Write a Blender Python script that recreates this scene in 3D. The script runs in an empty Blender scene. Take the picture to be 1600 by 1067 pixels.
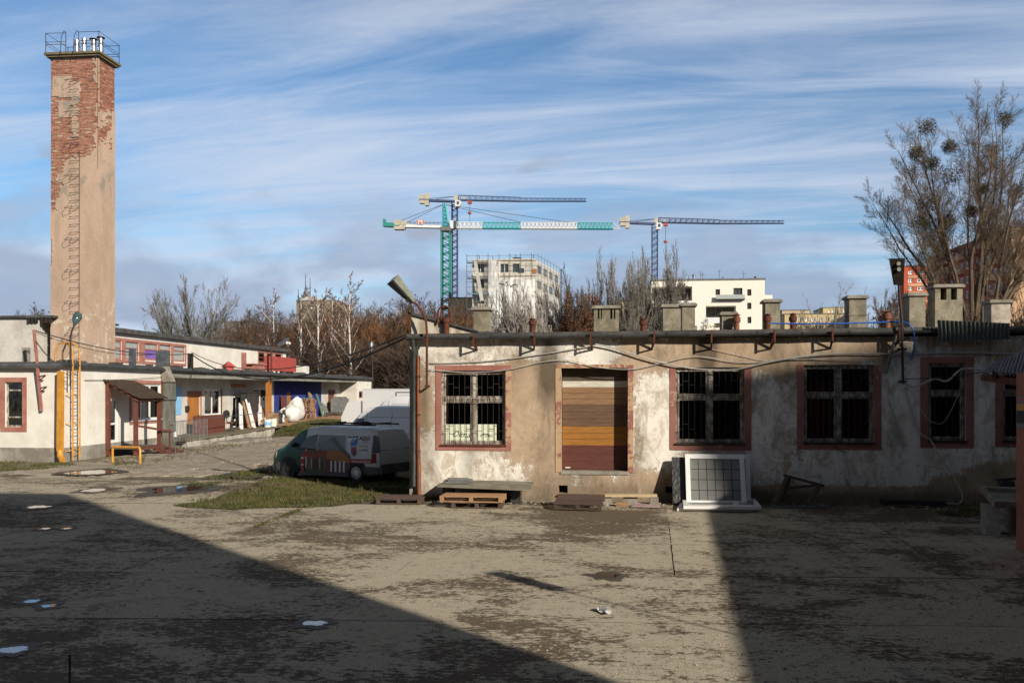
import bpy, math, random
import numpy as np
from mathutils import Vector, Matrix, noise as mn
random.seed(11); rng = np.random.default_rng(11)
scene = bpy.context.scene
col = scene.collection
R = math.radians

# ------------------------------------------------------------------ camera
EYE, YAW, FPX = 2.9, R(6.0), 1450.0
SY, CY = math.sin(YAW), math.cos(YAW)
cd = bpy.data.cameras.new('camera'); cam = bpy.data.objects.new('camera', cd); col.objects.link(cam)
cam.location = (0, 0, EYE); cam.rotation_euler = (R(90), 0, YAW)
cd.sensor_width = 36; cd.lens = FPX/1600*36; cd.shift_y = 74.5/1600
cd.clip_start = 0.1; cd.clip_end = 4000
scene.camera = cam
# ------------------------------------------------------------------ light
SUN_EL, SUN_AZ = R(25), R(135)          # azimuth clockwise from +Y: behind the camera to the right
sd = bpy.data.lights.new('sun', 'SUN'); sun = bpy.data.objects.new('sun', sd); col.objects.link(sun)
sd.energy = 5.0; sd.angle = R(0.55); sd.color = (1.0, 0.91, 0.77)
SUNV = Vector((math.sin(SUN_AZ)*math.cos(SUN_EL), math.cos(SUN_AZ)*math.cos(SUN_EL), math.sin(SUN_EL)))
sun.rotation_euler = SUNV.to_track_quat('Z', 'Y').to_euler(); sun.location = (30, -30, 40)
SKY_STRENGTH = 0.085
w = bpy.data.worlds.new('World'); scene.world = w; w.use_nodes = True
def build_world():
    nt = w.node_tree; N = nt.nodes; L = nt.links; N.clear()
    def n(t, **k):
        x = N.new(t)
        for a, b in k.items(): setattr(x, a, b)
        return x
    def math_(op, a, b=None, c=None):
        x = n('ShaderNodeMath', operation=op)
        for i, v in enumerate((a, b, c)):
            if v is None: continue
            if isinstance(v, (int, float)): x.inputs[i].default_value = v
            else: L.new(v, x.inputs[i])
        return x.outputs[0]
    sky = n('ShaderNodeTexSky', sky_type='NISHITA'); sky.sun_disc = False
    sky.sun_elevation = SUN_EL; sky.sun_rotation = SUN_AZ
    sky.air_density = 1.1; sky.dust_density = 0.0; sky.ozone_density = 1.6
    tc = n('ShaderNodeTexCoord'); sp = n('ShaderNodeSeparateXYZ'); L.new(tc.outputs['Generated'], sp.inputs[0])
    x, y, z = sp.outputs
    zz = math_('ADD', math_('MAXIMUM', z, 0.0), 0.10)
    u = math_('DIVIDE', x, zz); v = math_('DIVIDE', y, zz)
    def cmb(a, b, c=0.0):
        k = n('ShaderNodeCombineXYZ')
        for i, q in enumerate((a, b, c)):
            if isinstance(q, (int, float)): k.inputs[i].default_value = q
            else: L.new(q, k.inputs[i])
        return k.outputs[0]
    def noise(vec, scale, detail, rough=0.55, dist=0.0):
        t = n('ShaderNodeTexNoise'); t.inputs['Scale'].default_value = scale; t.inputs['Detail'].default_value = detail
        t.inputs['Roughness'].default_value = rough; t.inputs['Distortion'].default_value = dist
        L.new(vec, t.inputs['Vector']); return t.outputs['Fac']
    def ramp(f, a, b):
        m = n('ShaderNodeMapRange', interpolation_type='SMOOTHSTEP'); m.inputs[1].default_value = a; m.inputs[2].default_value = b
        L.new(f, m.inputs[0]); return m.outputs[0]
    # high cirrus: long streaks running across the view
    us = math_('ADD', math_('MULTIPLY', u, 0.30), math_('MULTIPLY', v, 0.05))
    vs = math_('ADD', math_('MULTIPLY', v, 1.0), math_('MULTIPLY', u, 0.09))
    f1 = noise(cmb(us, vs, 3.1), 1.6, 7, 0.55, 0.25)
    f2 = noise(cmb(math_('MULTIPLY', us, 1.2), math_('MULTIPLY', vs, .45), 9.7), 1.1, 4, 0.5, 0.4)
    f3 = noise(cmb(math_('MULTIPLY', us, 2.2), math_('MULTIPLY', vs, 2.6), 5.0), 1.3, 7, 0.66, 0.8)
    s = math_('ADD', math_('ADD', math_('MULTIPLY', f1, .46), math_('MULTIPLY', f2, .40)), math_('MULTIPLY', f3, .38))
    cir = math_('MULTIPLY', ramp(s, 0.455, 0.74), 0.92)
    # low cumulus banks near the horizon
    az = math_('ARCTAN2', x, y)
    g1 = noise(cmb(math_('MULTIPLY', az, 5.0), math_('MULTIPLY', z, 11.0), 1.7), 1.15, 7, 0.52, 0.2)
    low = math_('SUBTRACT', 1.0, ramp(z, 0.08, 0.30))
    cu = math_('MULTIPLY', ramp(math_('ADD', g1, math_('MULTIPLY', low, .26)), 0.58, 0.76), math_('MULTIPLY', low, .85))
    pf_ = noise(cmb(math_('MULTIPLY', az, 9.0), math_('MULTIPLY', z, 20.0), 4.3), 0.9, 6, 0.5, 0.3)
    puff = math_('MULTIPLY', math_('MULTIPLY', ramp(pf_, .60, .72), ramp(z, .10, .16)), math_('MULTIPLY', math_('SUBTRACT', 1.0, ramp(z, .21, .27)), .75))
    veil = math_('MULTIPLY', math_('SUBTRACT', 1.0, ramp(z, 0.0, 0.20)), 0.30)
    def mix(f, a, b):
        m = n('ShaderNodeMix', data_type='RGBA')
        L.new(f, m.inputs[0])
        for i, q in ((6, a), (7, b)):
            if isinstance(q, tuple): m.inputs[i].default_value = (*q, 1)
            else: L.new(q, m.inputs[i])
        return m.outputs[2]
    k = 1.0/SKY_STRENGTH
    tint = n('ShaderNodeMix', data_type='RGBA', blend_type='MULTIPLY'); tint.inputs[0].default_value = 1
    L.new(sky.outputs[0], tint.inputs[6]); tint.inputs[7].default_value = (.74, 1.0, 1.24, 1)
    c = mix(veil, tint.outputs[2], (.34*k, .48*k, .74*k))
    c = mix(cir, c, mix(ramp(z, .30, .62), (.54*k, .61*k, .74*k), (.13*k, .132*k, .138*k)))
    c = mix(math_('MULTIPLY', ramp(z, .36, .62), .85), c, (.075*k, .075*k, .077*k))
    cc = mix(ramp(g1, .5, .72), (.30*k, .36*k, .50*k), (.40*k, .44*k, .54*k))
    c = mix(cu, c, cc)
    c = mix(puff, c, (.33*k, .37*k, .47*k))
    bg = n('ShaderNodeBackground'); bg.inputs[1].default_value = SKY_STRENGTH; L.new(c, bg.inputs[0])
    out = n('ShaderNodeOutputWorld'); L.new(bg.outputs[0], out.inputs[0])
build_world()
vs_ = scene.view_settings; vs_.view_transform = 'Standard'; vs_.look = 'None'; vs_.exposure = 0.18; vs_.gamma = 1; vs_.use_curve_mapping = False
scene.cycles.max_bounces = 6; scene.cycles.transparent_max_bounces = 12
try: scene.cycles.use_denoising = True
except Exception: pass

# ------------------------------------------------------------------ where a picture point lies in the place
def ray(px, py):
    dx, dy = (px-800)/FPX, (608-py)/FPX
    return Vector((-SY + CY*dx, CY + SY*dx, dy))
O0 = Vector((0, 0, EYE))
def PD(px, py, zc): return O0 + ray(px, py)*zc
def PY(px, py, Y): d = ray(px, py); return O0 + d*(Y/d.y)
def PX(px, py, X): d = ray(px, py); return O0 + d*(X/d.x)
def PG(px, py, Z=0.0): d = ray(px, py); return O0 + d*((Z-EYE)/d.z)

# ------------------------------------------------------------------ mesh builder
class MB:
    def __init__(s, local=False): s.v = []; s.f = []; s.m = []; s.local = local; s.k = 0; s.big = []
    def add(s, vs, fs, k=None):
        b = len(s.v); s.v.extend(tuple(p) for p in vs); kk = s.k if k is None else k
        for f in fs: s.f.append(tuple(b+i for i in f)); s.m.append(kk)
        return s
    def box(s, x0, x1, y0, y1, z0, z1):
        return s.add([(x0,y0,z0),(x1,y0,z0),(x1,y1,z0),(x0,y1,z0),(x0,y0,z1),(x1,y0,z1),(x1,y1,z1),(x0,y1,z1)],
                     [(0,3,2,1),(4,5,6,7),(0,1,5,4),(1,2,6,5),(2,3,7,6),(3,0,4,7)])
    def beam(s, p0, p1, w=.05, h=None, up=(0,0,1)):
        h = w if h is None else h
        p0 = Vector(p0); p1 = Vector(p1); d = (p1-p0)
        if d.length < 1e-6: return s
        d.normalize(); up = Vector(up)
        if abs(d.dot(up)) > .98: up = Vector((0,1,0)) if abs(d.y) < .9 else Vector((1,0,0))
        a = d.cross(up).normalized(); b = a.cross(d)
        a *= w/2; b *= h/2
        return s.add([p0-a-b,p0+a-b,p0+a+b,p0-a+b,p1-a-b,p1+a-b,p1+a+b,p1-a+b],
                     [(0,1,2,3),(7,6,5,4),(0,4,5,1),(1,5,6,2),(2,6,7,3),(3,7,4,0)])
    def tube(s, pts, r, n=8, cap=True):
        pts = [Vector(p) for p in pts]; b = len(s.v); m = len(pts)
        rr = r if isinstance(r, (list, tuple)) else [r]*m
        ref = None
        for i, p in enumerate(pts):
            d = (pts[min(i+1, m-1)] - pts[max(i-1, 0)]).normalized()
            if ref is None: ref = Vector((0,0,1)) if abs(d.z) < .9 else Vector((1,0,0))
            a = d.cross(ref)
            if a.length < 1e-4: a = d.cross(Vector((0.3,1,0.2)))
            a.normalize(); c = a.cross(d); ref = c
            for j in range(n):
                t = 2*math.pi*j/n
                s.v.append(tuple(p + a*(math.cos(t)*rr[i]) + c*(math.sin(t)*rr[i])))
        for i in range(m-1):
            for j in range(n):
                s.f.append((b+i*n+j, b+i*n+(j+1)%n, b+(i+1)*n+(j+1)%n, b+(i+1)*n+j)); s.m.append(s.k)
        if cap:
            s.f.append(tuple(b+j for j in reversed(range(n)))); s.m.append(s.k)
            s.f.append(tuple(b+(m-1)*n+j for j in range(n))); s.m.append(s.k)
        return s
    def lathe(s, c, prof, n=16, axis='z'):
        b = len(s.v); c = Vector(c)
        for r, z in prof:
            for j in range(n):
                t = 2*math.pi*j/n; p = (r*math.cos(t), r*math.sin(t), z)
                if axis == 'y': p = (p[0], p[2], p[1])
                s.v.append(tuple(c + Vector(p)))
        m = len(prof)
        for i in range(m-1):
            for j in range(n):
                s.f.append((b+i*n+j, b+i*n+(j+1)%n, b+(i+1)*n+(j+1)%n, b+(i+1)*n+j)); s.m.append(s.k)
        s.f.append(tuple(b+j for j in reversed(range(n)))); s.m.append(s.k)
        s.f.append(tuple(b+(m-1)*n+j for j in range(n))); s.m.append(s.k)
        return s
    def prism(s, poly, vec):
        poly = [Vector(p) for p in poly]; vec = Vector(vec); n = len(poly)
        return s.add(poly + [p+vec for p in poly],
                     [tuple(reversed(range(n))), tuple(range(n, 2*n))] + [(i, (i+1) % n, n+(i+1) % n, n+i) for i in range(n)])
    def segs(s, A, B, ra, rb, n=3):
        s.big.append((np.asarray(A, float), np.asarray(B, float), np.asarray(ra, float), np.asarray(rb, float), n)); return s
    def mesh(s, name, M=None, smooth=False):
        V = np.array(s.v, float).reshape(-1, 3); me = bpy.data.meshes.new(name)
        faces = s.f; mats = s.m
        if s.big:
            vv = [V]; loops = [np.array([i for f in faces for i in f], int)]; lens = [np.array([len(f) for f in faces], int)]
            base = len(V)
            for A, B, ra, rb, n in s.big:
                D = B-A; Ln = np.linalg.norm(D, axis=1, keepdims=True); D = D/np.maximum(Ln, 1e-9)
                ref = np.where(np.abs(D[:, 2:3]) < .9, np.array([[0, 0, 1.]]), np.array([[1., 0, 0]]))
                a = np.cross(D, ref); a /= np.linalg.norm(a, axis=1, keepdims=True); c = np.cross(a, D)
                k = len(A); ring = []
                for P, rr in ((A, ra), (B, rb)):
                    for j in range(n):
                        t = 2*math.pi*j/n
                        ring.append(P + a*(math.cos(t)*rr)[:, None] + c*(math.sin(t)*rr)[:, None])
                vv.append(np.stack(ring, 1).reshape(-1, 3))
                off = base + np.arange(k)[:, None, None]*(2*n)
                q = np.array([[j, (j+1) % n, n+(j+1) % n, n+j] for j in range(n)])[None]
                loops.append((off+q).reshape(-1)); lens.append(np.full(k*n, 4)); base += 2*n*k
            V = np.concatenate(vv); lp = np.concatenate(loops); ln = np.concatenate(lens)
        else:
            lp = np.array([i for f in faces for i in f], int); ln = np.array([len(f) for f in faces], int)
        if M is not None and len(V):
            m4 = np.array(M); V = V @ m4[:3, :3].T + m4[:3, 3]
        me.vertices.add(len(V)); me.vertices.foreach_set('co', V.astype(np.float32).ravel())
        me.loops.add(len(lp)); me.loops.foreach_set('vertex_index', lp.astype(np.int32))
        me.polygons.add(len(ln)); st = np.concatenate([[0], np.cumsum(ln)[:-1]]) if len(ln) else np.array([], int)
        me.polygons.foreach_set('loop_start', st.astype(np.int32))
        if not s.big and mats and max(mats) > 0: me.polygons.foreach_set('material_index', np.array(mats, np.int32))
        me.update(calc_edges=True)
        if not smooth: me.shade_flat()
        else:
            me.shade_smooth()
            try: me.set_sharp_from_angle(angle=R(38))
            except Exception: pass
        return me

def props(o, label=None, cat=None, group=None, kind=None):
    if label: o['label'] = label
    if cat: o['category'] = cat
    if group: o['group'] = group
    if kind: o['kind'] = kind
    return o
def thing(name, label, cat, loc=(0,0,0), rz=0.0, group=None, kind=None):
    o = bpy.data.objects.new(name, None); col.objects.link(o); o.empty_display_size = .3
    o.location = loc; o.rotation_euler = (0, 0, rz); return props(o, label, cat, group, kind)
def rootm(p):
    while p.parent is not None: p = p.parent
    return Matrix.LocRotScale(p.location, p.rotation_euler, None)
def part(name, mb, mat, parent, smooth=False, kind=None, label=None):
    M = None if mb.local else rootm(parent).inverted()
    me = mb.mesh(name, M, smooth)
    for m in (mat if isinstance(mat, (list, tuple)) else [mat]): me.materials.append(m)
    o = bpy.data.objects.new(name, me); col.objects.link(o); o.parent = parent
    return props(o, label, None, None, kind)
def solo(name, mb, mat, label=None, cat=None, group=None, kind=None, smooth=False, origin=None):
    V = np.array(mb.v) if len(mb.v) else np.concatenate([b[0] for b in mb.big])
    if origin is None: origin = ((V[:,0].min()+V[:,0].max())/2, (V[:,1].min()+V[:,1].max())/2, V[:,2].min())
    me = mb.mesh(name, Matrix.Translation(-Vector(origin)), smooth)
    for m in (mat if isinstance(mat, (list, tuple)) else [mat]): me.materials.append(m)
    o = bpy.data.objects.new(name, me); col.objects.link(o); o.location = origin
    return props(o, label, cat, group, kind)
KIDS = {}
def copy_tree(o, loc=None, rz=None, label=None, scale=None, parent=None):
    c = o.copy(); col.objects.link(c)
    if parent is not None: c.parent = parent
    if loc is not None: c.location = loc
    if rz is not None: c.rotation_euler = (0, 0, rz)
    if scale is not None: c.scale = (scale,)*3 if isinstance(scale, (int, float)) else scale
    if label: c['label'] = label
    for ch in [x for x in o.children]: copy_tree(ch, parent=c)
    return c
def share(name, me, parent, loc, rot=(0,0,0), scale=(1,1,1), label=None):
    o = bpy.data.objects.new(name, me); col.objects.link(o); o.parent = parent
    o.location = loc; o.rotation_euler = rot; o.scale = scale
    if label: o['label'] = label
    return o

# ------------------------------------------------------------------ materials
def S(r, g, b):
    f = lambda c: (c/255/12.92) if c/255 <= .04045 else ((c/255+.055)/1.055)**2.4
    return (f(r), f(g), f(b))
class NT:
    def __init__(s, name):
        s.mat = bpy.data.materials.new(name); s.mat.use_nodes = True
        s.t = s.mat.node_tree; s.N = s.t.nodes; s.L = s.t.links; s.N.clear()
        s.out = s.N.new('ShaderNodeOutputMaterial'); s.b = s.N.new('ShaderNodeBsdfPrincipled'); s.L.new(s.b.outputs[0], s.out.inputs[0])
        g = s.N.new('ShaderNodeNewGeometry'); s.pos = g.outputs['Position']; s.nor = g.outputs['Normal']
    def plug(s, sock, v):
        if isinstance(v, (int, float)): sock.default_value = v
        elif isinstance(v, tuple): sock.default_value = (*v, 1) if len(sock.default_value) == 4 and len(v) == 3 else v
        else: s.L.new(v, sock)
    def math(s, op, a, b=0.0, c=None, clamp=False):
        x = s.N.new('ShaderNodeMath'); x.operation = op; x.use_clamp = clamp
        s.plug(x.inputs[0], a); s.plug(x.inputs[1], b)
        if c is not None: s.plug(x.inputs[2], c)
        return x.outputs[0]
    def mapv(s, scale=(1,1,1), rot=(0,0,0), loc=(0,0,0), vec=None):
        x = s.N.new('ShaderNodeMapping'); x.inputs['Scale'].default_value = scale; x.inputs['Rotation'].default_value = rot; x.inputs['Location'].default_value = loc
        s.L.new(vec if vec is not None else s.pos, x.inputs[0]); return x.outputs[0]
    def noise(s, scale, detail=4, rough=.55, vec=None, dist=0.0, color=False):
        x = s.N.new('ShaderNodeTexNoise'); x.inputs['Scale'].default_value = scale; x.inputs['Detail'].default_value = detail
        x.inputs['Roughness'].default_value = rough; x.inputs['Distortion'].default_value = dist
        s.L.new(vec if vec is not None else s.pos, x.inputs['Vector']); return x.outputs['Color' if color else 'Fac']
    def voro(s, scale, vec=None, feature='F1', out='Distance'):
        x = s.N.new('ShaderNodeTexVoronoi'); x.feature = feature; x.inputs['Scale'].default_value = scale
        s.L.new(vec if vec is not None else s.pos, x.inputs['Vector']); return x.outputs[out]
    def step(s, f, a, b, lo=0.0, hi=1.0):
        x = s.N.new('ShaderNodeMapRange'); x.interpolation_type = 'SMOOTHSTEP'
        for i, q in enumerate((f, a, b, lo, hi)): s.plug(x.inputs[i], q)
        return x.outputs[0]
    def mix(s, f, a, b, mode='MIX'):
        x = s.N.new('ShaderNodeMix'); x.data_type = 'RGBA'; x.blend_type = mode
        s.plug(x.inputs[0], f); s.plug(x.inputs[6], a); s.plug(x.inputs[7], b); return x.outputs[2]
    def attr(s, name):
        x = s.N.new('ShaderNodeAttribute'); x.attribute_name = name; return x.outputs['Fac']
    def xyz(s, v=None):
        x = s.N.new('ShaderNodeSeparateXYZ'); s.L.new(v if v is not None else s.pos, x.inputs[0]); return x.outputs
    def rand(s):
        x = s.N.new('ShaderNodeObjectInfo'); return x.outputs['Random']
    def bump(s, h, strength=.3, dist=.02):
        x = s.N.new('ShaderNodeBump'); x.inputs['Strength'].default_value = strength; x.inputs['Distance'].default_value = dist
        s.plug(x.inputs['Height'], h); s.L.new(x.outputs[0], s.b.inputs['Normal'])
    def done(s, color, rough=.8, metal=0.0, spec=None):
        s.plug(s.b.inputs['Base Color'], color); s.plug(s.b.inputs['Roughness'], rough); s.plug(s.b.inputs['Metallic'], metal)
        if spec is not None: s.plug(s.b.inputs['Specular IOR Level'], spec)
        return s.mat
def worn(name, c1, c2=None, scale=3.0, rough=.8, metal=0.0, bump=.25, bscale=40., stretch=(1,1,1), grime=.35, vary=0.0, lo=.38, hi=.64, spec=None):
    """colour c1 breaking into c2 in uneven patches, with fine dirt and relief"""
    t = NT(name); c2 = c2 or tuple(x*.6 for x in c1)
    v = t.mapv(stretch)
    f = t.step(t.noise(scale, 6, .6, v, .3), lo, hi)
    c = t.mix(f, c1, c2)
    g = t.step(t.noise(scale*6, 5, .65, v), .35, .75)
    c = t.mix(t.math('MULTIPLY', g, grime), c, tuple(x*.45 for x in c1))
    if vary: c = t.mix(t.math('MULTIPLY', t.rand(), vary), c, tuple(x*.45 for x in c2))
    if bump: t.bump(t.noise(bscale, 4, .6, v), bump, .02)
    return t.done(c, rough, metal, spec)

m_white = worn('limewash white', (.74,.72,.67), (.62,.59,.53), 1.2, .9, bump=.3, bscale=25, grime=.18)
m_wallside = worn('plaster grey', (.40,.37,.32), (.30,.27,.23), 1.0, .92, grime=.4)
m_upper = worn('upper limewash', (.60,.57,.51), (.46,.43,.38), .9, .9, grime=.3)
m_plinth = worn('grey plinth', (.36,.34,.30), (.20,.18,.15), 1.3, .92, bump=.5, grime=.5)
m_pink = worn('brick red paint', (.34,.125,.10), (.40,.20,.15), 2.2, .85, grime=.35)
m_redwood = worn('red brown wood', (.17,.05,.03), (.10,.03,.02), 3, .75, stretch=(6,6,.8), grime=.4)
m_orange = worn('ochre door', (.46,.19,.035), (.34,.12,.03), 2, .6, stretch=(6,6,.6), grime=.25)
m_yellow = worn('yellow gas paint', (.62,.30,.035), (.50,.22,.03), 3, .5, bump=.05, grime=.25)
m_rust = worn('rust', (.15,.045,.022), (.085,.032,.02), 9, .85, .25, bump=.4, grime=.5)
m_rustred = worn('rust orange pipe', (.27,.085,.03), (.14,.05,.03), 4, .7, .1, stretch=(1,1,.4), grime=.45)
m_dark = worn('dark iron', (.035,.032,.03), (.06,.04,.03), 6, .7, .4, bump=.1)
m_black = worn('black rubber', (.018,.018,.018), (.03,.03,.03), 5, .75, bump=.1)
m_zinc = worn('zinc', (.25,.27,.29), (.16,.16,.16), 3, .45, .7, bump=.08, grime=.4)
m_steel = worn('bright steel', (.62,.63,.65), (.45,.46,.48), 4, .28, .95, bump=.03, grime=.15)
m_gutter = worn('gutter grey green', (.085,.092,.09), (.05,.055,.055), 2.5, .5, .3, bump=.08, grime=.4)
m_bitumen = worn('bitumen felt', (.050,.048,.046), (.10,.095,.09), 1.6, .92, bump=.6, bscale=60, grime=.5)
m_concrete = worn('rough concrete', (.34,.31,.26), (.20,.175,.14), 1.9, .93, bump=.6, bscale=30, grime=.5)
m_stackc = worn('mossy stack render', (.33,.29,.215), (.17,.15,.105), 2.6, .95, bump=.7, bscale=22, grime=.5, vary=.25)
m_wood = worn('new pallet wood', (.46,.27,.14), (.34,.19,.10), 4, .8, stretch=(2,8,8), grime=.35, vary=.4)
m_oldwood = worn('weathered wood', (.13,.085,.06), (.075,.05,.04), 5, .9, stretch=(2,9,9), grime=.55, vary=.4)
m_plank = worn('raw plank', (.42,.26,.14), (.27,.15,.08), 3, .8, stretch=(1,8,8), grime=.4, vary=.4)
m_pvc = worn('white plastic', (.78,.78,.77), (.70,.70,.69), 2, .4, bump=.02, grime=.12)
m_peel = worn('peeling white sash', (.50,.46,.40), (.20,.155,.12), 9, .85, stretch=(1,1,.45), grime=.5, lo=.42, hi=.55)
m_slate = worn('grey sheet', (.20,.20,.195), (.13,.13,.125), 2.5, .8, grime=.45)
m_paper = worn('paper', (.70,.74,.58), (.62,.66,.50), 2, .9, bump=0, grime=.08)
m_ink = worn('ink', (.03,.03,.035), (.05,.05,.05), 3, .8, bump=0)
m_blue = worn('cobalt wall', (.016,.030,.20), (.022,.045,.25), 1.2, .85, grime=.3)
m_blueg = worn('light blue panel', (.20,.45,.72), (.30,.55,.78), 2, .5, bump=0, grime=.1)
m_redbox = worn('faded red sheet', (.46,.075,.06), (.36,.07,.055), 3, .6, bump=.1, grime=.35)
m_bluehose = worn('blue hose', (.02,.10,.42), (.03,.13,.5), 3, .45, bump=0)
m_cablew = worn('pale cable', (.50,.49,.46), (.35,.33,.30), 2, .7, bump=0)
m_lampgrey = worn('lamp housing', (.24,.25,.20), (.17,.17,.14), 5, .55, .2, bump=.05)
m_lampglass = worn('lamp glass', (.06,.10,.10), (.05,.08,.08), 4, .12, bump=0)
m_bag = worn('woven white sack', (.74,.73,.70), (.58,.57,.54), 3, .85, bump=.5, bscale=18, grime=.25)
m_moss = worn('mossy shingle', (.085,.046,.028), (.055,.040,.022), 6, .95, bump=.8, bscale=50, grime=.5, vary=.4)
m_corr = worn('asbestos sheet', (.11,.12,.105), (.075,.085,.07), 3, .9, bump=.3, grime=.5)
m_corrl = worn('pale corrugated sheet', (.30,.31,.33), (.20,.20,.21), 3, .7, bump=.3, grime=.4)
m_salmon = worn('salmon render', (.36,.13,.08), (.27,.10,.065), 1.5, .9, grime=.4)
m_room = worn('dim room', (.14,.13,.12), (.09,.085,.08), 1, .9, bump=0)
m_film = worn('black film', (.025,.026,.028), (.05,.05,.052), 5, .35, bump=.9, bscale=14)
m_neigh = worn('neighbour render', (.15,.13,.11), (.11,.095,.08), .5, .9, grime=.3)
def glass(name, tint=(.55,.6,.6), refl=1.0, clear=.55):
    t = NT(name); N, L = t.N, t.L; N.remove(t.b)
    tr = N.new('ShaderNodeBsdfTransparent'); tr.inputs[0].default_value = (*[c*clear for c in tint], 1)
    gl = N.new('ShaderNodeBsdfGlossy'); gl.inputs['Roughness'].default_value = .04; gl.inputs[0].default_value = (refl, refl, refl, 1)
    fr = N.new('ShaderNodeFresnel'); fr.inputs[0].default_value = 1.5
    mx = N.new('ShaderNodeMixShader')
    bp = N.new('ShaderNodeBump'); bp.inputs['Strength'].default_value = .08; bp.inputs['Distance'].default_value = .02
    L.new(t.noise(1.7, 2, .5), bp.inputs['Height']); L.new(bp.outputs[0], gl.inputs['Normal'])
    L.new(fr.outputs[0], mx.inputs[0]); L.new(tr.outputs[0], mx.inputs[1]); L.new(gl.outputs[0], mx.inputs[2]); L.new(mx.outputs[0], t.out.inputs[0])
    return t.mat
m_glass = glass('window glass'); m_carglass = glass('car glass', (.3,.35,.35), 1.0, .5)
m_darkglass = worn('far window glass', (.05,.06,.07), (.08,.09,.10), .6, .08, bump=0, grime=.1)
m_vpaint = worn('white van paint', (.80,.80,.80), (.76,.76,.76), 1, .22, bump=0, grime=.06)
m_greenpaint = worn('green van paint', (.010,.075,.052), (.012,.085,.06), 1, .38, bump=0, grime=.1)
m_plastic = worn('grey bumper plastic', (.10,.105,.11), (.075,.08,.085), 3, .6, bump=.1)

# ================================================================== ground
def mat_slab():
    t = NT('worn concrete slab')
    v = t.mapv((1,1,1))
    big = t.noise(.27, 5, .6, v, .8); mid = t.noise(1.5, 8, .72, t.mapv((.75,1.25,1), rot=(0,0,.1)), .7); fine = t.noise(11, 6, .75, t.mapv((.8,1.2,1)))
    grit = t.noise(60, 4, .75); peb = t.voro(70, out='Distance')
    f = t.math('ADD', t.math('MULTIPLY', big, .80), t.math('ADD', t.math('MULTIPLY', mid, .60), t.math('MULTIPLY', fine, .80)))
    f = t.math('ADD', f, t.math('MULTIPLY', t.rand(), .10))
    skin = t.step(f, 1.10, 1.165)                      # pale skin left on the slab
    base = t.mix(t.step(fine, .35, .7), (.105,.078,.052), (.170,.128,.086))
    base = t.mix(t.step(t.noise(2.1, 5, .6, None, .5), .52, .70), base, (.105,.080,.056))
    pale = t.mix(t.step(grit, .36, .62), (.27,.23,.165), (.58,.515,.405))
    pale = t.mix(t.math('MULTIPLY', t.step(t.noise(4.2, 6, .75), .5, .68), .55), pale, (.21,.17,.12))
    c = t.mix(t.math('MULTIPLY', skin, t.step(fine, .22, .48, .35, 1)), base, pale)
    c = t.mix(t.math('MULTIPLY', t.step(peb, .20, .08), .35), c, (.42,.38,.30))
    oil = t.step(t.noise(.8, 6, .65, t.mapv((1,1,1), loc=(11,6,0)), .8), .66, .72)
    c = t.mix(t.math('MULTIPLY', oil, .6), c, (.045,.038,.03))
    gr2 = t.noise(26, 5, .8); c = t.mix(t.step(gr2, .56, .68, 0, .22), c, (.48,.43,.34)); c = t.mix(t.step(t.noise(31, 5, .8, t.mapv((1,1,1), loc=(3,8,1))), .54, .68, 0, .35), c, (.06,.047,.033))
    damp = t.step(t.noise(.55, 5, .6, t.mapv((1,1,1), loc=(7,3,0)), .9), .60, .70)
    c = t.mix(t.math('MULTIPLY', damp, .5), c, (.060,.046,.034))
    moss = t.step(t.noise(1.4, 6, .7, t.mapv((1,1,1), loc=(1,9,0))), .63, .74)
    c = t.mix(t.math('MULTIPLY', moss, .45), c, (.10,.095,.045))
    h = t.math('ADD', t.math('MULTIPLY', skin, .5), t.math('ADD', t.math('MULTIPLY', peb, .5), t.math('MULTIPLY', fine, .9)))
    t.bump(h, .55, .02)
    return t.done(c, t.mix(damp, (.92,)*3, (.62,)*3), spec=.25)
m_slab = mat_slab()
def mat_dirt():
    t = NT('trodden dirt')
    a = t.noise(.5, 7, .65, None, .5); b = t.noise(6, 6, .7)
    c = t.mix(t.step(a, .4, .65), (.16,.125,.09), (.105,.095,.05))
    c = t.mix(t.step(b, .4, .7), c, (.26,.225,.175))
    t.bump(b, .7, .04); return t.done(c, .95, spec=.2)
m_dirt = mat_dirt()
m_joint = worn('joint dirt', (.125,.098,.068), (.08,.075,.04), 1.5, .95, bump=.5)
m_far = worn('far winter grass', (.085,.075,.04), (.06,.05,.03), .05, .95, bump=0)
m_paver = worn('hexagonal paver', (.42,.36,.29), (.29,.24,.185), 1.1, .93, bump=.5, bscale=60, grime=.45, vary=.45)
def mat_water():
    t = NT('puddle water'); t.bump(t.noise(3.0, 2, .5), .03, .01)
    return t.done((.035,.028,.02), .02, spec=.9)
m_water = mat_water()
m_wet = worn('wet silt', (.060,.047,.034), (.085,.068,.05), 3, .65, bump=.3, grime=.4)

g = MB(); nx = 24
g.add([(-1500,-300,-.05),(1500,-300,-.05),(1500,2500,-.05),(-1500,2500,-.05)], [(0,1,2,3)])
solo('ground', g, m_far, kind='structure', origin=(0,0,0))
g = MB(); g.add([(-45,-6,-.028),(30,-6,-.028),(30,110,-.028),(-45,110,-.028)], [(0,1,2,3)])
solo('dirt_ground', g, m_dirt, kind='structure', origin=(0,0,0))
g = MB(); g.add([(-32,-8,-.011),(16,-8,-.011),(16,24.05,-.011),(-7.3,24.05,-.011),(-7.3,29,-.011),(-32,29,-.011)], [(0,1,2,3,4,5)])
solo('joint_ground', g, m_joint, kind='structure', origin=(0,0,0))

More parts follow.
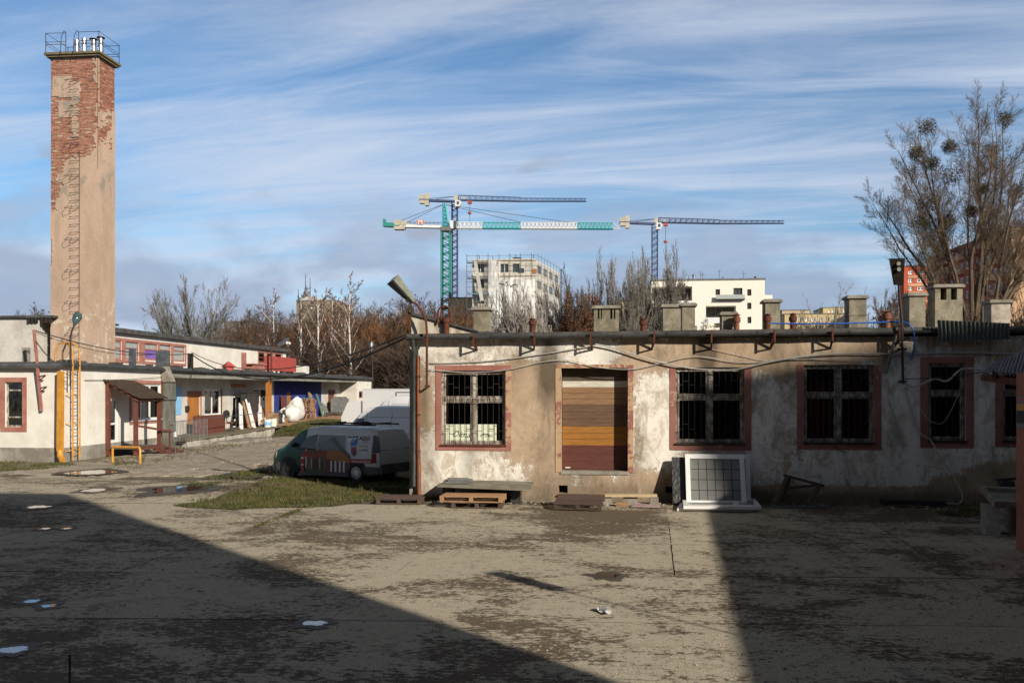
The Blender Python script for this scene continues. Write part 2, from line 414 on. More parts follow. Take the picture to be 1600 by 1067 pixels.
A_ = Vector((math.cos(R(4)), math.sin(R(4)), 0))*4.4; B_ = Vector((math.sin(R(2.6)), math.cos(R(2.6)), 0))*2.95
base_ = Vector((-2.98, 23.15, 0))
def slab_mesh(seed):
    r = random.Random(seed); mb = MB(local=True)
    cs = [Vector((0,0,0)), A_, A_+B_, B_]
    out = []
    for k in range(4):
        p, q = cs[k], cs[(k+1) % 4]; n = 16 if k % 2 == 0 else 11
        nrm = (q-p).normalized(); nrm = Vector((-nrm.y, nrm.x, 0))
        for i in range(n):
            u = i/n; j = .003+abs(r.gauss(0, .006)) + (.04*r.random() if r.random() < .06 else 0)
            if seed != 1 and k % 2: j = .0008
            if i == 0 and seed == 1: j = .015
            out.append(p.lerp(q, u) + nrm*j)
    c = (A_+B_)/2; m = len(out); V = []
    for p in out: V.append(c + (p-c)*(.9998 if seed != 1 else .998))
    for p in out: V.append(Vector((p.x, p.y, -.016)))
    for p in out: V.append(Vector((p.x, p.y, -.07)))
    F = [tuple(range(m))]
    for L0 in (0, m):
        for i in range(m): F.append((L0+m+i, L0+m+(i+1) % m, L0+(i+1) % m, L0+i))
    mb.add(V, F); mb.m = [0]+[1]*(len(F)-1); me = mb.mesh('slab'); me.materials.append(m_slab); me.materials.append(m_joint); return me
yard = thing('concrete_yard', None, None, (0,0,0), kind='structure')
slabs = [slab_mesh(i) for i in range(5)]
for i in range(-6, 4):
    for j in range(-9, 3):
        p = base_ + A_*i + B_*j; c = p + (A_+B_)/2
        if j >= 0 and c.x > -7.6: continue
        if c.y > 29.5: continue
        s = share('slab', slabs[random.randrange(5)], yard, p + Vector((0, 0, random.uniform(-.004, .004))), (R(random.uniform(-.06,.06)), R(random.uniform(-.06,.06)), 0))

# pavers of the far yard
pv = MB(local=True); hx = .2
hexa = [(hx*math.cos(R(60*k)), hx*math.sin(R(60*k)), 0) for k in range(6)]
pv.add([(x*.90, y*.90, .0) for x, y, _ in hexa] + [(x*.97, y*.97, -.012) for x, y, _ in hexa] + [(x*.97, y*.97, -.05) for x, y, _ in hexa],
       [tuple(range(6))] + [(a+6+i, a+6+(i+1) % 6, a+(i+1) % 6, a+i) for a in (0, 6) for i in range(6)])
pv_me = pv.mesh('paver'); pv_me.materials.append(m_paver)
pav = thing('paved_yard', None, None, (0,0,0), kind='structure')
cands = []
for a in range(-70, 60):
    for b in range(0, 130):
        x = -14 + a*hx*1.5*1.0; y = 28.6 + b*hx*1.732 + (hx*.866 if a % 2 else 0)
        if not (x > -21.0 and y < 62): continue
        lim = -8.3 + .42*(y-30) if y < 40 else -4.1
        if x > min(lim, -6.5) or (y > 47 and x < -19.8): continue
        if y < 29.6 + 1.1*mn.noise((x*.35, y*.3, 2)) : continue
        if mn.noise((x*.5, y*.5, 8)) > .36: continue
        cands.append((x, y))
cands.sort(key=lambda p: p[1]*1.0 + abs(p[0]+14)*.10)
rest = MB()
for n_, (x, y) in enumerate(cands):
    z = .012 + .018*mn.noise((x*.3, y*.3, 0)) + random.uniform(-.006, .006)
    if n_ < 300: share('paver', pv_me, pav, (x, y, z), (R(random.uniform(-1.5,1.5)), R(random.uniform(-1.5,1.5)), 0))
    else:
        rest.add([(x+vx*.90, y+vy*.90, z) for vx, vy, _ in hexa] + [(x+vx*.97, y+vy*.97, z-.05) for vx, vy, _ in hexa],
                 [tuple(range(6))] + [(6+i, 6+(i+1) % 6, (i+1) % 6, i) for i in range(6)])
part('pavers', rest, m_paver, pav, kind='stuff')

def blob(cx, cy, rx, ry, z, n=40, seed=0, rough=.28, rot=0.0):
    pts = []
    for i in range(n):
        t = 2*math.pi*i/n; k = 1 + rough*mn.noise((math.cos(t)*1.6+seed*7.1, math.sin(t)*1.6, seed)) + rough*.5*mn.noise((math.cos(t)*5+seed, math.sin(t)*5, seed+3))
        x, y = rx*k*math.cos(t), ry*k*math.sin(t)
        pts.append((cx + x*math.cos(rot)-y*math.sin(rot), cy + x*math.sin(rot)+y*math.cos(rot), z))
    return pts
def puddle(px, py, wpx, dpx, seed, z=.010):
    wpx *= .8; dpx *= .75
    a = PG(px-wpx/2, py); b = PG(px+wpx/2, py); f = PG(px, py-dpx/2); n_ = PG(px, py+dpx/2); c = PG(px, py)
    mb = MB(); B1 = blob(c.x, c.y, (b-a).length/2, (f-n_).length/2, z, 48, seed, .45, R(5)); B2 = blob(c.x, c.y, (b-a).length/2*1.35+.06, (f-n_).length/2*1.5+.10, z-.003, 48, seed, .55, R(5))
    mb.add(B1, [tuple(range(48))]); mb.k = 1; mb.add(B1+B2, [(i, (i+1) % 48, 48+(i+1) % 48, 48+i) for i in range(48)])
    solo('puddle', mb, [m_water, m_wet], kind='structure')
puddle(285, 764, 92, 13, 1, .016); puddle(395, 741, 80, 9, 2, .034); puddle(150, 766, 50, 6, 3, .014); puddle(140, 740, 90, 8, 4, .04)
puddle(60, 792, 40, 5, 5); puddle(492, 974, 46, 10, 6); puddle(20, 1016, 52, 13, 7); puddle(50, 940, 26, 6, 8); puddle(76, 947, 26, 6, 9)
puddle(70, 826, 20, 3, 15); puddle(104, 826, 20, 3, 16); puddle(948, 900, 44, 9, 17)

# grass in front of the vans, bank by the ramp, strips along walls
def mat_grass(name, a, b, c):
    t = NT(name); f = t.noise(.9, 5, .65); r = t.noise(30, 3, .6)
    cc = t.mix(t.step(f, .42, .6), a, b); cc = t.mix(t.step(r, .45, .7), cc, c)
    return t.done(cc, .85, spec=.15)
m_grass = mat_grass('winter grass blades', (.058,.080,.020), (.110,.095,.040), (.17,.145,.07))
m_gsoil = worn('grassy soil', (.075,.068,.03), (.12,.095,.055), 1.5, .95, bump=.6, bscale=20)
def inpoly(x, y, P):
    c = False; j = len(P)-1
    for i in range(len(P)):
        if (P[i][1] > y) != (P[j][1] > y) and x < (P[j][0]-P[i][0])*(y-P[i][1])/(P[j][1]-P[i][1])+P[i][0]: c = not c
        j = i
    return c
def grass(P, n, h=.09, zf=lambda x, y: 0.02, dens=lambda x, y: 1.0, seed=1, wid=.012):
    r = random.Random(seed); mb = MB(); xs = [p[0] for p in P]; ys = [p[1] for p in P]; V = []; F = []
    k = 0
    while k < n:
        x = r.uniform(min(xs), max(xs)); y = r.uniform(min(ys), max(ys)); k += 1
        if not inpoly(x, y, P) or r.random() > dens(x, y): continue
        z = zf(x, y)
        for q in range(3):
            a = r.uniform(0, 6.28); hh = h*r.uniform(.5, 1.5); l = hh*r.uniform(.3, 1.1); bx = x+r.uniform(-.03,.03); by = y+r.uniform(-.03,.03)
            wx, wy = wid*math.cos(a+1.57), wid*math.sin(a+1.57); b0 = len(V)
            V += [(bx-wx, by-wy, z), (bx+wx, by+wy, z), (bx+l*math.cos(a), by+l*math.sin(a), z+hh)]; F.append((b0, b0+1, b0+2))
    mb.v = V; mb.f = F; mb.m = [0]*len(F); return mb
def gpoly(pix): return [tuple(PG(a, b).xy) for a, b in pix]
P1 = gpoly([(262,790),(330,781),(395,757),(440,746),(520,744),(600,744),(640,748),(654,768),(645,776),(590,781),(520,791),(440,793),(360,796)])
d1 = lambda x, y: max(0., min(1., .55 + 1.6*mn.noise((x*.5, y*.5, 4)) + .9*mn.noise((x*1.8, y*1.8, 1))))
P1n = []
for i in range(len(P1)):
    (xa_, ya_), (xb_, yb_) = P1[i], P1[(i+1) % len(P1)]; nn_ = max(2, int(math.hypot(xb_-xa_, yb_-ya_)/.18))
    for k in range(nn_): x = xa_+(xb_-xa_)*k/nn_; y = ya_+(yb_-ya_)*k/nn_; P1n.append((x+.30*mn.noise((x*1.3, y*1.3, 0))+.10*mn.noise((x*5, y*5, 0)), y+.30*mn.noise((x*1.3, y*1.3, 7))+.10*mn.noise((x*5, y*5, 7))))
soil = MB(); soil.add([(x, y, .008) for x, y in P1n], [tuple(range(len(P1n)))])
def tufts(P, n, seed, zf=.006):
    r = random.Random(seed); xs = [p[0] for p in P]; ys = [p[1] for p in P]; V = []; F = []
    for _ in range(n):
        x = r.uniform(min(xs)-.5, max(xs)+.5); y = r.uniform(min(ys)-.4, max(ys)+.4)
        if not inpoly(x, y, P) and (r.random() > .30 or not any(inpoly(x+dx, y+dy, P) for dx, dy in ((.5,0),(-.5,0),(0,.4),(0,-.4)))): continue
        sz = r.uniform(.5, 1.6)
        for _ in range(int(14*sz)):
            a = r.uniform(0, 6.28); hh = .10*sz*r.uniform(.5, 1.4); l = hh*r.uniform(.3, 1.3); bx = x+r.gauss(0,.05*sz); by = y+r.gauss(0,.05*sz); b0 = len(V); wx, wy = .009*math.cos(a+1.57), .009*math.sin(a+1.57)
            V += [(bx-wx, by-wy, zf), (bx+wx, by+wy, zf), (bx+l*math.cos(a), by+l*math.sin(a), zf+hh)]; F.append((b0, b0+1, b0+2))
    mb = MB(); mb.v = V; mb.f = F; mb.m = [0]*len(F); return mb
gp = thing('grass_patch', None, None, (P1[0][0], P1[0][1], 0), kind='stuff')
part('soil', soil, m_gsoil, gp, kind='stuff'); part('tufts', tufts(P1, 420, 3), mat_grass('dead grass tufts', (.11,.10,.04), (.17,.14,.07), (.07,.08,.025)), gp, kind='stuff'); part('blades', grass(P1, 26000, .050, zf=lambda x, y: .006, dens=d1), m_grass, gp, kind='stuff')
strips = [gpoly([(0,722),(95,723),(120,727),(60,735),(0,737)]), gpoly([(170,716),(230,712),(220,733),(180,730)]), gpoly([(262,700),(430,690),(300,712),(200,735),(262,712)]),
          gpoly([(1440,788),(1560,790),(1550,812),(1470,806)]), gpoly([(395,823),(468,796),(474,797),(402,826)]), gpoly([(655,772),(700,776),(690,783),(655,781)]),
          gpoly([(280,757),(420,728),(440,742),(330,760)])]
sb = MB(); sv = MB()
for i, P in enumerate(strips):
    q = grass(P, 2600 if i != 4 else 500, .06 if i != 4 else .03, dens=lambda x, y: max(0, min(1, .55+1.3*mn.noise((x*.7, y*.7, 6)))), seed=20+i); sb.add(q.v, q.f)
solo('grass', sb, m_grass, kind='stuff', origin=(0,0,0))
# bank in front of the loading ramp
bank = MB(); bx0, bx1, by0, by1 = -20.6, -12.5, 55, 71
def zb(x, y):
    u = (x-bx0)/(bx1-bx0); v = (y-by0)/(by1-by0)
    return max(0, .72*(1-u)**.8*math.sin(math.pi*min(1, max(0, v)))**.5 + .06*mn.noise((x*.6, y*.6, 0))) - .03
G = 14
bank.add([(bx0+(bx1-bx0)*i/G, by0+(by1-by0)*j/G, zb(bx0+(bx1-bx0)*i/G, by0+(by1-by0)*j/G)) for j in range(G+1) for i in range(G+1)],
         [(j*(G+1)+i, j*(G+1)+i+1, (j+1)*(G+1)+i+1, (j+1)*(G+1)+i) for j in range(G) for i in range(G)])
gb = thing('grass_bank', None, None, (bx0, by0, 0), kind='stuff')
part('soil', bank, m_gsoil, gb, kind='stuff', smooth=True)
part('blades', grass([(bx0,by0),(bx1,by0),(bx1,by1),(bx0,by1)], 14000, .12, zb, seed=5, wid=.02), m_grass, gb, kind='stuff')

# ================================================================== neighbours that shade the yard (beside and behind the camera)
def polybox(P, z0, z1):
    mb = MB(); mb.prism([(x, y, z0) for x, y in P], (0, 0, z1-z0)); return mb
solo('tenement_building', polybox([(-48,-2.2),(11.55,-2.2),(11.55,-16),(-48,-16)], 0, 17.5), m_neigh, 'long dark rendered tenement along the near edge of the yard', 'building')
solo('garage_building', polybox([(10.26,-2.1),(24,-2.1),(24,15.2),(11.52,15.2)], 0, 6.0), m_neigh, 'low flat garage block beside the yard at its right edge', 'building')
t_ = 62.0; cx_, cy_ = 1.95+.7071*t_, 24.1-.7071*t_; ch_ = 3.15+t_*math.tan(SUN_EL)
u_ = Vector((math.cos(R(20)), math.sin(R(20)))); s_ = Vector((.7071,-.7071))
c0 = Vector((cx_, cy_)); solo('tower_block', polybox([tuple(c0), tuple(c0+u_*70), tuple(c0+u_*70+s_*14), tuple(c0+s_*14)][::-1], 0, ch_), m_neigh, 'tall slab tower block standing behind the garages', 'building')

# ================================================================== workshop building on the right
YF = 24.1
def wall_grid(u0, u1, v0, v1, openings, depth, step, fn, attrs=None, back=True):
    """wall sheet with real openings and reveals; fn(u, v, d) -> point, d going into the wall"""
    us = {u0, u1}; vs = {v0, v1}
    for a, b, c, d in openings: us |= {a, b}; vs |= {c, d}
    def fill(S_):
        S_ = sorted(x for x in S_); o = []
        for a, b in zip(S_, S_[1:]):
            k = max(1, int(math.ceil((b-a)/step))); o += [a+(b-a)*i/k for i in range(k)]
        return o+[S_[-1]]
    us = fill(us); vs = fill(vs); nu, nv = len(us), len(vs); mb = MB(); UV = []
    for v in vs:
        for u in us: mb.v.append(tuple(fn(u, v, 0))); UV.append((u, v))
    for j in range(nv-1):
        for i in range(nu-1):
            cu, cv = (us[i]+us[i+1])/2, (vs[j]+vs[j+1])/2
            if any(a < cu < b and c < cv < d for a, b, c, d in openings): continue
            mb.f.append((j*nu+i, j*nu+i+1, (j+1)*nu+i+1, (j+1)*nu+i)); mb.m.append(0)
    for a, b, c, d in openings:
        for p, q in (((a,c),(b,c)), ((b,c),(b,d)), ((b,d),(a,d)), ((a,d),(a,c))):
            mb.add([fn(*p, 0), fn(*q, 0), fn(*q, depth), fn(*p, depth)], [(0,1,2,3)]); UV += [p, q, q, p]
    return mb, UV
def fF(u, v, d): return (u, YF+d, v)
def pf(px, py): p = PY(px, py, YF); return p.x, p.z
def rectF(x0, y0, x1, y1):
    cx = (x0+x1)/2; cy = (y0+y1)/2
    return (pf(x0, cy)[0], pf(x1, cy)[0], pf(cx, y1)[1], pf(cx, y0)[1])
W = {'w1': rectF(690,579,790,696), 'door': rectF(877,575,981,738), 'w2': rectF(1056,574,1163,694), 'w3': rectF(1256,570,1366,693), 'w4': rectF(1451,567,1509,690), 'w5': rectF(1567,566,1640,690)}
XL, XR = -5.23, 13.0
ZT = 4.22
vents = [rectF(873,758,887,770), rectF(1040,760,1051,770)]
mb, UV = wall_grid(XL, XR, -.1, ZT, list(W.values())+vents, .40, .11, fF)
# where the white paint still sticks, in picture coordinates: (x, y, rx, ry, amount)
blobs = [(720,548,75,20,.35),(830,548,100,12,.30),(700,735,75,38,.55),(790,735,30,25,.10),(655,660,14,110,-.05),(665,640,18,60,-.12),(835,650,48,95,-.45),(800,600,25,60,-.2),(930,555,70,12,.15),(1020,570,60,40,-.12),
         (1015,600,25,40,.2),(1030,670,28,60,.22),(1010,720,25,30,.05),(930,755,60,16,-.1),(1100,555,100,25,-.45),(1060,545,40,15,.1),(1210,640,30,60,.10),(1190,710,60,40,.08),(1240,560,60,25,-.4),(1310,545,90,14,.02),
         (1300,730,60,30,.12),(1410,650,40,80,.34),(1400,730,60,35,.24),(1500,725,60,30,.26),(1535,640,28,80,.34),(1400,545,60,15,-.3),(1460,548,60,12,.3),(1540,550,60,16,-.3),(1560,745,60,28,-.6),(1500,760,60,18,-.35),
         (1300,772,320,9,-.8),(830,775,200,10,-.5),(1020,760,40,25,-.3),(1590,700,40,40,.3),(760,650,900,900,.10),(1120,705,40,12,-.1)]
stains = [(858,575,17,50,1.7),(1105,548,14,30,2.2),(860,690,40,30,.3),(1000,720,20,30,.3),(920,765,140,18,.7),(1240,600,14,40,.4),(1210,545,25,18,.5),(1380,545,40,18,.5),(655,650,16,90,.55),(672,710,14,50,.4),(700,560,40,10,.35),(960,560,14,20,.5),(1030,560,10,22,.5),(745,690,18,14,.7),(735,720,14,30,.55),(1130,770,60,14,.8),
          (1330,776,300,10,.8),(665,620,10,60,.4),(810,560,18,30,.5),(1050,790,500,8,.8),(700,610,5,60,.0),(890,745,50,8,.4)]
def field(px, py, B):
    s = 0.0
    for x, y, rx, ry, a in B:
        q = ((px-x)/rx)**2+((py-y)/ry)**2
        if q < 6: s += a*math.exp(-q)
    return s
def proj(p):
    d = Vector(p)-O0; zc = d.x*-SY + d.y*CY; xc = d.x*CY + d.y*SY
    return 800+FPX*xc/zc, 608-FPX*d.z/zc
me_wall = None
def facade_mat():
    t = NT('flaking stucco'); pa = t.attr('paint'); st = t.attr('stain')
    v = t.mapv((1,1,1)); vd = t.mapv((1.3,1,.55))
    n1 = t.noise(1.15, 6, .62, vd, .5); n2 = t.noise(5.2, 8, .78, v, .5); n3 = t.noise(28, 4, .65, v)
    f = t.math('ADD', pa, t.math('ADD', t.math('MULTIPLY', n1, .72), t.math('ADD', t.math('MULTIPLY', n2, .80), t.math('MULTIPLY', n3, .28))))
    white = t.step(f, .935, .975)
    thin = t.step(f, .80, .96)
    beige = t.mix(t.step(t.noise(.8, 5, .6, v, .6), .40, .62), (.50,.375,.265), (.37,.275,.19))
    beige = t.mix(t.math('MULTIPLY', t.step(t.noise(2.3, 7, .72, vd, .7), .48, .66), .75), beige, (.255,.195,.135))
    beige = t.mix(t.math('MULTIPLY', t.step(t.noise(1.3, 6, .7, t.mapv((1,1,.6), loc=(9,0,3)), .7), .55, .66), .55), beige, (.56,.46,.36))
    beige = t.mix(t.math('MULTIPLY', t.step(n3, .55, .7), .35), beige, (.50,.37,.25))
    col_ = t.mix(t.math('MULTIPLY', thin, .6), beige, (.52,.43,.33))
    wh = t.mix(t.step(t.noise(2.4, 6, .7, vd), .48, .72), (.80,.77,.70), (.60,.55,.47))
    col_ = t.mix(white, col_, wh)
    chips = t.step(t.math('ADD', t.noise(13, 6, .8, v, .4), t.math('MULTIPLY', t.noise(.9, 3, .5, None), .35)), .765, .815)
    col_ = t.mix(t.math('MULTIPLY', chips, .75), col_, (.33,.245,.165))
    fl = t.step(t.math('ADD', t.noise(17, 6, .8, t.mapv((1,1,1), loc=(5,2,1))), t.math('MULTIPLY', f, .30)), .905, .945)
    col_ = t.mix(t.math('MULTIPLY', t.math('MULTIPLY', fl, t.math('SUBTRACT', 1.0, white)), .85), col_, (.62,.57,.49))
    tan_ = t.step(t.noise(2.6, 8, .76, t.mapv((1,1,.7), loc=(2,0,6)), .8), .46, .62)
    col_ = t.mix(t.math('MULTIPLY', tan_, t.math('MULTIPLY', white, .68)), col_, (.45,.36,.265))
    drip = t.noise(2.6, 5, .65, t.mapv((2.2,1,.28)))
    sf = t.math('MULTIPLY', st, t.step(drip, .14, .44))
    soot = t.math('MULTIPLY', t.step(t.noise(.75, 7, .72, t.mapv((1.5,1,.6), loc=(4,0,1)), .8), .50, .64), .62)
    col_ = t.mix(soot, col_, (.20,.155,.11))
    col_ = t.mix(t.math('MULTIPLY', t.math('MINIMUM', sf, 1.0), .85), col_, (.085,.065,.045))
    z = t.xyz()[2]
    low = t.math('MULTIPLY', t.step(t.math('ADD', z, t.math('MULTIPLY', n1, .5)), .62, .32), t.step(n2, .42, .55))
    col_ = t.mix(t.math('MULTIPLY', low, .65), col_, (.13,.115,.085))
    t.bump(t.math('ADD', t.math('MULTIPLY', white, .9), t.math('ADD', t.math('MULTIPLY', n3, .6), t.math('MULTIPLY', n2, .5))), .55, .02)
    return t.done(col_, .92, spec=.2)
m_facade = facade_mat()
wk = thing('workshop_building', 'long single storey workshop with peeling stucco facade and barred windows', 'building', (XL, YF, 0))
wall = part('wall', mb, m_facade, wk)
A = wall.data.attributes.new('paint', 'FLOAT', 'POINT'); Bt = wall.data.attributes.new('stain', 'FLOAT', 'POINT')
va, vb = [], []
for (u, v) in UV:
    q = proj((u, YF, v)); va.append(field(q[0], q[1], blobs)); vb.append(max(0, field(q[0], q[1], stains)))
A.data.foreach_set('value', va); Bt.data.foreach_set('value', vb)
# rest of the shell
sh = MB(); D2 = 12.0
sh.box(XL+.003, XL+.30, YF+.41, YF+D2, 0, ZT-.02); sh.box(XR-.3, XR, YF+.41, YF+D2, 0, ZT-.02); sh.box(XL+.3, XR-.3, YF+D2-.3, YF+D2, 0, ZT-.02)
part('side_wall', sh, m_wallside, wk, kind='stuff')
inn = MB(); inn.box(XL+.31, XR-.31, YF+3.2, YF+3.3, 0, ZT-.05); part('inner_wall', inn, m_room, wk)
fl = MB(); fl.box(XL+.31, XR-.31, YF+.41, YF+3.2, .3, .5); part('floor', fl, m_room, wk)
rf = MB()
rf.add([(XL-.08, YF-.16, ZT), (XR+.1, YF-.16, ZT+.12), (XR+.1, YF+D2+.2, ZT+.42), (XL-.08, YF+D2+.2, ZT+.30)]
       + [(XL-.08, YF-.16, ZT+.13), (XR+.1, YF-.16, ZT+.25), (XR+.1, YF+D2+.2, ZT+.55), (XL-.08, YF+D2+.2, ZT+.43)],
       [(0,3,2,1),(4,5,6,7),(0,1,5,4),(1,2,6,5),(2,3,7,6),(3,0,4,7)])
roof = part('roof', rf, m_bitumen, wk)
def zroof(x, y): return ZT+.13+.12*(x-XL)/(XR-XL)+.30*(y-YF+.16)/D2
gt = MB(); gpts = []
for i in range(31):
    u = i/30; x = XL-.05+(11.6-XL)*u
    gpts.append((x, YF-.235, ZT+.035+.12*(x-XL)/(XR-XL) + .012*math.sin(i*1.7)))
b0 = len(gt.v); ns = 9
for p in gpts:
    for k in range(ns):
        a = math.pi + math.pi*k/(ns-1); gt.v.append((p[0], p[1]+.085*math.cos(a), p[2]+.085*math.sin(a)))
for i in range(30):
    for k in range(ns-1): gt.f.append((i*ns+k, (i+1)*ns+k, (i+1)*ns+k+1, i*ns+k+1)); gt.m.append(0)
gut = part('gutter', gt, m_gutter, wk, smooth=True)
cl = MB()
for i in range(0, 31, 2):
    p = gpts[i]; cl.beam((p[0], p[1]-.088, p[2]-.05), (p[0], p[1]-.088, p[2]+.012), .025, .012); cl.beam((p[0], p[1]-.09, p[2]+.012), (p[0], p[1]+.12, p[2]+.03), .025, .008)
part('gutter_strap', cl, m_dark, gut, kind='stuff')
# corner pier and downpipes at the near corner
pier = MB(); pier.box(XL-.02, XL+.13, YF-.02, YF+.3, -.05, ZT-.005); part('corner_pier', pier, m_concrete, wk)
dp = MB(); x = pf(648, 600)[0]; dp.tube([(x, YF-.235, ZT-.02), (x, YF-.22, ZT-.15), (x, YF-.10, ZT-.35), (x, YF-.09, 2.0), (x, YF-.09, .35)], .055, 10); part('downpipe', dp, m_gutter, wk, smooth=True)
rp = MB(); x = pf(655, 600)[0]
rp.tube([(x, YF-.10, ZT-.45), (x, YF-.12, ZT-.75), (x, YF-.12, 1.5), (x+.015, YF-.12, .9), (x+.02, YF-.13, .30), (x+.06, YF-.24, .12)], [.05,.05,.05,.055,.06,.06], 10)
rpo = part('rust_pipe', rp, m_rustred, wk, smooth=True)
rb = MB()
for z in (3.2, 2.2, 1.25, .6): rb.lathe((x, YF-.12, z), [(.052,0),(.062,.005),(.062,.05),(.052,.055)], 10)
part('pipe_band', rb, m_rust, rpo, kind='stuff')

# windows of the workshop
def window_set(key, cols=2, split=.36, dark=False):
    a, b, c, d = W[key]; root = wk
    y0 = YF+.10
    f = MB(); fw = .055
    f.box(a+.004, a+fw, y0, y0+.07, c+.03, d-.004); f.box(b-fw, b-.004, y0, y0+.07, c+.03, d-.004); f.box(a+fw, b-fw, y0, y0+.07, d-fw, d-.004); f.box(a+fw, b-fw, y0, y0+.07, c+.03, c+.03+fw)
    zs = d-(d-c)*split-.05
    if cols == 2: xm = (a+b)/2; f.box(xm-.05, xm+.05, y0-.015, y0+.07, c+.03+fw, d-fw)
    cuts = [(a+fw, b-fw)] if cols == 1 else [(a+fw, xm-.05), (xm+.05, b-fw)]
    for (p, q) in cuts: f.box(p, q, y0-.008, y0+.06, zs-.045, zs+.045)
    win = part('window', f, m_peel, root)
    for (p, q) in cuts:
        for (z0, z1) in ((c+.03+fw, zs-.045), (zs+.045, d-fw)):
            s = MB(); e = .042; yy = y0+.012
            s.box(p+.003, p+e, yy, yy+.045, z0+.003, z1-.003); s.box(q-e, q-.003, yy, yy+.045, z0+.003, z1-.003); s.box(p+e, q-e, yy, yy+.045, z1-e, z1-.003); s.box(p+e, q-e, yy, yy+.045, z0+.003, z0+e)
            part('sash', s, m_peel, win)
            g_ = MB(); g_.box(p+e-.005, q-e+.005, yy+.018, yy+.024, z0+e-.005, z1-e+.005); part('pane', g_, m_glass, win)
    # wrought grille
    gr = MB(); yb = YF-.02 if key != 'w4' else YF+.03; n = 11 if cols == 2 else 6; t = .005
    xs = [a+.02+(b-a-.04)*i/n for i in range(n+1)]
    for xx in xs: gr.beam((xx, yb, c+.04), (xx, yb, d-.03), 2*t, 2*t)
    for z in (c+.06, zs-.06, zs+.06, d-.06): gr.beam((a+.01, yb+.015, z), (b-.01, yb+.015, z), .02, .008)
    rr = random.Random(hash(key) % 97 if False else len(key)+ord(key[1]))
    for i in range(n):
        for z in ((c+.06+(zs-.12-c)*(.42 if i % 2 else .30)), (zs+.06+(d-zs-.12)*(.55 if i % 2 else .40))):
            if i % 4 != 3: gr.beam((xs[i], yb, z), (xs[i+1], yb, z), .012, .012)
    for xx in (a+.02, b-.02):
        for z in (c+.3, d-.3): gr.beam((xx, yb, z), (xx, YF+.12, z), .02)
    part('grille', gr, m_dark, win, kind='stuff')
    sl = MB(); sl.box(a-.03, b+.03, YF-.06, YF+.09, c-.015, c+.028); part('sill', sl, m_dark if key != 'w1' else m_rust, win)
    return win
for k, cn in (('w1',2),('w2',2),('w3',2),('w4',1),('w5',1)): window_set(k, cn)
a, b, c, d = W['w2']; mb = MB(); mb.box(a+.1, (a+b)/2-.08, YF+.19, YF+.20, d-.68, d-.08); part('reflection_panel', mb, worn('pane reflection', (.42,.45,.40), (.34,.37,.33), 3, .9, stretch=(4,1,.4), bump=0), wk)  # added panel, coloured as the greenish sky reflection in this pane
def flake_mat():
    t = NT('flaking red band'); u = t.noise(5, 6, .7, None, .4); n2 = t.noise(1.3, 3, .5)
    f = t.step(t.math('ADD', u, t.math('MULTIPLY', t.attr('flake'), .8)), .60, .63)
    c = t.mix(t.step(n2, .4, .6), (.33,.150,.122), (.275,.115,.095))
    c = t.mix(t.step(t.noise(22, 4, .7), .6, .72), c, (.42,.24,.18))
    c = t.mix(f, c, (.44,.31,.19)); t.bump(u, .3, .015); return t.done(c, .9, spec=.2)
m_flake = flake_mat()
def surround(key, l, r, tp, bt, flakes=(0,0,0,0)):
    a, b, c, d = W[key]; mb = MB(); y0, y1 = YF-.018, YF+.003; fl = []
    def bx(x0, x1, z0, z1, fv):
        n = max(1, int((z1-z0)/.12)) if z1-z0 > x1-x0 else 1; m = max(1, int((x1-x0)/.12)) if n == 1 else 1
        for i in range(n):
            for j in range(m):
                mb.box(x0+(x1-x0)*j/m, x0+(x1-x0)*(j+1)/m, y0, y1, z0+(z1-z0)*i/n, z0+(z1-z0)*(i+1)/n)
                fl.extend([fv + .25*mn.noise((x0+j*.3, 0, z0+i*.3))]*8)
    if l: bx(a-l, a-.002, c-bt, d, flakes[0])
    if r: bx(b+.002, b+r, c-bt, d, flakes[1])
    if tp: bx(a-l, b+r, d+.002, d+tp, flakes[2])
    if bt: bx(a, b, c-bt, c-.018, flakes[3])
    o = part('surround', mb, m_flake, wk)
    q = o.data.attributes.new('flake', 'FLOAT', 'POINT'); q.data.foreach_set('value', fl); return o
surround('w1', .16, .15, .14, .13, (-.25,.12,-.35,.02)); surround('door', .15, .14, .09, .0, (.26,.16,.20,0))
surround('w2', .15, .17, .0, .15, (.0,-.25,0,-.05)); surround('w3', .17, .17, .0, .15, (-.25,-.1,0,-.2)); surround('w4', .20, .19, .15, .15, (-.3,-.3,-.3,-.3)); surround('w5', .18, .1, .1, .13, (-.2,-.2,0,-.2))

# bricked in doorway filled with boards in four wood tones
a, b, c, d = W['door']
cols4 = [('pale filler board', (.66,.62,.52), 595, 605), ('grey brown board', (.29,.165,.085), 605, 632), ('dark brown board', (.15,.088,.052), 632, 667), ('ochre board', (.36,.155,.028), 667, 697), ('maroon board', (.125,.040,.030), 697, 738)]
for i, (nm, cc, y0, y1) in enumerate(cols4):
    z0 = pf(930, y1)[1] if i < 4 else c+.04; z1 = pf(930, y0)[1]
    t = NT('door board '+nm); gv = t.mapv((1.2,1,16)); f = t.noise(2.2, 6, .65, gv, .8)
    mt = t.done(t.mix(t.step(f, .38, .65), cc, tuple(x*.68 for x in cc)), .55, spec=.4)
    mb = MB(); mb.box(a+.012, b-.012, YF+.33+(.006 if i == 0 else .004*i), YF+.37, z0+.002, z1-.002); part('door_board', mb, mt, wk, label=nm+' of the closed doorway')
    if i: 
        gr = MB(); n = 3 if i != 0 else 1
        for k in range(1, n): z = z0+(z1-z0)*k/n; gr.box(a+.02, b-.02, YF+.3285+.004*i, YF+.331+.004*i, z-.004, z+.004)
        part('groove', gr, m_dark, wk, kind='stuff')
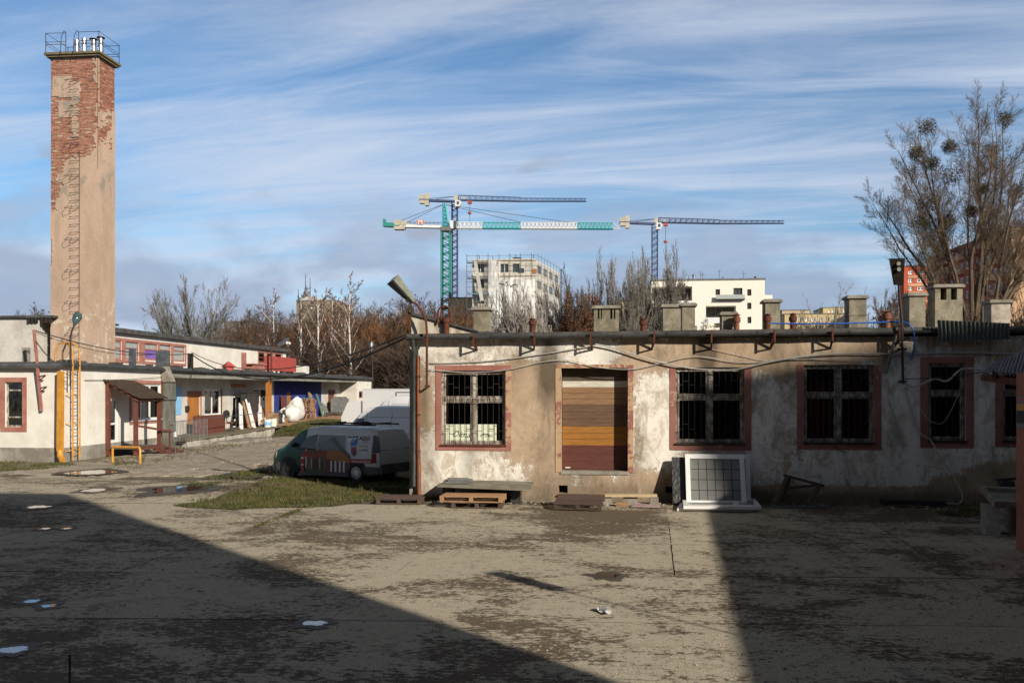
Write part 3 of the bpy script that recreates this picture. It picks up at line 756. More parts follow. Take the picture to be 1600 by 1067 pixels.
mb = MB(); mb.box(a+.01, b-.01, YF+.335, YF+.385, pf(930, 595)[1], d-.004); part('lintel_panel', mb, worn('dark lintel', (.07,.05,.035), (.10,.075,.05), 4), wk)
mb = MB(); mb.box(a-.02, b+.02, YF-.03, YF+.33, c-.05, c+.035); part('door_sill', mb, m_concrete, wk)
mb = MB(); mb.box(a+.09, a+.22, YF+.336, YF+.342, c+.08, c+.11); part('tag', mb, m_white, wk)
for v_ in vents:
    mb = MB(); mb.box(v_[0], v_[1], YF+.36, YF+.39, v_[2], v_[3]); part('vent_hole', mb, m_black, wk)
# green paint smears beside the door
t = NT('green paint smear'); f = t.step(t.noise(9, 5, .7), .47, .55)
mx = t.mix(f, (.40,.29,.18), (.06,.19,.07)); m_smear = t.done(mx, .85)
for (x0, y0, x1, y1) in ((982,671,990,687),(983,694,989,716)):
    q = rectF(x0, y0, x1, y1); mb = MB(); mb.add([(q[0], YF-.003, q[2]),(q[1], YF-.003, q[2]+.03),(q[1]-.02, YF-.003, q[3]),(q[0]+.02, YF-.003, q[3]-.02)], [(0,1,2,3)]); part('paint_smear', mb, m_smear, wk)
# papers in the first window
a, b, c, d = W['w1']
def text_mesh(s, size, mat, name='lettering', shear=0.0, bold=0.0, ext=.0):
    cu = bpy.data.curves.new('txt', 'FONT'); cu.body = s; cu.size = size; cu.shear = shear; cu.offset = bold; cu.align_x = 'LEFT'; cu.extrude = ext; cu.resolution_u = 2
    o = bpy.data.objects.new('txt', cu); col.objects.link(o); bpy.context.view_layer.update()
    dg = bpy.context.evaluated_depsgraph_get(); me = bpy.data.meshes.new_from_object(o.evaluated_get(dg)); me.materials.clear(); me.materials.append(mat)
    bpy.data.objects.remove(o); bpy.data.curves.remove(cu); me.name = name; return me
for (x0, y0, x1, y1, tx, sx) in ((696,663,733,688,'Okna',704),(746,663,775,689,'drzwi',748)):
    q = rectF(x0, y0, x1, y1); mb = MB(); mb.box(q[0], q[1], YF+.115, YF+.119, q[2], q[3])
    pp = solo('paper_sheet', mb, m_paper, 'cream paper sheet with handwritten word %s behind the first grille' % tx, 'notice', 'notices in the window')
    me = text_mesh(tx, .22 if tx == 'Okna' else .15, m_ink, shear=.45)
    o = bpy.data.objects.new('lettering', me); col.objects.link(o); o.parent = pp
    pos = Vector((pf(sx, 680)[0], YF+.112, pf(sx, 682)[1])); o.matrix_parent_inverse = Matrix.Identity(4)
    o.location = pos - pp.location; o.rotation_euler = (R(90), R(4), 0)

# brackets for old line insulators along the gutter
for i, px in enumerate((745, 834, 925, 1018, 1111, 1203, 1297, 1395)):
    x = pf(px, 545)[0]; mb = MB(); zt = ZT+.10+.01*i
    tilt = .05 if i % 2 else -.03
    mb.beam((x, YF-.003, ZT-.30), (x+tilt, YF-.40, zt-.26), .038, .04); mb.beam((x+tilt, YF-.40, zt-.30), (x+tilt, YF-.40, zt+.03), .04, .04); mb.beam((x+.01, YF-.003, ZT-.30), (x+tilt, YF-.40, zt), .04, .04)
    br = part('bracket', mb, m_rust, wk)
# monopitch upstand at the left end of the roof
mb = MB(); z0 = ZT+.10
p0 = PY(641, 491, YF+.05); p1 = PY(742, 519, YF+.05)
mb.prism([(XL+.02, YF+.02, z0), (p1.x, YF+.02, z0), (p1.x, YF+.02, p1.z), (XL+.02, YF+.02, p0.z)], (0, 3.2, 0)); part('roof_upstand', mb, worn('stained white render', (.60,.56,.48), (.33,.26,.18), 2.2, .92, stretch=(2,1,.6), grime=.5), wk)
mb = MB(); mb.prism([(XL-.06, YF-.05, p0.z+.01), (p1.x+.06, YF-.05, p1.z+.0), (p1.x+.06, YF-.05, p1.z+.05), (XL-.06, YF-.05, p0.z+.06)], (0, 3.35, 0)); part('upstand_roof', mb, m_bitumen, wk)

# chimney stacks on the roof: picture x0, x1, top, depth from facade, kind
stacks = [(740,764,482,1.5,'plain'),(928,967,480,3.0,'wide'),(1036,1064,478,4.4,'plain'),(1066,1086,476,2.4,'plain'),(1128,1150,490,2.2,'low'),(1196,1219,470,2.4,'plain'),(1327,1354,464,2.0,'block'),(1421,1446,460,2.4,'plain'),(1461,1504,447,2.6,'flue'),(1549,1579,471,3.4,'render')]
for i, (x0, x1, yt, dy, kd) in enumerate(stacks):
    Y = YF+dy; a = PY(x0, 500, Y); b = PY(x1, 500, Y); zt = PY((x0+x1)/2, yt, Y).z; zb_ = zroof(a.x, Y)-.03; dep = .55 if kd != 'wide' else .8
    mb = MB(); X0, X1 = a.x, b.x; hh = zt-zb_
    if kd in ('flue', 'wide'):
        zw = zt-.38 if kd == 'flue' else zt-.34
        mb.box(X0, X1, Y, Y+dep, zb_, zw)
        wd = X1-X0; cols_ = [(0,.20),(.42,.58),(.80,1)] if kd == 'flue' else [(0,.16),(.22,.28),(.32,.66),(.74,.80),(.86,1)]
        for u0, u1 in cols_: mb.box(X0+wd*u0, X0+wd*u1, Y, Y+dep, zw+.001, zt)
        mb.box(X0+.02, X1-.02, Y+dep-.1, Y+dep-.01, zw+.001, zt)
        mb.box(X0+.002, X1-.002, Y+.003, Y+dep-.003, zt-.06, zt+.002) if kd == 'flue' else None
    else:
        mb.box(X0, X1, Y, Y+dep, zb_, zt)
        if kd == 'block': mb.box(X0-.02, X1+.02, Y-.02, Y+dep+.02, zb_+hh*.48, zb_+hh*.50)
    st = part('chimney_stack', mb, m_stackc if kd != 'render' else worn('pale stack render', (.50,.44,.37), (.27,.22,.17), 3, .9, grime=.5), wk,
              label={'wide':'wide stack with vent slots', 'flue':'stack with two open flues', 'render':'pale rendered stack', 'low':'low stack', 'block':'two course block stack'}.get(kd))
    cp = MB(); cp.box(X0-.06, X1+.06, Y-.06, Y+dep+.06, zt-.04, zt+.02); cp.box(X0-.03, X1+.03, Y-.03, Y+dep+.03, zt+.021, zt+.05); part('cap', cp, m_concrete, st)
    fl = MB(); fl.box(X0-.06, X1+.06, Y-.07, Y+dep+.05, zb_, zb_+.13); part('flashing', fl, m_bitumen, st)
for px, yt, dy, mt in ((832,497,.35,m_rust),(1005,497,.8,m_rust),(1199,490,.7,m_rust),(1386,485,1.2,m_rustred),(1151,490,2.0,m_rustred),(1239,489,1.2,m_rust)):
    p = PY(px, yt, YF+dy); zb_ = zroof(p.x, p.y)-.02; mb = MB(); r = .085 if px != 1386 else .10
    mb.lathe((p.x, p.y, zb_), [(r*.9,0),(r*.9,(p.z-zb_)*.55),(r*1.25,(p.z-zb_)*.56),(r*1.25,(p.z-zb_)*.80),(r*.9,(p.z-zb_)*.82),(r*.9,(p.z-zb_)*.9),(r*1.3,(p.z-zb_)*.92),(r*.3,(p.z-zb_))], 12)
    part('vent_pipe', mb, mt, wk, smooth=True)
# double goose-neck vent
p = PY(691, 523, YF-.06); mb = MB(); q = lambda px, py: PY(px, py, YF-.06)
mb.tube([q(697,523), q(697,512), q(697,504)], .085, 10); mb.tube([q(697,504), q(697,498)], .11, 10)
for off in (0, .06):
    pts = [Vector((q(697,500).x-.02+off, YF-.06+off, q(697,500).z))]
    for k in range(9):
        t = math.pi*k/8; cx, cz = q(694, 489).x+off*.6, q(694, 489).z; rr = .17 - off*.7
        pts.append(Vector((cx+rr*math.cos(math.pi-t)*-1*-1, YF-.06+off*1.5, cz+rr*math.sin(t)*1.05)))
    pts = [Vector((pts[1].x, pts[1].y, q(697,505).z))]+pts[1:]+[Vector((pts[-1].x, pts[-1].y, q(697,502).z))]
    mb.tube(pts, .028, 8)
part('gooseneck_vent', mb, m_rust, wk, smooth=True)
# corrugated sheet hung under the eaves on the right
mb = MB(); c0_, c1_ = PY(1464,500,YF-.42), PY(1578,505,YF-.42); d0_, d1_ = PY(1466,535,YF-.42), PY(1576,530,YF-.42); n = 90
for i in range(n+1):
    u = i/n; y = .03*math.sin(u*2*math.pi*17); a = c0_.lerp(c1_, u); b = d0_.lerp(d1_, u)
    mb.v += [(a.x, a.y+y, a.z), (b.x, b.y+y-.05, b.z)]
for i in range(n): mb.f.append((2*i, 2*i+1, 2*i+3, 2*i+2)); mb.m.append(0)
part('corrugated_sheet', mb, m_corr, wk, smooth=True)

# ================================================================== long low building on the left
X0, X1, XU = -21.8, -23.3, -27.0
YC, YS, YE0, YE = 35.1, 43.96, 78.6, 83.6
ZL = 3.84
lb = thing('low_building', 'long white low building with set back upper storey and red trimmed windows', 'building', (X0, YC, 0))
def fX(Xp):
    return lambda u, v, d: (Xp-d, u, v)
def px_(px, py, X): p = PX(px, py, X); return p.y, p.z
def rectX(x0, y0, x1, y1, X):
    cy = (y0+y1)/2; cx = (x0+x1)/2
    return (px_(x0, cy, X)[0], px_(x1, cy, X)[0], px_(cx, y1, X)[1], px_(cx, y0, X)[1])
def fYc(u, v, d): return (u, YC+d, v)
def rectY(x0, y0, x1, y1, Y):
    cy = (y0+y1)/2; cx = (x0+x1)/2
    a = PY(x0, cy, Y).x; b = PY(x1, cy, Y).x; return (a, b, PY(cx, y1, Y).z, PY(cx, y0, Y).z)
def window_at(parent, fn, rect, depth, frame, pane, fw=.07, mull=1, trans=0, name='window', panemat=None, split=None):
    a, b, c, d = rect; mb = MB()
    def bar(u0, u1, v0, v1, d0=depth-.09, d1=depth-.02):
        P = [fn(u0, v0, d0), fn(u1, v0, d0), fn(u1, v1, d0), fn(u0, v1, d0), fn(u0, v0, d1), fn(u1, v0, d1), fn(u1, v1, d1), fn(u0, v1, d1)]
        mb.add(P, [(0,1,2,3),(7,6,5,4),(0,4,5,1),(1,5,6,2),(2,6,7,3),(3,7,4,0)])
    bar(a, a+fw, c, d); bar(b-fw, b, c, d); bar(a+fw, b-fw, c, c+fw); bar(a+fw, b-fw, d-fw, d)
    us = [a+fw + (b-a-2*fw)*i/(mull+1) for i in range(mull+2)]; vs = [c+fw, d-fw] if not split else [c+fw]+[c+(d-c)*q for q in split]+[d-fw]
    for u in us[1:-1]: bar(u-fw*.5, u+fw*.5, c+fw, d-fw)
    for v in vs[1:-1]:
        for i in range(mull+1): bar(us[i]+(fw*.5 if i else 0), us[i+1]-(fw*.5 if i < mull else 0), v-fw*.4, v+fw*.4, depth-.088, depth-.022)
    o = part(name, mb, frame, parent)
    for i in range(mull+1):
        for j in range(len(vs)-1):
            p = MB(); u0, u1, v0, v1 = us[i], us[i+1], vs[j], vs[j+1]
            p.add([fn(u0, v0, depth-.05), fn(u1, v0, depth-.05), fn(u1, v1, depth-.05), fn(u0, v1, depth-.05)], [(0,1,2,3)]); part('pane', p, pane if panemat is None else panemat(i, j), o)
    return o
def trim(parent, fn, rect, wd, mat, name='surround', sides='lrtb', out=.025):
    a, b, c, d = rect; mb = MB()
    def bar(u0, u1, v0, v1):
        P = [fn(u0, v0, -out), fn(u1, v0, -out), fn(u1, v1, -out), fn(u0, v1, -out), fn(u0, v0, .01), fn(u1, v0, .01), fn(u1, v1, .01), fn(u0, v1, .01)]
        mb.add(P, [(0,1,2,3),(7,6,5,4),(0,4,5,1),(1,5,6,2),(2,6,7,3),(3,7,4,0)])
    if 'l' in sides: bar(a-wd, a-.002, c-(wd if 'b' in sides else 0), d+(wd if 't' in sides else 0))
    if 'r' in sides: bar(b+.002, b+wd, c-(wd if 'b' in sides else 0), d+(wd if 't' in sides else 0))
    if 't' in sides: bar(a, b, d+.002, d+wd)
    if 'b' in sides: bar(a, b, c-wd, c-.002)
    return part(name, mb, mat, parent)
def wall_l(name, u0, u1, v0, v1, ops, depth, fn, mat, step=1.0):
    mb, _ = wall_grid(u0, u1, v0, v1, ops, depth, step, fn); return part(name, mb, mat, lb)
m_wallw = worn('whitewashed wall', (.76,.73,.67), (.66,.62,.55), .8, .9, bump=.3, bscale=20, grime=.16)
m_shadew = worn('shaded white wall', (.62,.59,.53), (.50,.46,.40), 1.1, .9, bump=.3, bscale=20, grime=.2)  # dimmed copy of the whitewash, shade put into the colour
# front wall that faces the yard
wn = rectY(8, 597, 35, 667, YC)
wall_l('wall', -40, X0, .55, ZL, [wn], .2, fYc, m_wallw)
pl = MB(); pl.box(-40, X0+.02, YC-.03, YC+.2, -.1, .55); part('plinth', pl, m_plinth, lb)
w_ = window_at(lb, fYc, wn, .18, m_peel, m_glass, .07, 0, split=[.22, .82])
trim(lb, fYc, wn, .19, m_pink)
rd = MB(); q = rectY(-14, 590, 3, 668, YC); rd.box(q[0], q[1], YC-.03, YC+.01, q[2], q[3]); part('red_panel', rd, m_pink, lb)
# side wall along the porch
dr = rectX(169, 622, 184, 691, X0); wv = rectX(205, 600, 251, 656, X0)
wall_l('wall', YC, YS, .55, ZL, [dr, wv], .2, fX(X0), m_wallw)
pl = MB(); pl.box(X0-.2, X0+.03, YC+.2, YS, -.1, .55); part('plinth', pl, m_plinth, lb)
window_at(lb, fX(X0), wv, .14, m_pvc, m_glass, .10, 2); trim(lb, fX(X0), wv, .17, m_pink)
sl = MB(); sl.box(X0-.02, X0+.09, wv[0]-.15, wv[1]+.15, wv[2]-.03, wv[2]+.02); part('sill', sl, m_pvc, lb)
window_at(lb, fX(X0), dr, .12, m_pvc, m_glass, .11, 0, split=[.42], name='door')
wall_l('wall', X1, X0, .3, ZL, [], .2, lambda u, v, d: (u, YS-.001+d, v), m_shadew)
# set back wall under the canopy
zd = lambda y: .38 + (y-44)*.0125
ops = {}
for k, r in {'dor':(294,614,313,679),'wi1':(320,608,345,648),'wdr':(363,617,378,669),'wi2':(397,607,418,655),'bd':(448,612,456,645),'wd1':(513,611,523,647),'wd2':(539,607,548,641)}.items(): ops[k] = rectX(*r, X1)
yb0, yb1 = px_(428, 620, X1)[0], px_(502, 620, X1)[0]
sub = lambda lo, hi: [ops[k] for k in ops if lo <= ops[k][0] < hi]
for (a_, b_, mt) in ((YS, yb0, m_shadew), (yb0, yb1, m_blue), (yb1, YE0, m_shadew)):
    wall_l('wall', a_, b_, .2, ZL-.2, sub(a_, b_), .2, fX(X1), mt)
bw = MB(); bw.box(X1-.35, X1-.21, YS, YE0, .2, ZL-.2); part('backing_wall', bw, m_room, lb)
def door(key, mat, trimmat, label=None):
    a, b, c, d = ops[key]; mb = MB(); mb.box(X1-.12, X1-.07, a+.01, b-.01, c+.01, d-.01); o = part('door', mb, mat, lb, label=label)
    h = MB(); h.box(X1-.07, X1-.02, b-.18, b-.1, c+1.0, c+1.12); part('handle', h, m_dark, o)
    pn = MB()
    for z0, z1 in ((.12, .42), (.5, .9)): pn.box(X1-.072, X1-.060, a+.15, b-.15, c+(d-c)*z0, c+(d-c)*z1)
    part('door_panel', pn, mat, o, kind='stuff'); 
    if trimmat: trim(lb, fX(X1), ops[key], .12, trimmat, 'door_frame', 'lrt')
door('dor', m_orange, m_pink, 'ochre door'); door('bd', m_orange, None, 'ochre door in the blue wall'); door('wd1', m_redwood, m_pink, 'brown door beside the blue wall'); door('wd2', m_redwood, m_pink, 'brown door furthest along the dock')
for k in ('wi1', 'wi2'): window_at(lb, fX(X1), ops[k], .15, m_pvc, m_glass, .08, 1); trim(lb, fX(X1), ops[k], .14, m_redwood, sides='r')
window_at(lb, fX(X1), ops['wdr'], .12, m_pvc, m_glass, .16, 1, split=[.25], name='glazed_door')
pa = MB(); pq = rectX(272, 604, 283, 648, X1); pa.box(X1, X1+.03, pq[0], pq[1], pq[2], pq[3]); part('light_blue_board', pa, m_blueg, lb)
bx_ = MB(); pq = rectX(289, 634, 293, 643, X1); bx_.box(X1, X1+.12, pq[0], pq[1], pq[2], pq[3]); part('letter_box', bx_, m_dark, lb)
sg = MB(); pq = rectX(361, 600, 384, 605, X1); sg.box(X1, X1+.06, pq[0], pq[1], pq[2], pq[3]); part('wooden_sign', sg, m_orange, lb)
# end block
wn2 = rectX(561, 611, 568, 622, X0)
wall_l('wall', YE0, YE, 0, ZL-.12, [wn2], .2, fX(X0), m_wallw); window_at(lb, fX(X0), wn2, .15, m_pink, m_glass, .10, 0)
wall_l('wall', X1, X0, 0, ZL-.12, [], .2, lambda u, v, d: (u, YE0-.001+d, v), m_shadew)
# roofs, gutters and canopy
r_ = MB(); r_.box(-40, X0+.12, YC-.18, YS, ZL+.002, ZL+.16); part('roof', r_, m_bitumen, lb)
r_ = MB(); r_.box(XU-.2, X0+.10, YS+.002, YE+.1, ZL-.02, ZL+.15); part('roof', r_, m_bitumen, lb)
cn = MB(); cn.box(X1-.2, X0+.02, YS+.003, YE0-.002, ZL-.36, ZL-.022); part('canopy_slab', cn, worn('canopy edge', (.30,.30,.265), (.17,.165,.13), 2, .9, stretch=(1,.5,2), grime=.5), lb)
gt = MB(); gt.tube([(X0+.19, YC-.2, ZL+.03), (X0+.19, YS, ZL+.0)], .085, 8); gt.tube([(X0+.19, YS+.1, ZL+.02), (X0+.19, YE+.1, ZL-.05)], .075, 8); part('gutter', gt, m_gutter, lb, smooth=True, kind='stuff')
gt = MB(); gt.tube([(-40, YC-.25, ZL+.05), (X0+.1, YC-.25, ZL+.0)], .095, 8); part('gutter', gt, m_zinc, lb, smooth=True)
rr = random.Random(5); rub = MB()
for i in range(90):
    y = rr.uniform(YC+.2, YE-1); x = X0 - rr.uniform(-.05, .9); s_ = rr.uniform(.05, .22); rub.box(x-s_, x+s_, y-s_*1.6, y+s_*1.6, ZL+.13, ZL+.15+rr.uniform(.03, .12))
part('loose_felt', rub, m_bitumen, lb, kind='stuff')
# upper storey
ZU = 6.0; yU0, yU1 = 46.0, px_(447, 560, XU)[0]
uw = [rectX(*r, XU) for r in ((178,532,190,562),(196,533,217,563),(226,536,246,563),(249,537,267,564),(271,538,289,565),(404,551,414,566),(417,552,427,566),(430,552,440,566))]
wall_l('wall', yU0, yU1, ZL, ZU, uw, .2, fX(XU), m_wallw)
m_pvio = worn('violet curtain', (.20,.10,.42), (.24,.13,.46), 2, .8, bump=0)
m_frost = worn('frosted pane', (.32,.36,.36), (.40,.43,.42), 3, .25, bump=0, grime=.2)
for i, r in enumerate(uw):
    window_at(lb, fX(XU), r, .12, m_pink if i < 5 else m_redwood, m_frost, .10, 0, split=[.62] if i < 5 else [.5], panemat=(lambda a, b, i=i: m_pvio if (i == 2 and b == 0) else (m_glass if i >= 5 else m_frost)))
for (a_, b_) in ((0, 4), (5, 7)):
    rc = (uw[a_][0], uw[b_][1], uw[a_][2], uw[a_][3]); trim(lb, fX(XU), rc, .16, m_pink, 'window_band')
    for i in range(a_, b_):
        q = MB(); q.box(XU-.01, XU+.024, uw[i][1]+.002, uw[i+1][0]-.002, rc[2], rc[3]); part('mullion', q, m_pink, lb)
r_ = MB(); r_.box(XU-12, XU+.28, yU0-.2, yU1+.3, ZU, ZU+.26); part('roof', r_, m_bitumen, lb)
ew = MB(); ew.box(XU-12, XU-.2, yU1-.25, yU1, ZL, ZU); part('wall', ew, m_shadew, lb)
# upper block left of the stack and the recess beside it
YB = 44.6; xa = PY(60, 540, YB).x
r_ = MB(); r_.box(-48, xa, YB, YB+6, ZL, PY(40, 497, YB).z); part('wall', r_, m_upper, lb)
zt = PY(40, 497, YB).z; r_ = MB(); r_.box(-48, xa+.9, YB-.15, YB+6.2, zt, zt+.12); part('roof', r_, m_bitumen, lb)
r_ = MB(); r_.box(xa, xa+.9, YB+2.4, YB+2.6, ZL, zt); part('wall', r_, m_wallside, lb)
for i in range(6):
    p = MB(); x = xa-.52+i*.20+(.15 if i > 2 else 0); p.box(x, x+.11, YB-.13, YB+.05, zt-.26, zt-.002); part('rafter_end', p, m_dark, lb)
# chimney tower ------------------------------------------------------
tw = thing('chimney_tower', 'tall square chimney tower with bare brick showing through fallen render', 'chimney', (-27.2, 45.7, ZL))
YT = 44.9; xL = PY(79, 300, YT).x; xR = PY(152.5, 300, YT).x; yB = PX(179.5, 300, xR).y; zT = PY(115, 90, YT).z
core = MB(); core.box(xL+.03, xR-.03, YT+.03, yB-.02, ZL, zT); m_mortar = worn('lime mortar', (.46,.37,.28), (.36,.28,.21), 3, .95, grime=.4)
part('shaft', core, m_mortar, tw)
def bare(px, py, side):
    """where the render has fallen, in picture coordinates of the front face (side 0) or right face (side 1)"""
    n = .5*mn.noise((px*.045, py*.045, 3+side)) + .32*mn.noise((px*.13, py*.16, 7)) + .2*mn.noise((px*.4, py*.4, 1))
    if side == 0:
        v = -.6
        if py < 248: v = .55 - max(0, (py-225)/40)
        if 82 < px < 112 and 120 < py < 152: v = -.9 + (px-100)*.02
        if 112 <= px < 128 and 128 < py < 215: v -= .85*math.exp(-((px-117)/9)**2)
        if px > 138: v -= .40*(px-138)/8
        if px > 128 and 245 < py: v = -.9
        if 238 < py < 330: v = max(v, .55 - (px-80)/(30 if py < 290 else 18))
        if 92 < px < 112 and 158 < py < 185: v -= .7
        if 365 < py < 420: v = max(v, .35-(px-78)/6)
        if 475 < py < 530: v = max(v, .25-(px-78)/6)
        return v + n > 0
    v = -.6
    if py < 175: v = .45 if px > 156 else -.1
    elif py < 240: v = .05
    if px > 176: v -= .3
    return v + n > 0
bmat = []
for i, (c1, c2) in enumerate((((.42,.17,.105),(.31,.12,.075)), ((.50,.25,.16),(.40,.19,.12)), ((.30,.11,.075),(.20,.08,.055)))): bmat.append(worn('brick %s' % 'abc'[i], c1, c2, 8, .9, grime=.4))
bk = MB(); rs = MB(); cs_ = .085
for side in (0, 1):
    u0, u1 = (xL, xR) if side == 0 else (YT, yB)
    P = (lambda u, z, d: (u, YT+d, z)) if side == 0 else (lambda u, z, d: (xR-d, u, z))
    nz = int((zT-ZL)/cs_); nu = int((u1-u0)/cs_); du = (u1-u0)/nu; dz = (zT-ZL)/nz
    mask = np.zeros((nz, nu), bool)
    for j in range(nz):
        for i in range(nu):
            q = proj(P(u0+(i+.5)*du, ZL+(j+.5)*dz, 0)); mask[j, i] = not bare(q[0], q[1], side)
    for j in range(nz):
        i = 0
        while i < nu:
            if not mask[j, i]: i += 1; continue
            k = i
            while k < nu and mask[j, k]: k += 1
            a, b, z0, z1 = u0+i*du, u0+k*du, ZL+j*dz, ZL+(j+1)*dz
            jl = random.uniform(-.03, .03) if i > 0 else 0; jr = random.uniform(-.03, .03) if k < nu else 0
            th = -.015
            rs.add([P(a+jl, z0, th), P(b+jr, z0, th), P(b+jr, z1, th), P(a+jl, z1, th)], [(0,1,2,3)])
            if i > 0: rs.add([P(a+jl, z0, th), P(a+jl, z1, th), P(a+jl, z1, .04), P(a+jl, z0, .04)], [(0,1,2,3)])
            if k < nu: rs.add([P(b+jr, z0, th), P(b+jr, z1, th), P(b+jr, z1, .04), P(b+jr, z0, .04)], [(0,1,2,3)])
            for m_ in range(i, k):
                for (jj, zz) in ((j-1, z0), (j+1, z1)):
                    if 0 <= jj < nz and not mask[jj, m_]:
                        aa, bb = u0+m_*du, u0+(m_+1)*du; rs.add([P(aa, zz, th), P(bb, zz, th), P(bb, zz, .04), P(aa, zz, .04)], [(0,1,2,3)])
            i = k
    row = 0; z = ZL+.01
    while z < zT-.07:
        u = u0 + (-.125 if row % 2 else 0)
        while u < u1:
            a, b = max(u, u0), min(u+.245, u1)
            if b-a > .05:
                q = proj(P((a+b)/2, z+.03, 0))
                if bare(q[0], q[1], side) or bare(q[0]-2.5, q[1], side) or bare(q[0]+2.5, q[1], side):
                    bk.k = random.choice((0,0,0,1,2)); o_ = random.uniform(-.004, .008)
                    if random.random() > .03:
                        V = [P(a+.006, z+.004, .015-o_), P(b-.006, z+.004, .015-o_), P(b-.006, z+.056, .015-o_), P(a+.006, z+.056, .015-o_), P(a+.003, z, .04), P(b-.003, z, .04), P(b-.003, z+.06, .04), P(a+.003, z+.06, .04)]
                        bk.add(V, [(0,1,2,3),(0,4,5,1),(1,5,6,2),(2,6,7,3),(3,7,4,0)])
            u += .257
        z += .0775; row += 1
part('brickwork', bk, bmat, tw, kind='stuff')
def mat_render():
    t = NT('tower render'); x, y, z = t.xyz(); v = t.mapv((1,1,.4))
    a = t.step(t.noise(.9, 6, .65, v, .5), .36, .66); c = t.mix(a, (.50,.365,.275), (.39,.285,.21))
    g = t.step(t.noise(1.6, 5, .6, t.mapv((1,1,.7), loc=(3,1,4)), .4), .52, .66)
    c = t.mix(t.math('MULTIPLY', g, t.step(z, 11, 13.5)), c, (.27,.245,.20))
    wm = t.math('MULTIPLY', t.step(t.noise(2.6, 5, .7), .56, .62), t.step(z, 8.3, 6.2))
    c = t.mix(t.math('MULTIPLY', wm, .8), c, (.62,.57,.48))
    c = t.mix(t.math('MULTIPLY', t.step(t.noise(14, 4, .7), .5, .75), .35), c, (.24,.17,.12))
    t.bump(t.noise(9, 6, .7), .5, .03); return t.done(c, .93, spec=.2)
part('render_coat', rs, mat_render(), tw, kind='stuff')
qn = MB(); qn.box(xR-.16, xR+.02, YT-.02, YT+.16, ZL, PY(150, 265, YT).z); part('corner_render', qn, mat_render(), tw)
cp = MB(); cp.box(xL-.14, xR+.16, YT-.16, yB+.14, zT, zT+.10); cp.box(xL-.22, xR+.24, YT-.24, yB+.22, zT+.101, zT+.22); part('cap_slab', cp, worn('mossy cap', (.20,.165,.09), (.13,.115,.07), 4, .95, grime=.5), tw)
zc_ = zT+.22; rl = MB(); r_ = .014
pt = lambda a, b: (xL-.16+(xR-xL+.32)*a, YT-.16+(yB-YT+.30)*b)
posts = [(0,0),(.38,0),(.62,0),(1,0),(1,1),(0,1),(.5,1)]
for a, b in posts: x, y = pt(a, b); rl.tube([(x,y,zc_), (x,y,zc_+1.02)], .018, 5)
for (a, b) in (((0,0),(.38,0)),((.62,0),(1,0)),((1,0),(1,1)),((0,1),(1,1)),((0,0),(0,1))):
    for z in (.42, .55, 1.0):
        p, q = pt(*a), pt(*b); rl.tube([(*p, zc_+z), (*q, zc_+z-.02)], r_, 4)
x0_, y0_ = pt(.38, 0); x1_, y1_ = pt(.62, 0)
for xx in (x0_, x1_): rl.tube([(xx, y0_-.02, zc_+1.0), (xx-.04, y0_-.1, zc_+1.05), (xx-.12, y0_-.2, zc_+.7), (xx-.16, y0_-.22, zc_-.2)], .018, 5)
part('railing', rl, m_dark, tw, kind='stuff')
for i, (a, h) in enumerate(((.36,1.02),(.50,1.10),(.68,.98),(.82,1.04))):
    x, y = pt(a, .55); fl = MB(); fl.lathe((x, y, zc_-.02), [(.135,0),(.135,h*.33),(.145,h*.34),(.145,h*.36),(.135,h*.37),(.135,h*.7),(.145,h*.71),(.135,h*.73),(.135,h)], 14)
    f = part('flue_pipe', fl, m_steel, tw, smooth=True)
    if i > 1: 
        cw = MB(); cw.lathe((x, y, zc_+h+.03), [(.21,0),(.20,.03),(.02,.09)], 14); cw.tube([(x-.09,y,zc_+h-.04),(x-.09,y,zc_+h+.04)], .01, 4); cw.tube([(x+.09,y,zc_+h-.04),(x+.09,y,zc_+h+.04)], .01, 4); part('cowl', cw, m_dark, f)
# step irons with their guard hoops
rg = []
zz = zT-1.3; k = 0; xm = PY(117, 300, YT).x
while zz > ZL+.3:
    st = MB(); st.tube([(xm-.22, YT, zz+.06), (xm-.20, YT-.16, zz), (xm+.20, YT-.16, zz+.03), (xm+.22, YT, zz+.06)], .011, 5); part('step_iron', st, m_dark, tw)
    if k % 4 == 0:
        hp = MB(); hp.tube([(xm-.32, YT, zz+.22), (xm-.42, YT-.30, zz+.04), (xm-.12, YT-.52, zz-.03), (xm+.20, YT-.38, zz+.08), (xm+.25, YT, zz+.16)], .011, 5)
        hp.tube([(xm-.22, YT, zz+.24), (xm+.1, YT-.42, zz-.02)], .009, 5); part('guard_hoop', hp, m_dark, tw)
    zz -= .405; k += 1
cd_ = MB(); x = PY(124, 300, YT).x; cd_.tube([(x+.02, YT-.03, PY(124,235,YT).z), (x, YT-.03, ZL+.1)], .015, 5); part('lightning_rod_cable', cd_, m_dark, tw)

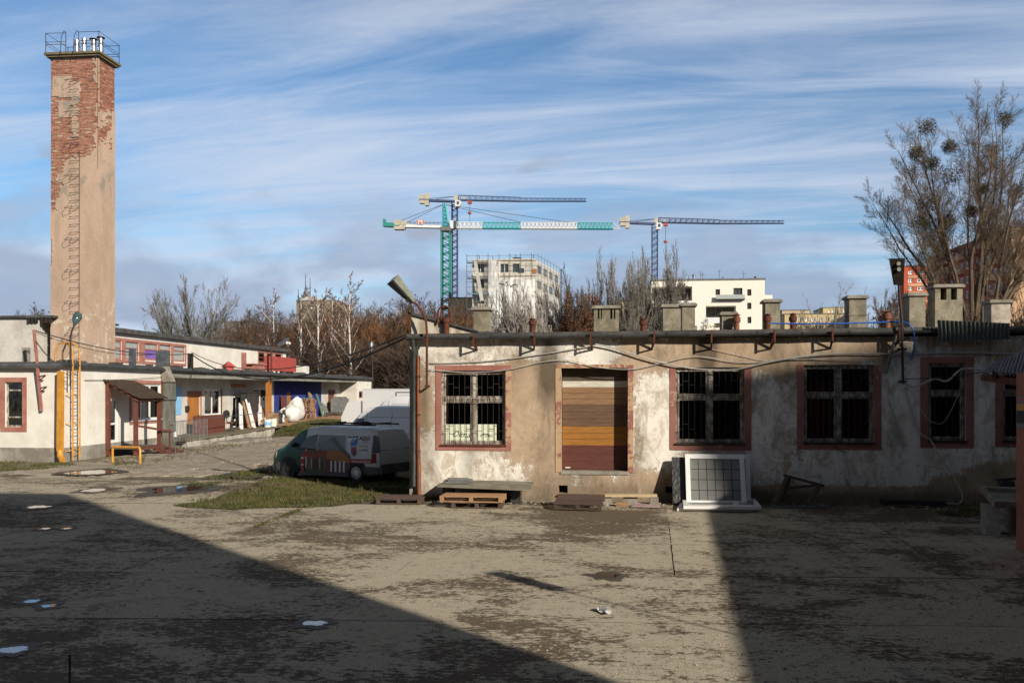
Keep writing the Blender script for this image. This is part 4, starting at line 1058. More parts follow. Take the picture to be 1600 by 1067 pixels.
# ------------------------------------------------------------------ porch
pr = thing('timber_porch', 'red brown timber porch with mossy shingle roof and wooden steps', 'porch', (-21.1, 39.4, 0))
ya, yb_ = 38.2, 40.65; xa, xb = X0+.02, -20.3; zh, zl = 3.28, 2.48
for (x, y, z1) in ((X0+.12, ya+.1, zh-.12), (xb-.15, ya+.15, zl-.02), (xb-.15, yb_-.2, zl-.02)):
    mb = MB(); mb.box(x-.075, x+.075, y-.075, y+.075, 0, z1); part('post', mb, m_redwood, pr)
def slope(u): return zh + (zl-zh)*u
mb = MB(); mb.prism([(xa, ya, zh-.10), (xb, ya, zl-.10), (xb, ya, zl-.04), (xa, ya, zh-.04)], (0, yb_-ya, 0)); part('roof_boarding', mb, m_redwood, pr)
nrow, ncol = 10, 13
sh_ = MB(local=True); sh_.box(-.5, .5, -.5, .5, -.5, .5); shm = sh_.mesh('shingle'); shm.materials.append(m_moss)
ang = math.atan2(zl-zh, xb-xa)
for i in range(nrow):
    for j in range(ncol):
        u = (i+.5)/nrow; y = ya-.08 + (yb_-ya+.16)*(j+.5+(.25 if i % 2 else -.25))/ncol
        share('shingle', shm, pr, Vector((xa+(xb-xa+.12)*u, y, slope(u)+.01+random.uniform(0,.02))) - pr.location, (random.uniform(-.05,.05), -ang-.09, random.uniform(-.04,.04)), ((xb-xa)/nrow*1.5, (yb_-ya)/ncol*.95, .035))
mb = MB(); mb.box(X0+.03, xb, ya, yb_, .30, .36); part('deck', mb, m_oldwood, pr)
for x in (X0+.15, xb-.1):
    pass
mb = MB(); mb.beam((xb-.02, ya+.02, .30), (xb-.02, yb_, .30), .06, .12); part('deck_beam', mb, m_redwood, pr)
mb = MB(); mb.beam((xb-.15, ya+.05, zl-.08), (xb-.15, yb_-.1, zl-.08), .1, .12); part('roof_beam', mb, m_redwood, pr)
mb = MB(); mb.beam((xb-.15, ya+.2, 1.32), (xb+.15, yb_+.35, .95), .06, .09); part('handrail', mb, m_redwood, pr)
mb = MB(); mb.box(xb+.10, xb+.17, yb_+.2, yb_+.28, 0, 1.05); part('rail_post', mb, m_redwood, pr)
for k in range(3):
    mb = MB(); mb.box(xb-.1+.30*k, xb+.22+.30*k, yb_-.9, yb_+.1, .22-.09*k, .26-.09*k); part('step', mb, m_oldwood, pr)
for y in (yb_-.85, yb_+.05):
    mb = MB(); mb.beam((xb-.1, y, .24), (xb+.9, y, .02), .05, .18); part('stringer', mb, m_redwood, pr)

# ------------------------------------------------------------------ pipes, ladder, lamp, ducts of the left side
def s_tube(name, pts, r, mat, label, cat, n=8, group=None, smooth=True):
    mb = MB(); mb.tube(pts, r, n); return solo(name, mb, mat, label, cat, group, smooth=smooth, origin=tuple(pts[-1]))
x = PY(95, 640, YC-.2).x
yp = thing('yellow_downpipe', 'yellow box downpipe with a kicked out foot at the building corner', 'pipe', (x, YC-.2, 0))
mb = MB(); mb.beam((x, YC-.2, 3.62), (x-.03, YC-.2, .42), .22, .16, up=(0,1,0)); part('shaft', mb, m_yellow, yp)
mb = MB(); mb.tube([(x-.03, YC-.2, .46), (x-.01, YC-.24, .24), (x+.13, YC-.34, .12), (x+.2, YC-.4, .08)], [.12,.125,.125,.12], 10); part('elbow', mb, m_yellow, yp, smooth=True)
yl = thing('roof_ladder', 'yellow caged roof ladder fixed to the white side wall', 'ladder', (X0+.15, 36.6, 0))
y0l, y1l = PX(112, 650, X0+.25).y, PX(125, 650, X0+.25).y
XLd = X0+.25
for yy in (y0l+.08, y1l-.02):
    mb = MB(); mb.tube([(XLd, yy, .05), (XLd, yy, 4.1), (XLd-.02, yy, 4.55), (XLd-.25, yy, 4.78), (XLd-.6, yy, 4.74), (XLd-.75, yy, 4.4), (XLd-.75, yy, ZL+.1)], .035, 6); part('rail', mb, m_yellow, yl)
nr = 13
for i in range(nr):
    mb = MB(); z = .3+i*.28; mb.tube([(XLd, y0l+.08, z), (XLd, y1l-.02, z)], .016, 5); part('rung', mb, m_yellow if i % 1 == 0 else m_dark, yl)
for z in (.45, 1.55, 2.7, 3.6):
    mb = MB(); mb.beam((XLd, y0l+.08, z), (X0+.01, y0l-.05, z-.05), .03); mb.beam((XLd, y1l-.02, z), (X0+.01, y1l-.02, z-.02), .03); part('wall_stay', mb, m_yellow, yl, kind='stuff')
# street lamp standing on the wall beside the ladder
LX = X0+.35
lp = thing('yard_lamp', 'globe headed grey lamp on a bent pole beside the yellow ladder', 'lamp', tuple(PX(113, 602, LX)))
q = lambda px, py: PX(px, py, LX)
mb = MB(); mb.tube([q(110,604), q(110,560), q(110,530), q(112,518), q(116,508)], .035, 7); part('pole', mb, m_dark, lp, smooth=True)
a = q(116,508); b = q(123,489); dv = (b-a).normalized(); mb = MB()
mb.tube([a, a+dv*.12, a+dv*.25, a+dv*.42, a+dv*.56, a+dv*.62], [.05,.10,.16,.185,.14,.05], 12); part('lamp_head', mb, m_lampglass, lp, smooth=True)
mb = MB()
for z_ in (590, 601):
    p = q(110, z_); mb.beam(p, (X0, p.y-.1, p.z+.02), .03)
part('bracket', mb, m_dark, lp, kind='stuff')
# leaning red pole with spurs
p0 = PY(53, 515, YC-.35); p1 = PY(65, 642, YC-.12)
lp = thing('insulator_pole', 'rusty red steel pole with two short spurs leaning over the white wall', 'pole', tuple(p1))
mb = MB(); mb.beam(p0, p1, .10, .08); part('pole', mb, m_pink, lp)
for t_ in (.58, .72):
    c = p0.lerp(p1, t_); mb = MB(); mb.beam(c, c+Vector((.36, -.1, .06)), .05); mb.beam(c+Vector((0,0,-.16)), c+Vector((.36, -.1, .04)), .035); part('spur', mb, m_rust, lp)
# square duct up the wall
y0d, y1d = PX(260, 640, X0+.3).y, PX(273, 640, X0+.3).y; XD = X0+.32
du = thing('square_duct', 'weathered grey green square duct rising to a zinc cowl over the roof', 'duct', (XD, (y0d+y1d)/2, 0))
mb = MB(); mb.box(XD-.22, XD+.22, y0d, y0d+.48, .02, 3.25); part('lower_duct', mb, worn('stained duct', (.20,.205,.185), (.13,.12,.09), 2.5, .7, .2, stretch=(2,2,.5), grime=.5), du)
mb = MB(); mb.prism([(XD-.22, y0d, 3.26), (XD+.22, y0d, 3.26), (XD-.10, y0d, 4.02), (XD-.54, y0d, 4.02)], (0, .48, 0)); part('offset_duct', mb, m_concrete, du)
mb = MB(); mb.box(XD-.56, XD-.08, y0d-.02, y0d+.50, 4.03, PX(270, 549, XD-.3).z); part('cowl', mb, m_zinc, du)
for z in (.8, 2.35, 3.22):
    mb = MB(); mb.box(XD-.25, XD+.25, y0d-.03, y0d+.51, z, z+.04); part('flange', mb, m_dark, du)
# yellow tubular barrier and the smaller grey one
def barrier(name, xa_, xb_, yt, yb, mat, label, r=.03):
    a, b = PG(xa_, yb), PG(xb_, yb+1); zt = PD(xa_, yt, (a-O0).dot(Vector((-SY,CY,0)))).z
    root = thing(name, label, 'barrier', tuple((a+b)/2), group='tubular barriers'); mb = MB()
    mb.tube([(a.x,a.y,0),(a.x,a.y,zt-.08),(a.x+(b.x-a.x)*.04,a.y+(b.y-a.y)*.04,zt),(a.x+(b.x-a.x)*.96,a.y+(b.y-a.y)*.96,zt),(b.x,b.y,zt-.08),(b.x,b.y,0)], r, 8); part('tube', mb, mat, root, smooth=True); return root
barrier('tube_barrier', 176, 219, 698, 724, m_yellow, 'yellow tubular hoop barrier in front of the porch', .045)
gb2 = barrier('tube_barrier', 274, 292, 692, 715, m_zinc, 'thin grey hoop barrier beside the duct', .02)
p = PG(273, 700); mb = MB(); mb.lathe((p.x+.05, p.y-.1, .55), [(.09,0),(.11,.02),(.10,.24),(.04,.27)], 12); solo('white_canister', mb, m_pvc, 'small white canister hung on the grey hoop barrier', 'canister')

# ------------------------------------------------------------------ loading dock and what stands on it
dk = thing('loading_dock', 'low concrete loading dock with broken rendered edge under the canopy', 'dock', (-21, 52, 0))
XDK = -21.0; ye = PX(428, 672, XDK).y
mb = MB(); n = 16
for i in range(n):
    ya_, yb2 = YS+.3+(ye-YS-.3)*i/n, YS+.3+(ye-YS-.3)*(i+1)/n; j = random.uniform(-.05,.05)
    mb.box(X1+.0, XDK+j, ya_, yb2, -.05, zd((ya_+yb2)/2)-.10+random.uniform(-.01,.01))
part('dock_wall', mb, worn('broken dock wall', (.52,.49,.42), (.27,.24,.19), 1.3, .93, bump=.7, bscale=12, grime=.5), dk, kind='stuff')
mb = MB(); mb.add([(X1, YS, zd(YS)-.08), (XDK+.1, YS, zd(YS)-.08), (XDK+.1, YE0, zd(YE0)-.08), (X1, YE0, zd(YE0)-.08), (X1, YS, zd(YS)), (XDK+.1, YS, zd(YS)), (XDK+.1, YE0, zd(YE0)), (X1, YE0, zd(YE0))],
   [(0,3,2,1),(4,5,6,7),(0,1,5,4),(1,2,6,5),(2,3,7,6),(3,0,4,7)]); part('dock_floor', mb, m_dirt, dk)
# lower step in front
mb = MB(); q0 = PX(372, 697, -19.2).y; q1 = PX(425, 690, -19.2).y; mb.box(-20.6, -19.2, q0, q1, 0, .16); part('step', mb, m_concrete, dk)
# dock railing
rl = MB(); y0r, y1r = PX(272, 655, XDK+.05).y, PX(300, 655, XDK+.05).y
rl.tube([(XDK, y0r, zd(y0r)+.95), (XDK, 58, zd(58)+.95)], .018, 5)
k = 0; y = y0r
while y < y1r+2: rl.tube([(XDK, y, zd(y)), (XDK, y, zd(y)+.95)], .014, 4); y += .16
solo('dock_railing', rl, m_zinc, 'thin wire railing with bars along the front of the dock', 'railing', kind=None)
def onX(px, py, X): p = PX(px, py, X); return p
def zat(p): return zd(p.y)
# counter, chair
p = PX(338, 674, -22.0); y0c, y1c = PX(318, 665, -22.0).y, PX(352, 662, -22.0).y
ct = thing('panelled_counter', 'red brown panelled wooden counter standing in front of the dock window', 'counter', (-22.3, (y0c+y1c)/2, zd(y0c)))
for i in range(14):
    ya_ = y0c+(y1c-y0c)*i/14; mb = MB(); mb.box(-22.06, -22.0, ya_+.006, ya_+(y1c-y0c)/14-.006, zd(ya_), zd(ya_)+.98); part('plank', mb, m_redwood, ct)
mb = MB(); mb.box(-22.6, -22.062, y0c, y1c, zd(y0c)+.02, zd(y0c)+1.0); part('carcass', mb, m_redwood, ct)
p = PX(360, 665, -21.7)
oc = thing('office_chair', 'black office chair with round back standing on the dock by the counter', 'chair', (p.x, p.y, zd(p.y)))
zb2 = zd(p.y); mb = MB(); mb.lathe((p.x, p.y, zb2+.45), [(.2,0),(.24,.03),(.24,.07),(.2,.1)], 14); part('seat', mb, m_redwood, oc, smooth=True)
mb = MB(); mb.prism([(p.x-.2+.2*math.cos(a_)*1.0+.05, p.y-.25, zb2+1.0+.24*math.sin(a_)) for a_ in [2*math.pi*k/14 for k in range(14)]], (0, .07, 0)); part('backrest', mb, m_film, oc)
mb = MB(); mb.tube([(p.x,p.y,zb2+.1),(p.x,p.y,zb2+.45)], .03, 6); mb.tube([(p.x-.15,p.y-.1,zb2+.5),(p.x-.15,p.y-.24,zb2+.85)], .02, 5); part('stem', mb, m_dark, oc)
for k in range(5):
    a_ = 2*math.pi*k/5; mb = MB(); mb.beam((p.x,p.y,zb2+.12),(p.x+.3*math.cos(a_),p.y+.3*math.sin(a_),zb2+.04), .04); part('leg', mb, m_dark, oc)
# boards and panels leaning near the glazed door: (foot px,py, top px,py, width m, material, name, label, category)
def lean(fx, fy, tx, ty, wid, th, mat, name, label, cat, X=-21.9, dx=.7):
    f = PX(fx, fy, X); f.z = zd(f.y); ztop = PX(tx, ty, X-dx).z; ty_ = PX(tx, ty, X-dx).y
    a = f; b = Vector((X-dx, ty_, ztop)); mb = MB(); d = (b-a); side = Vector((0,1,0)); side = (side - d.normalized()*side.dot(d.normalized())).normalized(); nn = d.cross(side).normalized()*th/2
    P = [a-side*wid/2-nn, a+side*wid/2-nn, b+side*wid/2-nn, b-side*wid/2-nn]; mb.prism(P, nn*2); return solo(name, mb, mat, label, cat, origin=tuple(a))
lean(377, 668, 376, 632, .35, .05, m_pvc, 'door_leaf', 'narrow white leaf leaning beside the glazed dock door', 'door leaf')
lean(390, 668, 381, 628, .32, .06, m_plank, 'wooden_board', 'raw wooden board leaning behind the tall white panel on the dock', 'board')
lean(397, 669, 386, 625, .42, .07, m_pvc, 'tall_white_sheet', 'tall white panel leaning steeply on the dock', 'sheet', X=-21.75)
lean(407, 666, 405, 632, .45, .04, m_pvc, 'white_sheet', 'white sheet leaning in front of the dark cabinet', 'panel')
lean(414, 661, 408, 632, .18, .04, m_plank, 'wooden_lath', 'thin wooden lath leaning by the ochre canopy post', 'lath')
q = PX(394, 640, -22.5); y0_, y1_ = PX(386, 640, -22.4).y, PX(403, 640, -22.4).y
cb = thing('dark_cabinet', 'black cabinet with frayed top standing on wooden crates on the dock', 'cabinet', (-22.6, (y0_+y1_)/2, zd(y0_)))
mb = MB(); mb.box(-22.8, -22.35, y0_, y1_, zd(y0_)+.75, zd(y0_)+2.15); part('body', mb, m_film, cb)
mb = MB(); mb.box(-22.85, -22.3, y0_-.1, y1_+.1, zd(y0_)+2.152, zd(y0_)+2.25); part('top', mb, m_black, cb)
mb = MB(); mb.box(-22.8, -22.3, y0_+.1, y1_-.1, zd(y0_), zd(y0_)+.748); part('base', mb, m_redwood, cb)
# canopy post
p = PX(421, 640, X0-.1); mb = MB(); mb.box(X0-.28, X0-.02, p.y-.18, p.y+.18, zd(p.y), ZL-.37); solo('canopy_post', mb, m_orange, 'ochre wooden post carrying the canopy beside the blue wall', 'post')
lean(444, 642, 442, 619, .75, .05, m_redwood, 'brown_door_leaf', 'brown door leaf leaning on the blue wall', 'door leaf', X=-22.9, dx=.25)
# sacks
def sack(px, py, w_, h_, label, seed, X=-21.8):
    p = PX(px, py, X); z0 = zd(p.y); mb = MB(); n, m = 14, 9
    for j in range(m):
        v = j/(m-1)
        for i in range(n):
            t = 2*math.pi*i/n; k = (1-abs(2*v-1)**2.6)**.5*.5 + .02; nz = 1+.35*mn.noise((math.cos(t)*1.5+seed, math.sin(t)*1.5, v*3+seed))
            mb.v.append((p.x+.8*w_*k*math.cos(t)*nz, p.y+w_*k*math.sin(t)*nz*1.25, z0+h_*v*(1+.12*mn.noise((t, v, seed)))))
    for j in range(m-1):
        for i in range(n): mb.f.append((j*n+i, j*n+(i+1) % n, (j+1)*n+(i+1) % n, (j+1)*n+i)); mb.m.append(0)
    return solo('rubbish_sack', mb, m_bag, label, 'sack', 'sacks on the dock', smooth=True)
sack(458, 661, 1.35, 1.25, 'largest bulging white woven sack next to the pallet stack', 1, -21.4); sack(434, 655, 1.1, .75, 'white sack slumped beside the ochre post', 2); sack(446, 653, 1.2, 1.0, 'creased white sack behind the cardboard boxes', 3, -22.2); sack(463, 655, 1.3, 1.65, 'upright white sack rising behind the bulging one', 4, -22.2)
# cardboard boxes and buckets
for i, (px, py, w_, h_, dz) in enumerate(((418,660,.55,.42,.0),(429,660,.62,.4,.0),(427,652,.6,.38,.45),(441,662,.55,.42,0))):
    p = PX(px, py, -21.7); mb = MB(); z0 = zd(p.y)+(.41 if dz else 0); mb.box(p.x-.3, p.x+.25, p.y-w_*.6, p.y+w_*.6, z0, z0+h_)
    solo('cardboard_box', mb, m_plank, ('brown cardboard box against the foot of the ochre post','brown cardboard box below the stacked one','brown cardboard box stacked on top of another','brown cardboard box in front of the big white sack')[i], 'box', 'boxes on the dock')
for i, (px, py, c_) in enumerate(((418,666,m_blueg),(427,666,m_pvc))):
    p = PX(px, py, -21.3); z0 = zd(p.y); b_ = thing('paint_bucket', ('white and blue paint bucket below the cardboard boxes','white paint bucket beside the blue banded one')[i], 'bucket', (p.x, p.y, z0), group='buckets on the dock')
    mb = MB(); mb.lathe((p.x,p.y,z0), [(.2,0),(.23,.44)], 14); part('body', mb, m_pvc, b_, smooth=True); mb = MB(); mb.lathe((p.x,p.y,z0+.10), [(.212,0),(.226,.22)], 14); part('label_band', mb, m_blueg if i == 0 else m_paper, b_, smooth=True)
    mb = MB(); mb.lathe((p.x,p.y,z0+.441), [(.24,0),(.24,.04)], 14); part('lid', mb, m_pvc, b_)
p = PX(436, 665, -21.5); mb = MB(); mb.lathe((p.x,p.y,zd(p.y)), [(.2,0),(.24,.1),(.22,.4),(.26,.7),(.1,.85)], 12); solo('dark_sack', mb, m_film, 'dark bundled sack between the buckets and the big white sack', 'sack', smooth=True)

# pallets ----------------------------------------------------------------
def pallet_parts(root, mat, L=1.2, Wd=.8, base=Vector((0,0,0)), rot=0.0):
    pass
def make_pallet(name, label, loc, rz, mat, L=1.2, Wd=.8, tilt=0.0, group='wooden pallets', n_top=5, block=.078):
    root = thing(name, label, 'pallet', loc, rz, group)
    for k in range(n_top):
        mb = MB(local=True); y = -Wd/2 + (Wd-.1)*k/(n_top-1); mb.box(-L/2, L/2, y, y+.1, .122, .144); part('plank', mb, mat, root)
    for x in (-L/2, -.05, L/2-.1):
        mb = MB(local=True); mb.box(x, x+.1, -Wd/2+.005, Wd/2-.005, .1, .1215); part('cross_board', mb, mat, root)
        for y in (-Wd/2, -.05, Wd/2-.1):
            mb = MB(local=True); mb.box(x+.003, x+.097, y+.006, y+.094, .0225, .0995); part('block', mb, mat, root)
    for y in (-Wd/2, -.05, Wd/2-.1):
        mb = MB(local=True); mb.box(-L/2, L/2, y, y+.1, 0, .022); part('runner', mb, mat, root)
    root.rotation_euler = (tilt, 0, rz); return root
# stack on the dock
p = PX(476, 663, -22.4)
names = ['lowest','second','third','fourth','fifth','sixth','seventh','eighth','ninth','tenth','eleventh']
first = None
m_bluewood = worn('blue painted pallet', (.05,.20,.36), (.10,.22,.30), 4, .8)
z0 = zd(p.y)
for i in range(11):
    lab = ('pale pallet %s from the bottom of the tall stack by the blue wall' % names[i]) if i < 10 else 'blue topped pallet crowning the tall stack by the blue wall'
    loc = (p.x+random.uniform(-.05,.05), p.y+random.uniform(-.06,.06), z0+.146*i)
    rz = R(90+random.uniform(-3,3))
    if first is None: first = make_pallet('pallet', lab, loc, rz, m_wood, 2.0, 1.0, group='pallets of the tall stack'); 
    else:
        c = copy_tree(first, loc, rz, lab)
        if i == 10:
            for ch in c.children:
                if ch.name.startswith(('plank', 'cross')): ch.data = ch.data.copy(); ch.data.materials.clear(); ch.data.materials.append(m_bluewood)
lean(493, 651, 484, 614, .55, .06, m_plank, 'long_wooden_board', 'long brown board leaning beside the pallet stack', 'board', X=-22.1, dx=.9)
lean(505, 653, 495, 616, .22, .07, worn('green paint board', (.10,.22,.13), (.12,.2,.13), 4, .8), 'green_board', 'long green board leaning at the end of the blue wall', 'board', X=-22.2, dx=.9)
lean(512, 652, 505, 631, .9, .06, m_slate, 'grey_sheet', 'dull grey green sheet leaning below the green board', 'sheet', X=-22.4, dx=.6)
q = PX(520, 655, -22.2)
c = copy_tree(first, (q.x, q.y, zd(q.y)), R(85), 'dark pallet lying low by the brown door'); c2 = copy_tree(first, (q.x, q.y+.1, zd(q.y)+.146), R(92), 'dark pallet on top of the low pair by the brown door')
for cc in (c, c2):
    cc['group'] = 'low pallet pair by the brown door'
    for ch in cc.children: ch.data = ch.data.copy(); ch.data.materials.clear(); ch.data.materials.append(m_oldwood)
q = PX(531, 655, -22.3); mb = MB(); mb.box(q.x-.5, q.x+.5, q.y-.9, q.y+.9, zd(q.y), zd(q.y)+1.35); mb.box(q.x-.4, q.x+.4, q.y-.7, q.y+.7, zd(q.y)+1.352, zd(q.y)+1.5); solo('covered_bin', mb, m_slate, 'grey covered bin standing beyond the low dark pallets', 'bin')
# timber ramp with slatted front
rmp = thing('timber_ramp', 'timber loading ramp with slatted front beyond the grass bank', 'ramp', (-20.2, 68, 0))
y0_, y1_ = PX(448, 662, -20.6).y, PX(545, 655, -20.6).y
zr = lambda y: zd(y)+.02
nb = 40
for i in range(nb):
    ya_ = y0_+(y1_-y0_)*i/nb; yb2 = y0_+(y1_-y0_)*(i+1)/nb-.03
    mb = MB(); mb.add([(-22.0,ya_,zr(ya_)),(-20.5,ya_,zr(ya_)),(-20.5,yb2,zr(yb2)),(-22.0,yb2,zr(yb2)),(-22.0,ya_,zr(ya_)+.06),(-20.5,ya_,zr(ya_)+.06),(-20.5,yb2,zr(yb2)+.06),(-22.0,yb2,zr(yb2)+.06)], [(0,3,2,1),(4,5,6,7),(0,1,5,4),(1,2,6,5),(2,3,7,6),(3,0,4,7)]); part('deck_plank', mb, m_wood, rmp)
    mb = MB(); mb.box(-20.56, -20.50, ya_+.1, ya_+.26, 0, zr(ya_)-.005); part('slat', mb, m_wood, rmp)
mb = MB(); mb.box(-22.0, -20.7, y0_, y1_, 0, .5); part('ramp_core', mb, m_black, rmp)

# ------------------------------------------------------------------ things on the low roofs
zr_ = ZL+.15
def roofpost(px, py0, py1, X, r, mat, name, label, cat, extra=None):
    a = PX(px, py1, X); a.z = zr_; b = PX(px, py0, X); mb = MB(); mb.box(a.x-r, a.x+r, a.y-r*1.6, a.y+r*1.6, a.z, b.z); return solo(name, mb, mat, label, cat)
roofpost(207, 544, 574, X0-.6, .10, m_zinc, 'vent_pipe', 'short zinc vent pipe on the roof below the frosted windows', 'vent')
roofpost(257.5, 551, 574, X0-.5, .07, m_pink, 'roof_post', 'red roof post beside the zinc duct cowl', 'post')
roofpost(295.5, 552, 577, X0-.5, .055, m_dark, 'roof_post', 'dark roof post, nearer of a close pair', 'post', ); roofpost(299.5, 552, 577, X0-.5, .055, m_dark, 'roof_post', 'dark roof post, further of a close pair', 'post')
roofpost(381, 551, 579, X0-.5, .10, m_pink, 'roof_post', 'tall pink roof post before the far red windows', 'post')
roofpost(41, 543, 568, -24.0, .09, m_concrete, 'vent_pipe', 'mottled round topped vent pipe on the near roof', 'vent')
p = PX(357, 578, X0-.6); mb = MB(); mb.lathe((p.x, p.y, zr_), [(.35,0),(.35,.2),(.5,.22),(.04,.55)], 4); solo('roof_cowl', mb, m_redbox, 'little red pyramid cowl on the low roof', 'cowl')
# red boxed sign back on the roof
y0_, y1_ = PX(420, 570, X0-.2).y, PX(462, 570, X0-.2).y; za, zb3 = zr_+.12, PX(440, 558, X0-.2).z
rs_ = thing('red_roof_box', 'large faded red sheet metal box standing on the low roof', 'sign box', (X0-.3, (y0_+y1_)/2, zr_))
nb = 3
for i in range(nb):
    mb = MB(); a_, b_ = y0_+(y1_-y0_)*i/nb, y0_+(y1_-y0_)*(i+1)/nb; mb.box(X0-.5, X0-.15, a_+.03, b_-.03, za, zb3); part('panel', mb, m_redbox, rs_)
for i in range(4): 
    mb = MB(); a_ = y0_+.3+(y1_-y0_-.6)*i/3; mb.box(X0-.4, X0-.3, a_-.06, a_+.06, zr_, za-.002); part('foot', mb, m_rust, rs_)
p = PX(399, 579, X0-.6); mb = MB(); mb.box(p.x-.25, p.x+.25, p.y-1.0, p.y+1.0, zr_, zr_+.45); mb.box(p.x-.32, p.x+.32, p.y-1.2, p.y+1.2, zr_+.452, zr_+.52); solo('roof_hatch', mb, m_pink, 'low pink vent hatch on the roof left of the red box', 'hatch')
p = PX(470, 580, X0-.9); mb = MB(); mb.box(p.x-.3, p.x+.3, p.y-1.0, p.y+1.0, zr_, zr_+.62); solo('roof_hatch', mb, m_white, 'white rendered hatch on the roof right of the red box', 'hatch')
# floodlight on a mast
fm = PX(424, 598, X0+.1); fl_ = thing('floodlight_mast', 'rusty mast with angled grey floodlight above the red roof box', 'lamp', (fm.x, fm.y, 3.2)); tp = PX(424, 546, X0+.1)
mb = MB(); mb.tube([(fm.x,fm.y,3.3),(fm.x,fm.y,tp.z)], .05, 6); mb.tube([(tp.x,tp.y,tp.z), PX(433,541,X0+.2)], .04, 6); part('mast', mb, m_rust, fl_)
mb = MB(); mb.beam(PX(433,541,X0+.2), PX(450,530,X0+.5), .16, .22); part('lamp_head', mb, m_zinc, fl_)
for o_ in (0, .25):
    c = PX(448, 532, X0+.5); mb = MB(); mb.lathe((c.x, c.y+o_*2, c.z-.25), [(.05,0),(.11,.08),(.05,.18)], 8); part('bulb', mb, m_pvc, fl_)
# far lamp column beyond the end of the building
a = PD(582, 640, 92); a.z = 0; t1 = PD(582, 560, 92); mb = MB(); lc = thing('lamp_column', 'slim dark lamp column with pale head beyond the far end of the building', 'lamp', tuple(a))
mb.tube([a, t1, t1+Vector((-.1,0,.7))], [.09,.07,.06], 6); part('pole', mb, m_dark, lc)
mb = MB(); mb.lathe(t1+Vector((-.12,0,.7)), [(.12,0),(.22,.3),(.24,.8),(.1,1.0)], 8); part('lamp_head', mb, m_zinc, lc, smooth=True)

# cables over the left side
def cable(name, A_, B_, sag, r, mat, label, n=20, group='overhead cables'):
    A_ = Vector(A_); B_ = Vector(B_); pts = []
    for i in range(n+1):
        u = i/n; p = A_.lerp(B_, u); p.z -= sag*4*u*(1-u); pts.append(p)
    mb = MB(); mb.tube(pts, r, 5); return solo(name, mb, mat, label, 'cable', group, smooth=True, origin=tuple(A_))
kp = PY(53, 516, YC-.35)
pw = PY(641, 524, YF-.05)
cable('power_cable', kp, PX(296, 553, X0-.5), .35, .022, m_black, 'thick black cable from the leaning red pole to the dark roof posts')
cable('power_cable', kp+Vector((0,0,-.05)), PX(258, 552, X0-.5), .4, .014, m_black, 'thin black cable from the leaning red pole to the red roof post')
cable('power_cable', PX(299, 553, X0-.5), pw, 1.25, .030, m_black, 'thick black cable spanning the gap between both buildings', 40)
cable('power_cable', PX(299, 550, X0-.5), pw+Vector((0,0,.06)), .95, .018, m_black, 'thin black cable running just above the thick one', 40)
cable('power_cable', kp+Vector((0,0,-.3)), PX(96, 573, X0), .15, .022, m_black, 'slack black cable from the leaning pole down to the roof corner')
cable('power_cable', PX(132, 594, X0+.05), PX(260, 588, X0+.1), .05, .012, m_black, 'thin wire along the white wall above the porch')

# ================================================================== trees
def bark(name, c1, c2): return worn(name, c1, c2, 1.2, .95, bump=0, grime=.3)
m_barkd = bark('dark bark', (.075,.062,.050), (.115,.10,.082)); m_barkg = bark('grey bark', (.15,.135,.11), (.21,.19,.16)); m_barkb = bark('brown twigs', (.085,.056,.038), (.060,.041,.029))
m_barko = bark('orange twigs', (.23,.105,.04), (.15,.07,.03)); m_birch = worn('birch bark', (.70,.68,.62), (.12,.11,.10), 3.5, .9, stretch=(.6,.6,1.6), bump=0, lo=.56, hi=.66, grime=.2); m_birtw = bark('birch twigs', (.17,.10,.075), (.13,.08,.06))
m_popb = bark('poplar bark', (.155,.11,.07), (.10,.072,.046)); m_mist = bark('mistletoe', (.11,.088,.042), (.08,.064,.034)); m_leafb = bark('dry leaves', (.30,.13,.06), (.20,.085,.045))
def grow(seed, p0, d0, L0, r0, lv):
    """lv: per level dict(n segs, kids per segment, from, len, ang, jit, up, taper) -> arrays of segments with level"""
    r = random.Random(seed); A=[]; B=[]; RA=[]; RB=[]; LV=[]
    stack = [(Vector(p0), Vector(d0).normalized(), L0, r0, 0)]
    while stack:
        p, d, L, rad, l = stack.pop(); s = lv[l]; n = s['n']; st = L/n
        for i in range(n):
            j = s.get('jit', .12)
            d = (d + Vector((r.gauss(0,j), r.gauss(0,j), r.gauss(0,j)+s.get('up', .05)))).normalized()
            q = p + d*st; ra = rad*(1-(1-s.get('tp', .25))*i/n); rb = rad*(1-(1-s.get('tp', .25))*(i+1)/n)
            A.append(tuple(p)); B.append(tuple(q)); RA.append(ra); RB.append(rb); LV.append(l)
            if l+1 < len(lv) and (i+1)/n > s.get('frm', .2):
                k = s['kids']; k = int(k)+(1 if r.random() < k-int(k) else 0)
                for _ in range(k):
                    a = d.cross(Vector((r.gauss(0,1), r.gauss(0,1), r.gauss(0,1)))).normalized(); an = R(s['ang']*r.uniform(.6, 1.35))
                    dd = d*math.cos(an)+a*math.sin(an); t = r.random()
                    rem = 1-.55*(i+t)/n
                    stack.append((p.lerp(q, t), dd, L*s['len']*rem*r.uniform(.65, 1.2), min(rb*.75, max(.008, rb*s.get('rr', .55))), l+1))
            p = q
    return np.array(A), np.array(B), np.array(RA), np.array(RB), np.array(LV)
def fit(sg, top, px, zc, wid=None):
    A, B, ra, rb, lv = sg; k = (EYE+(608-top)*zc/FPX)/np.percentile(B[:,2], 99.3); kx = k if wid is None else (wid*zc/FPX)/(np.percentile(B[:,0], 98)-np.percentile(B[:,0], 2)); sc_ = np.array([kx, kx, k]); kr = k**.35; return A*sc_, B*sc_, ra*kr, rb*kr, lv
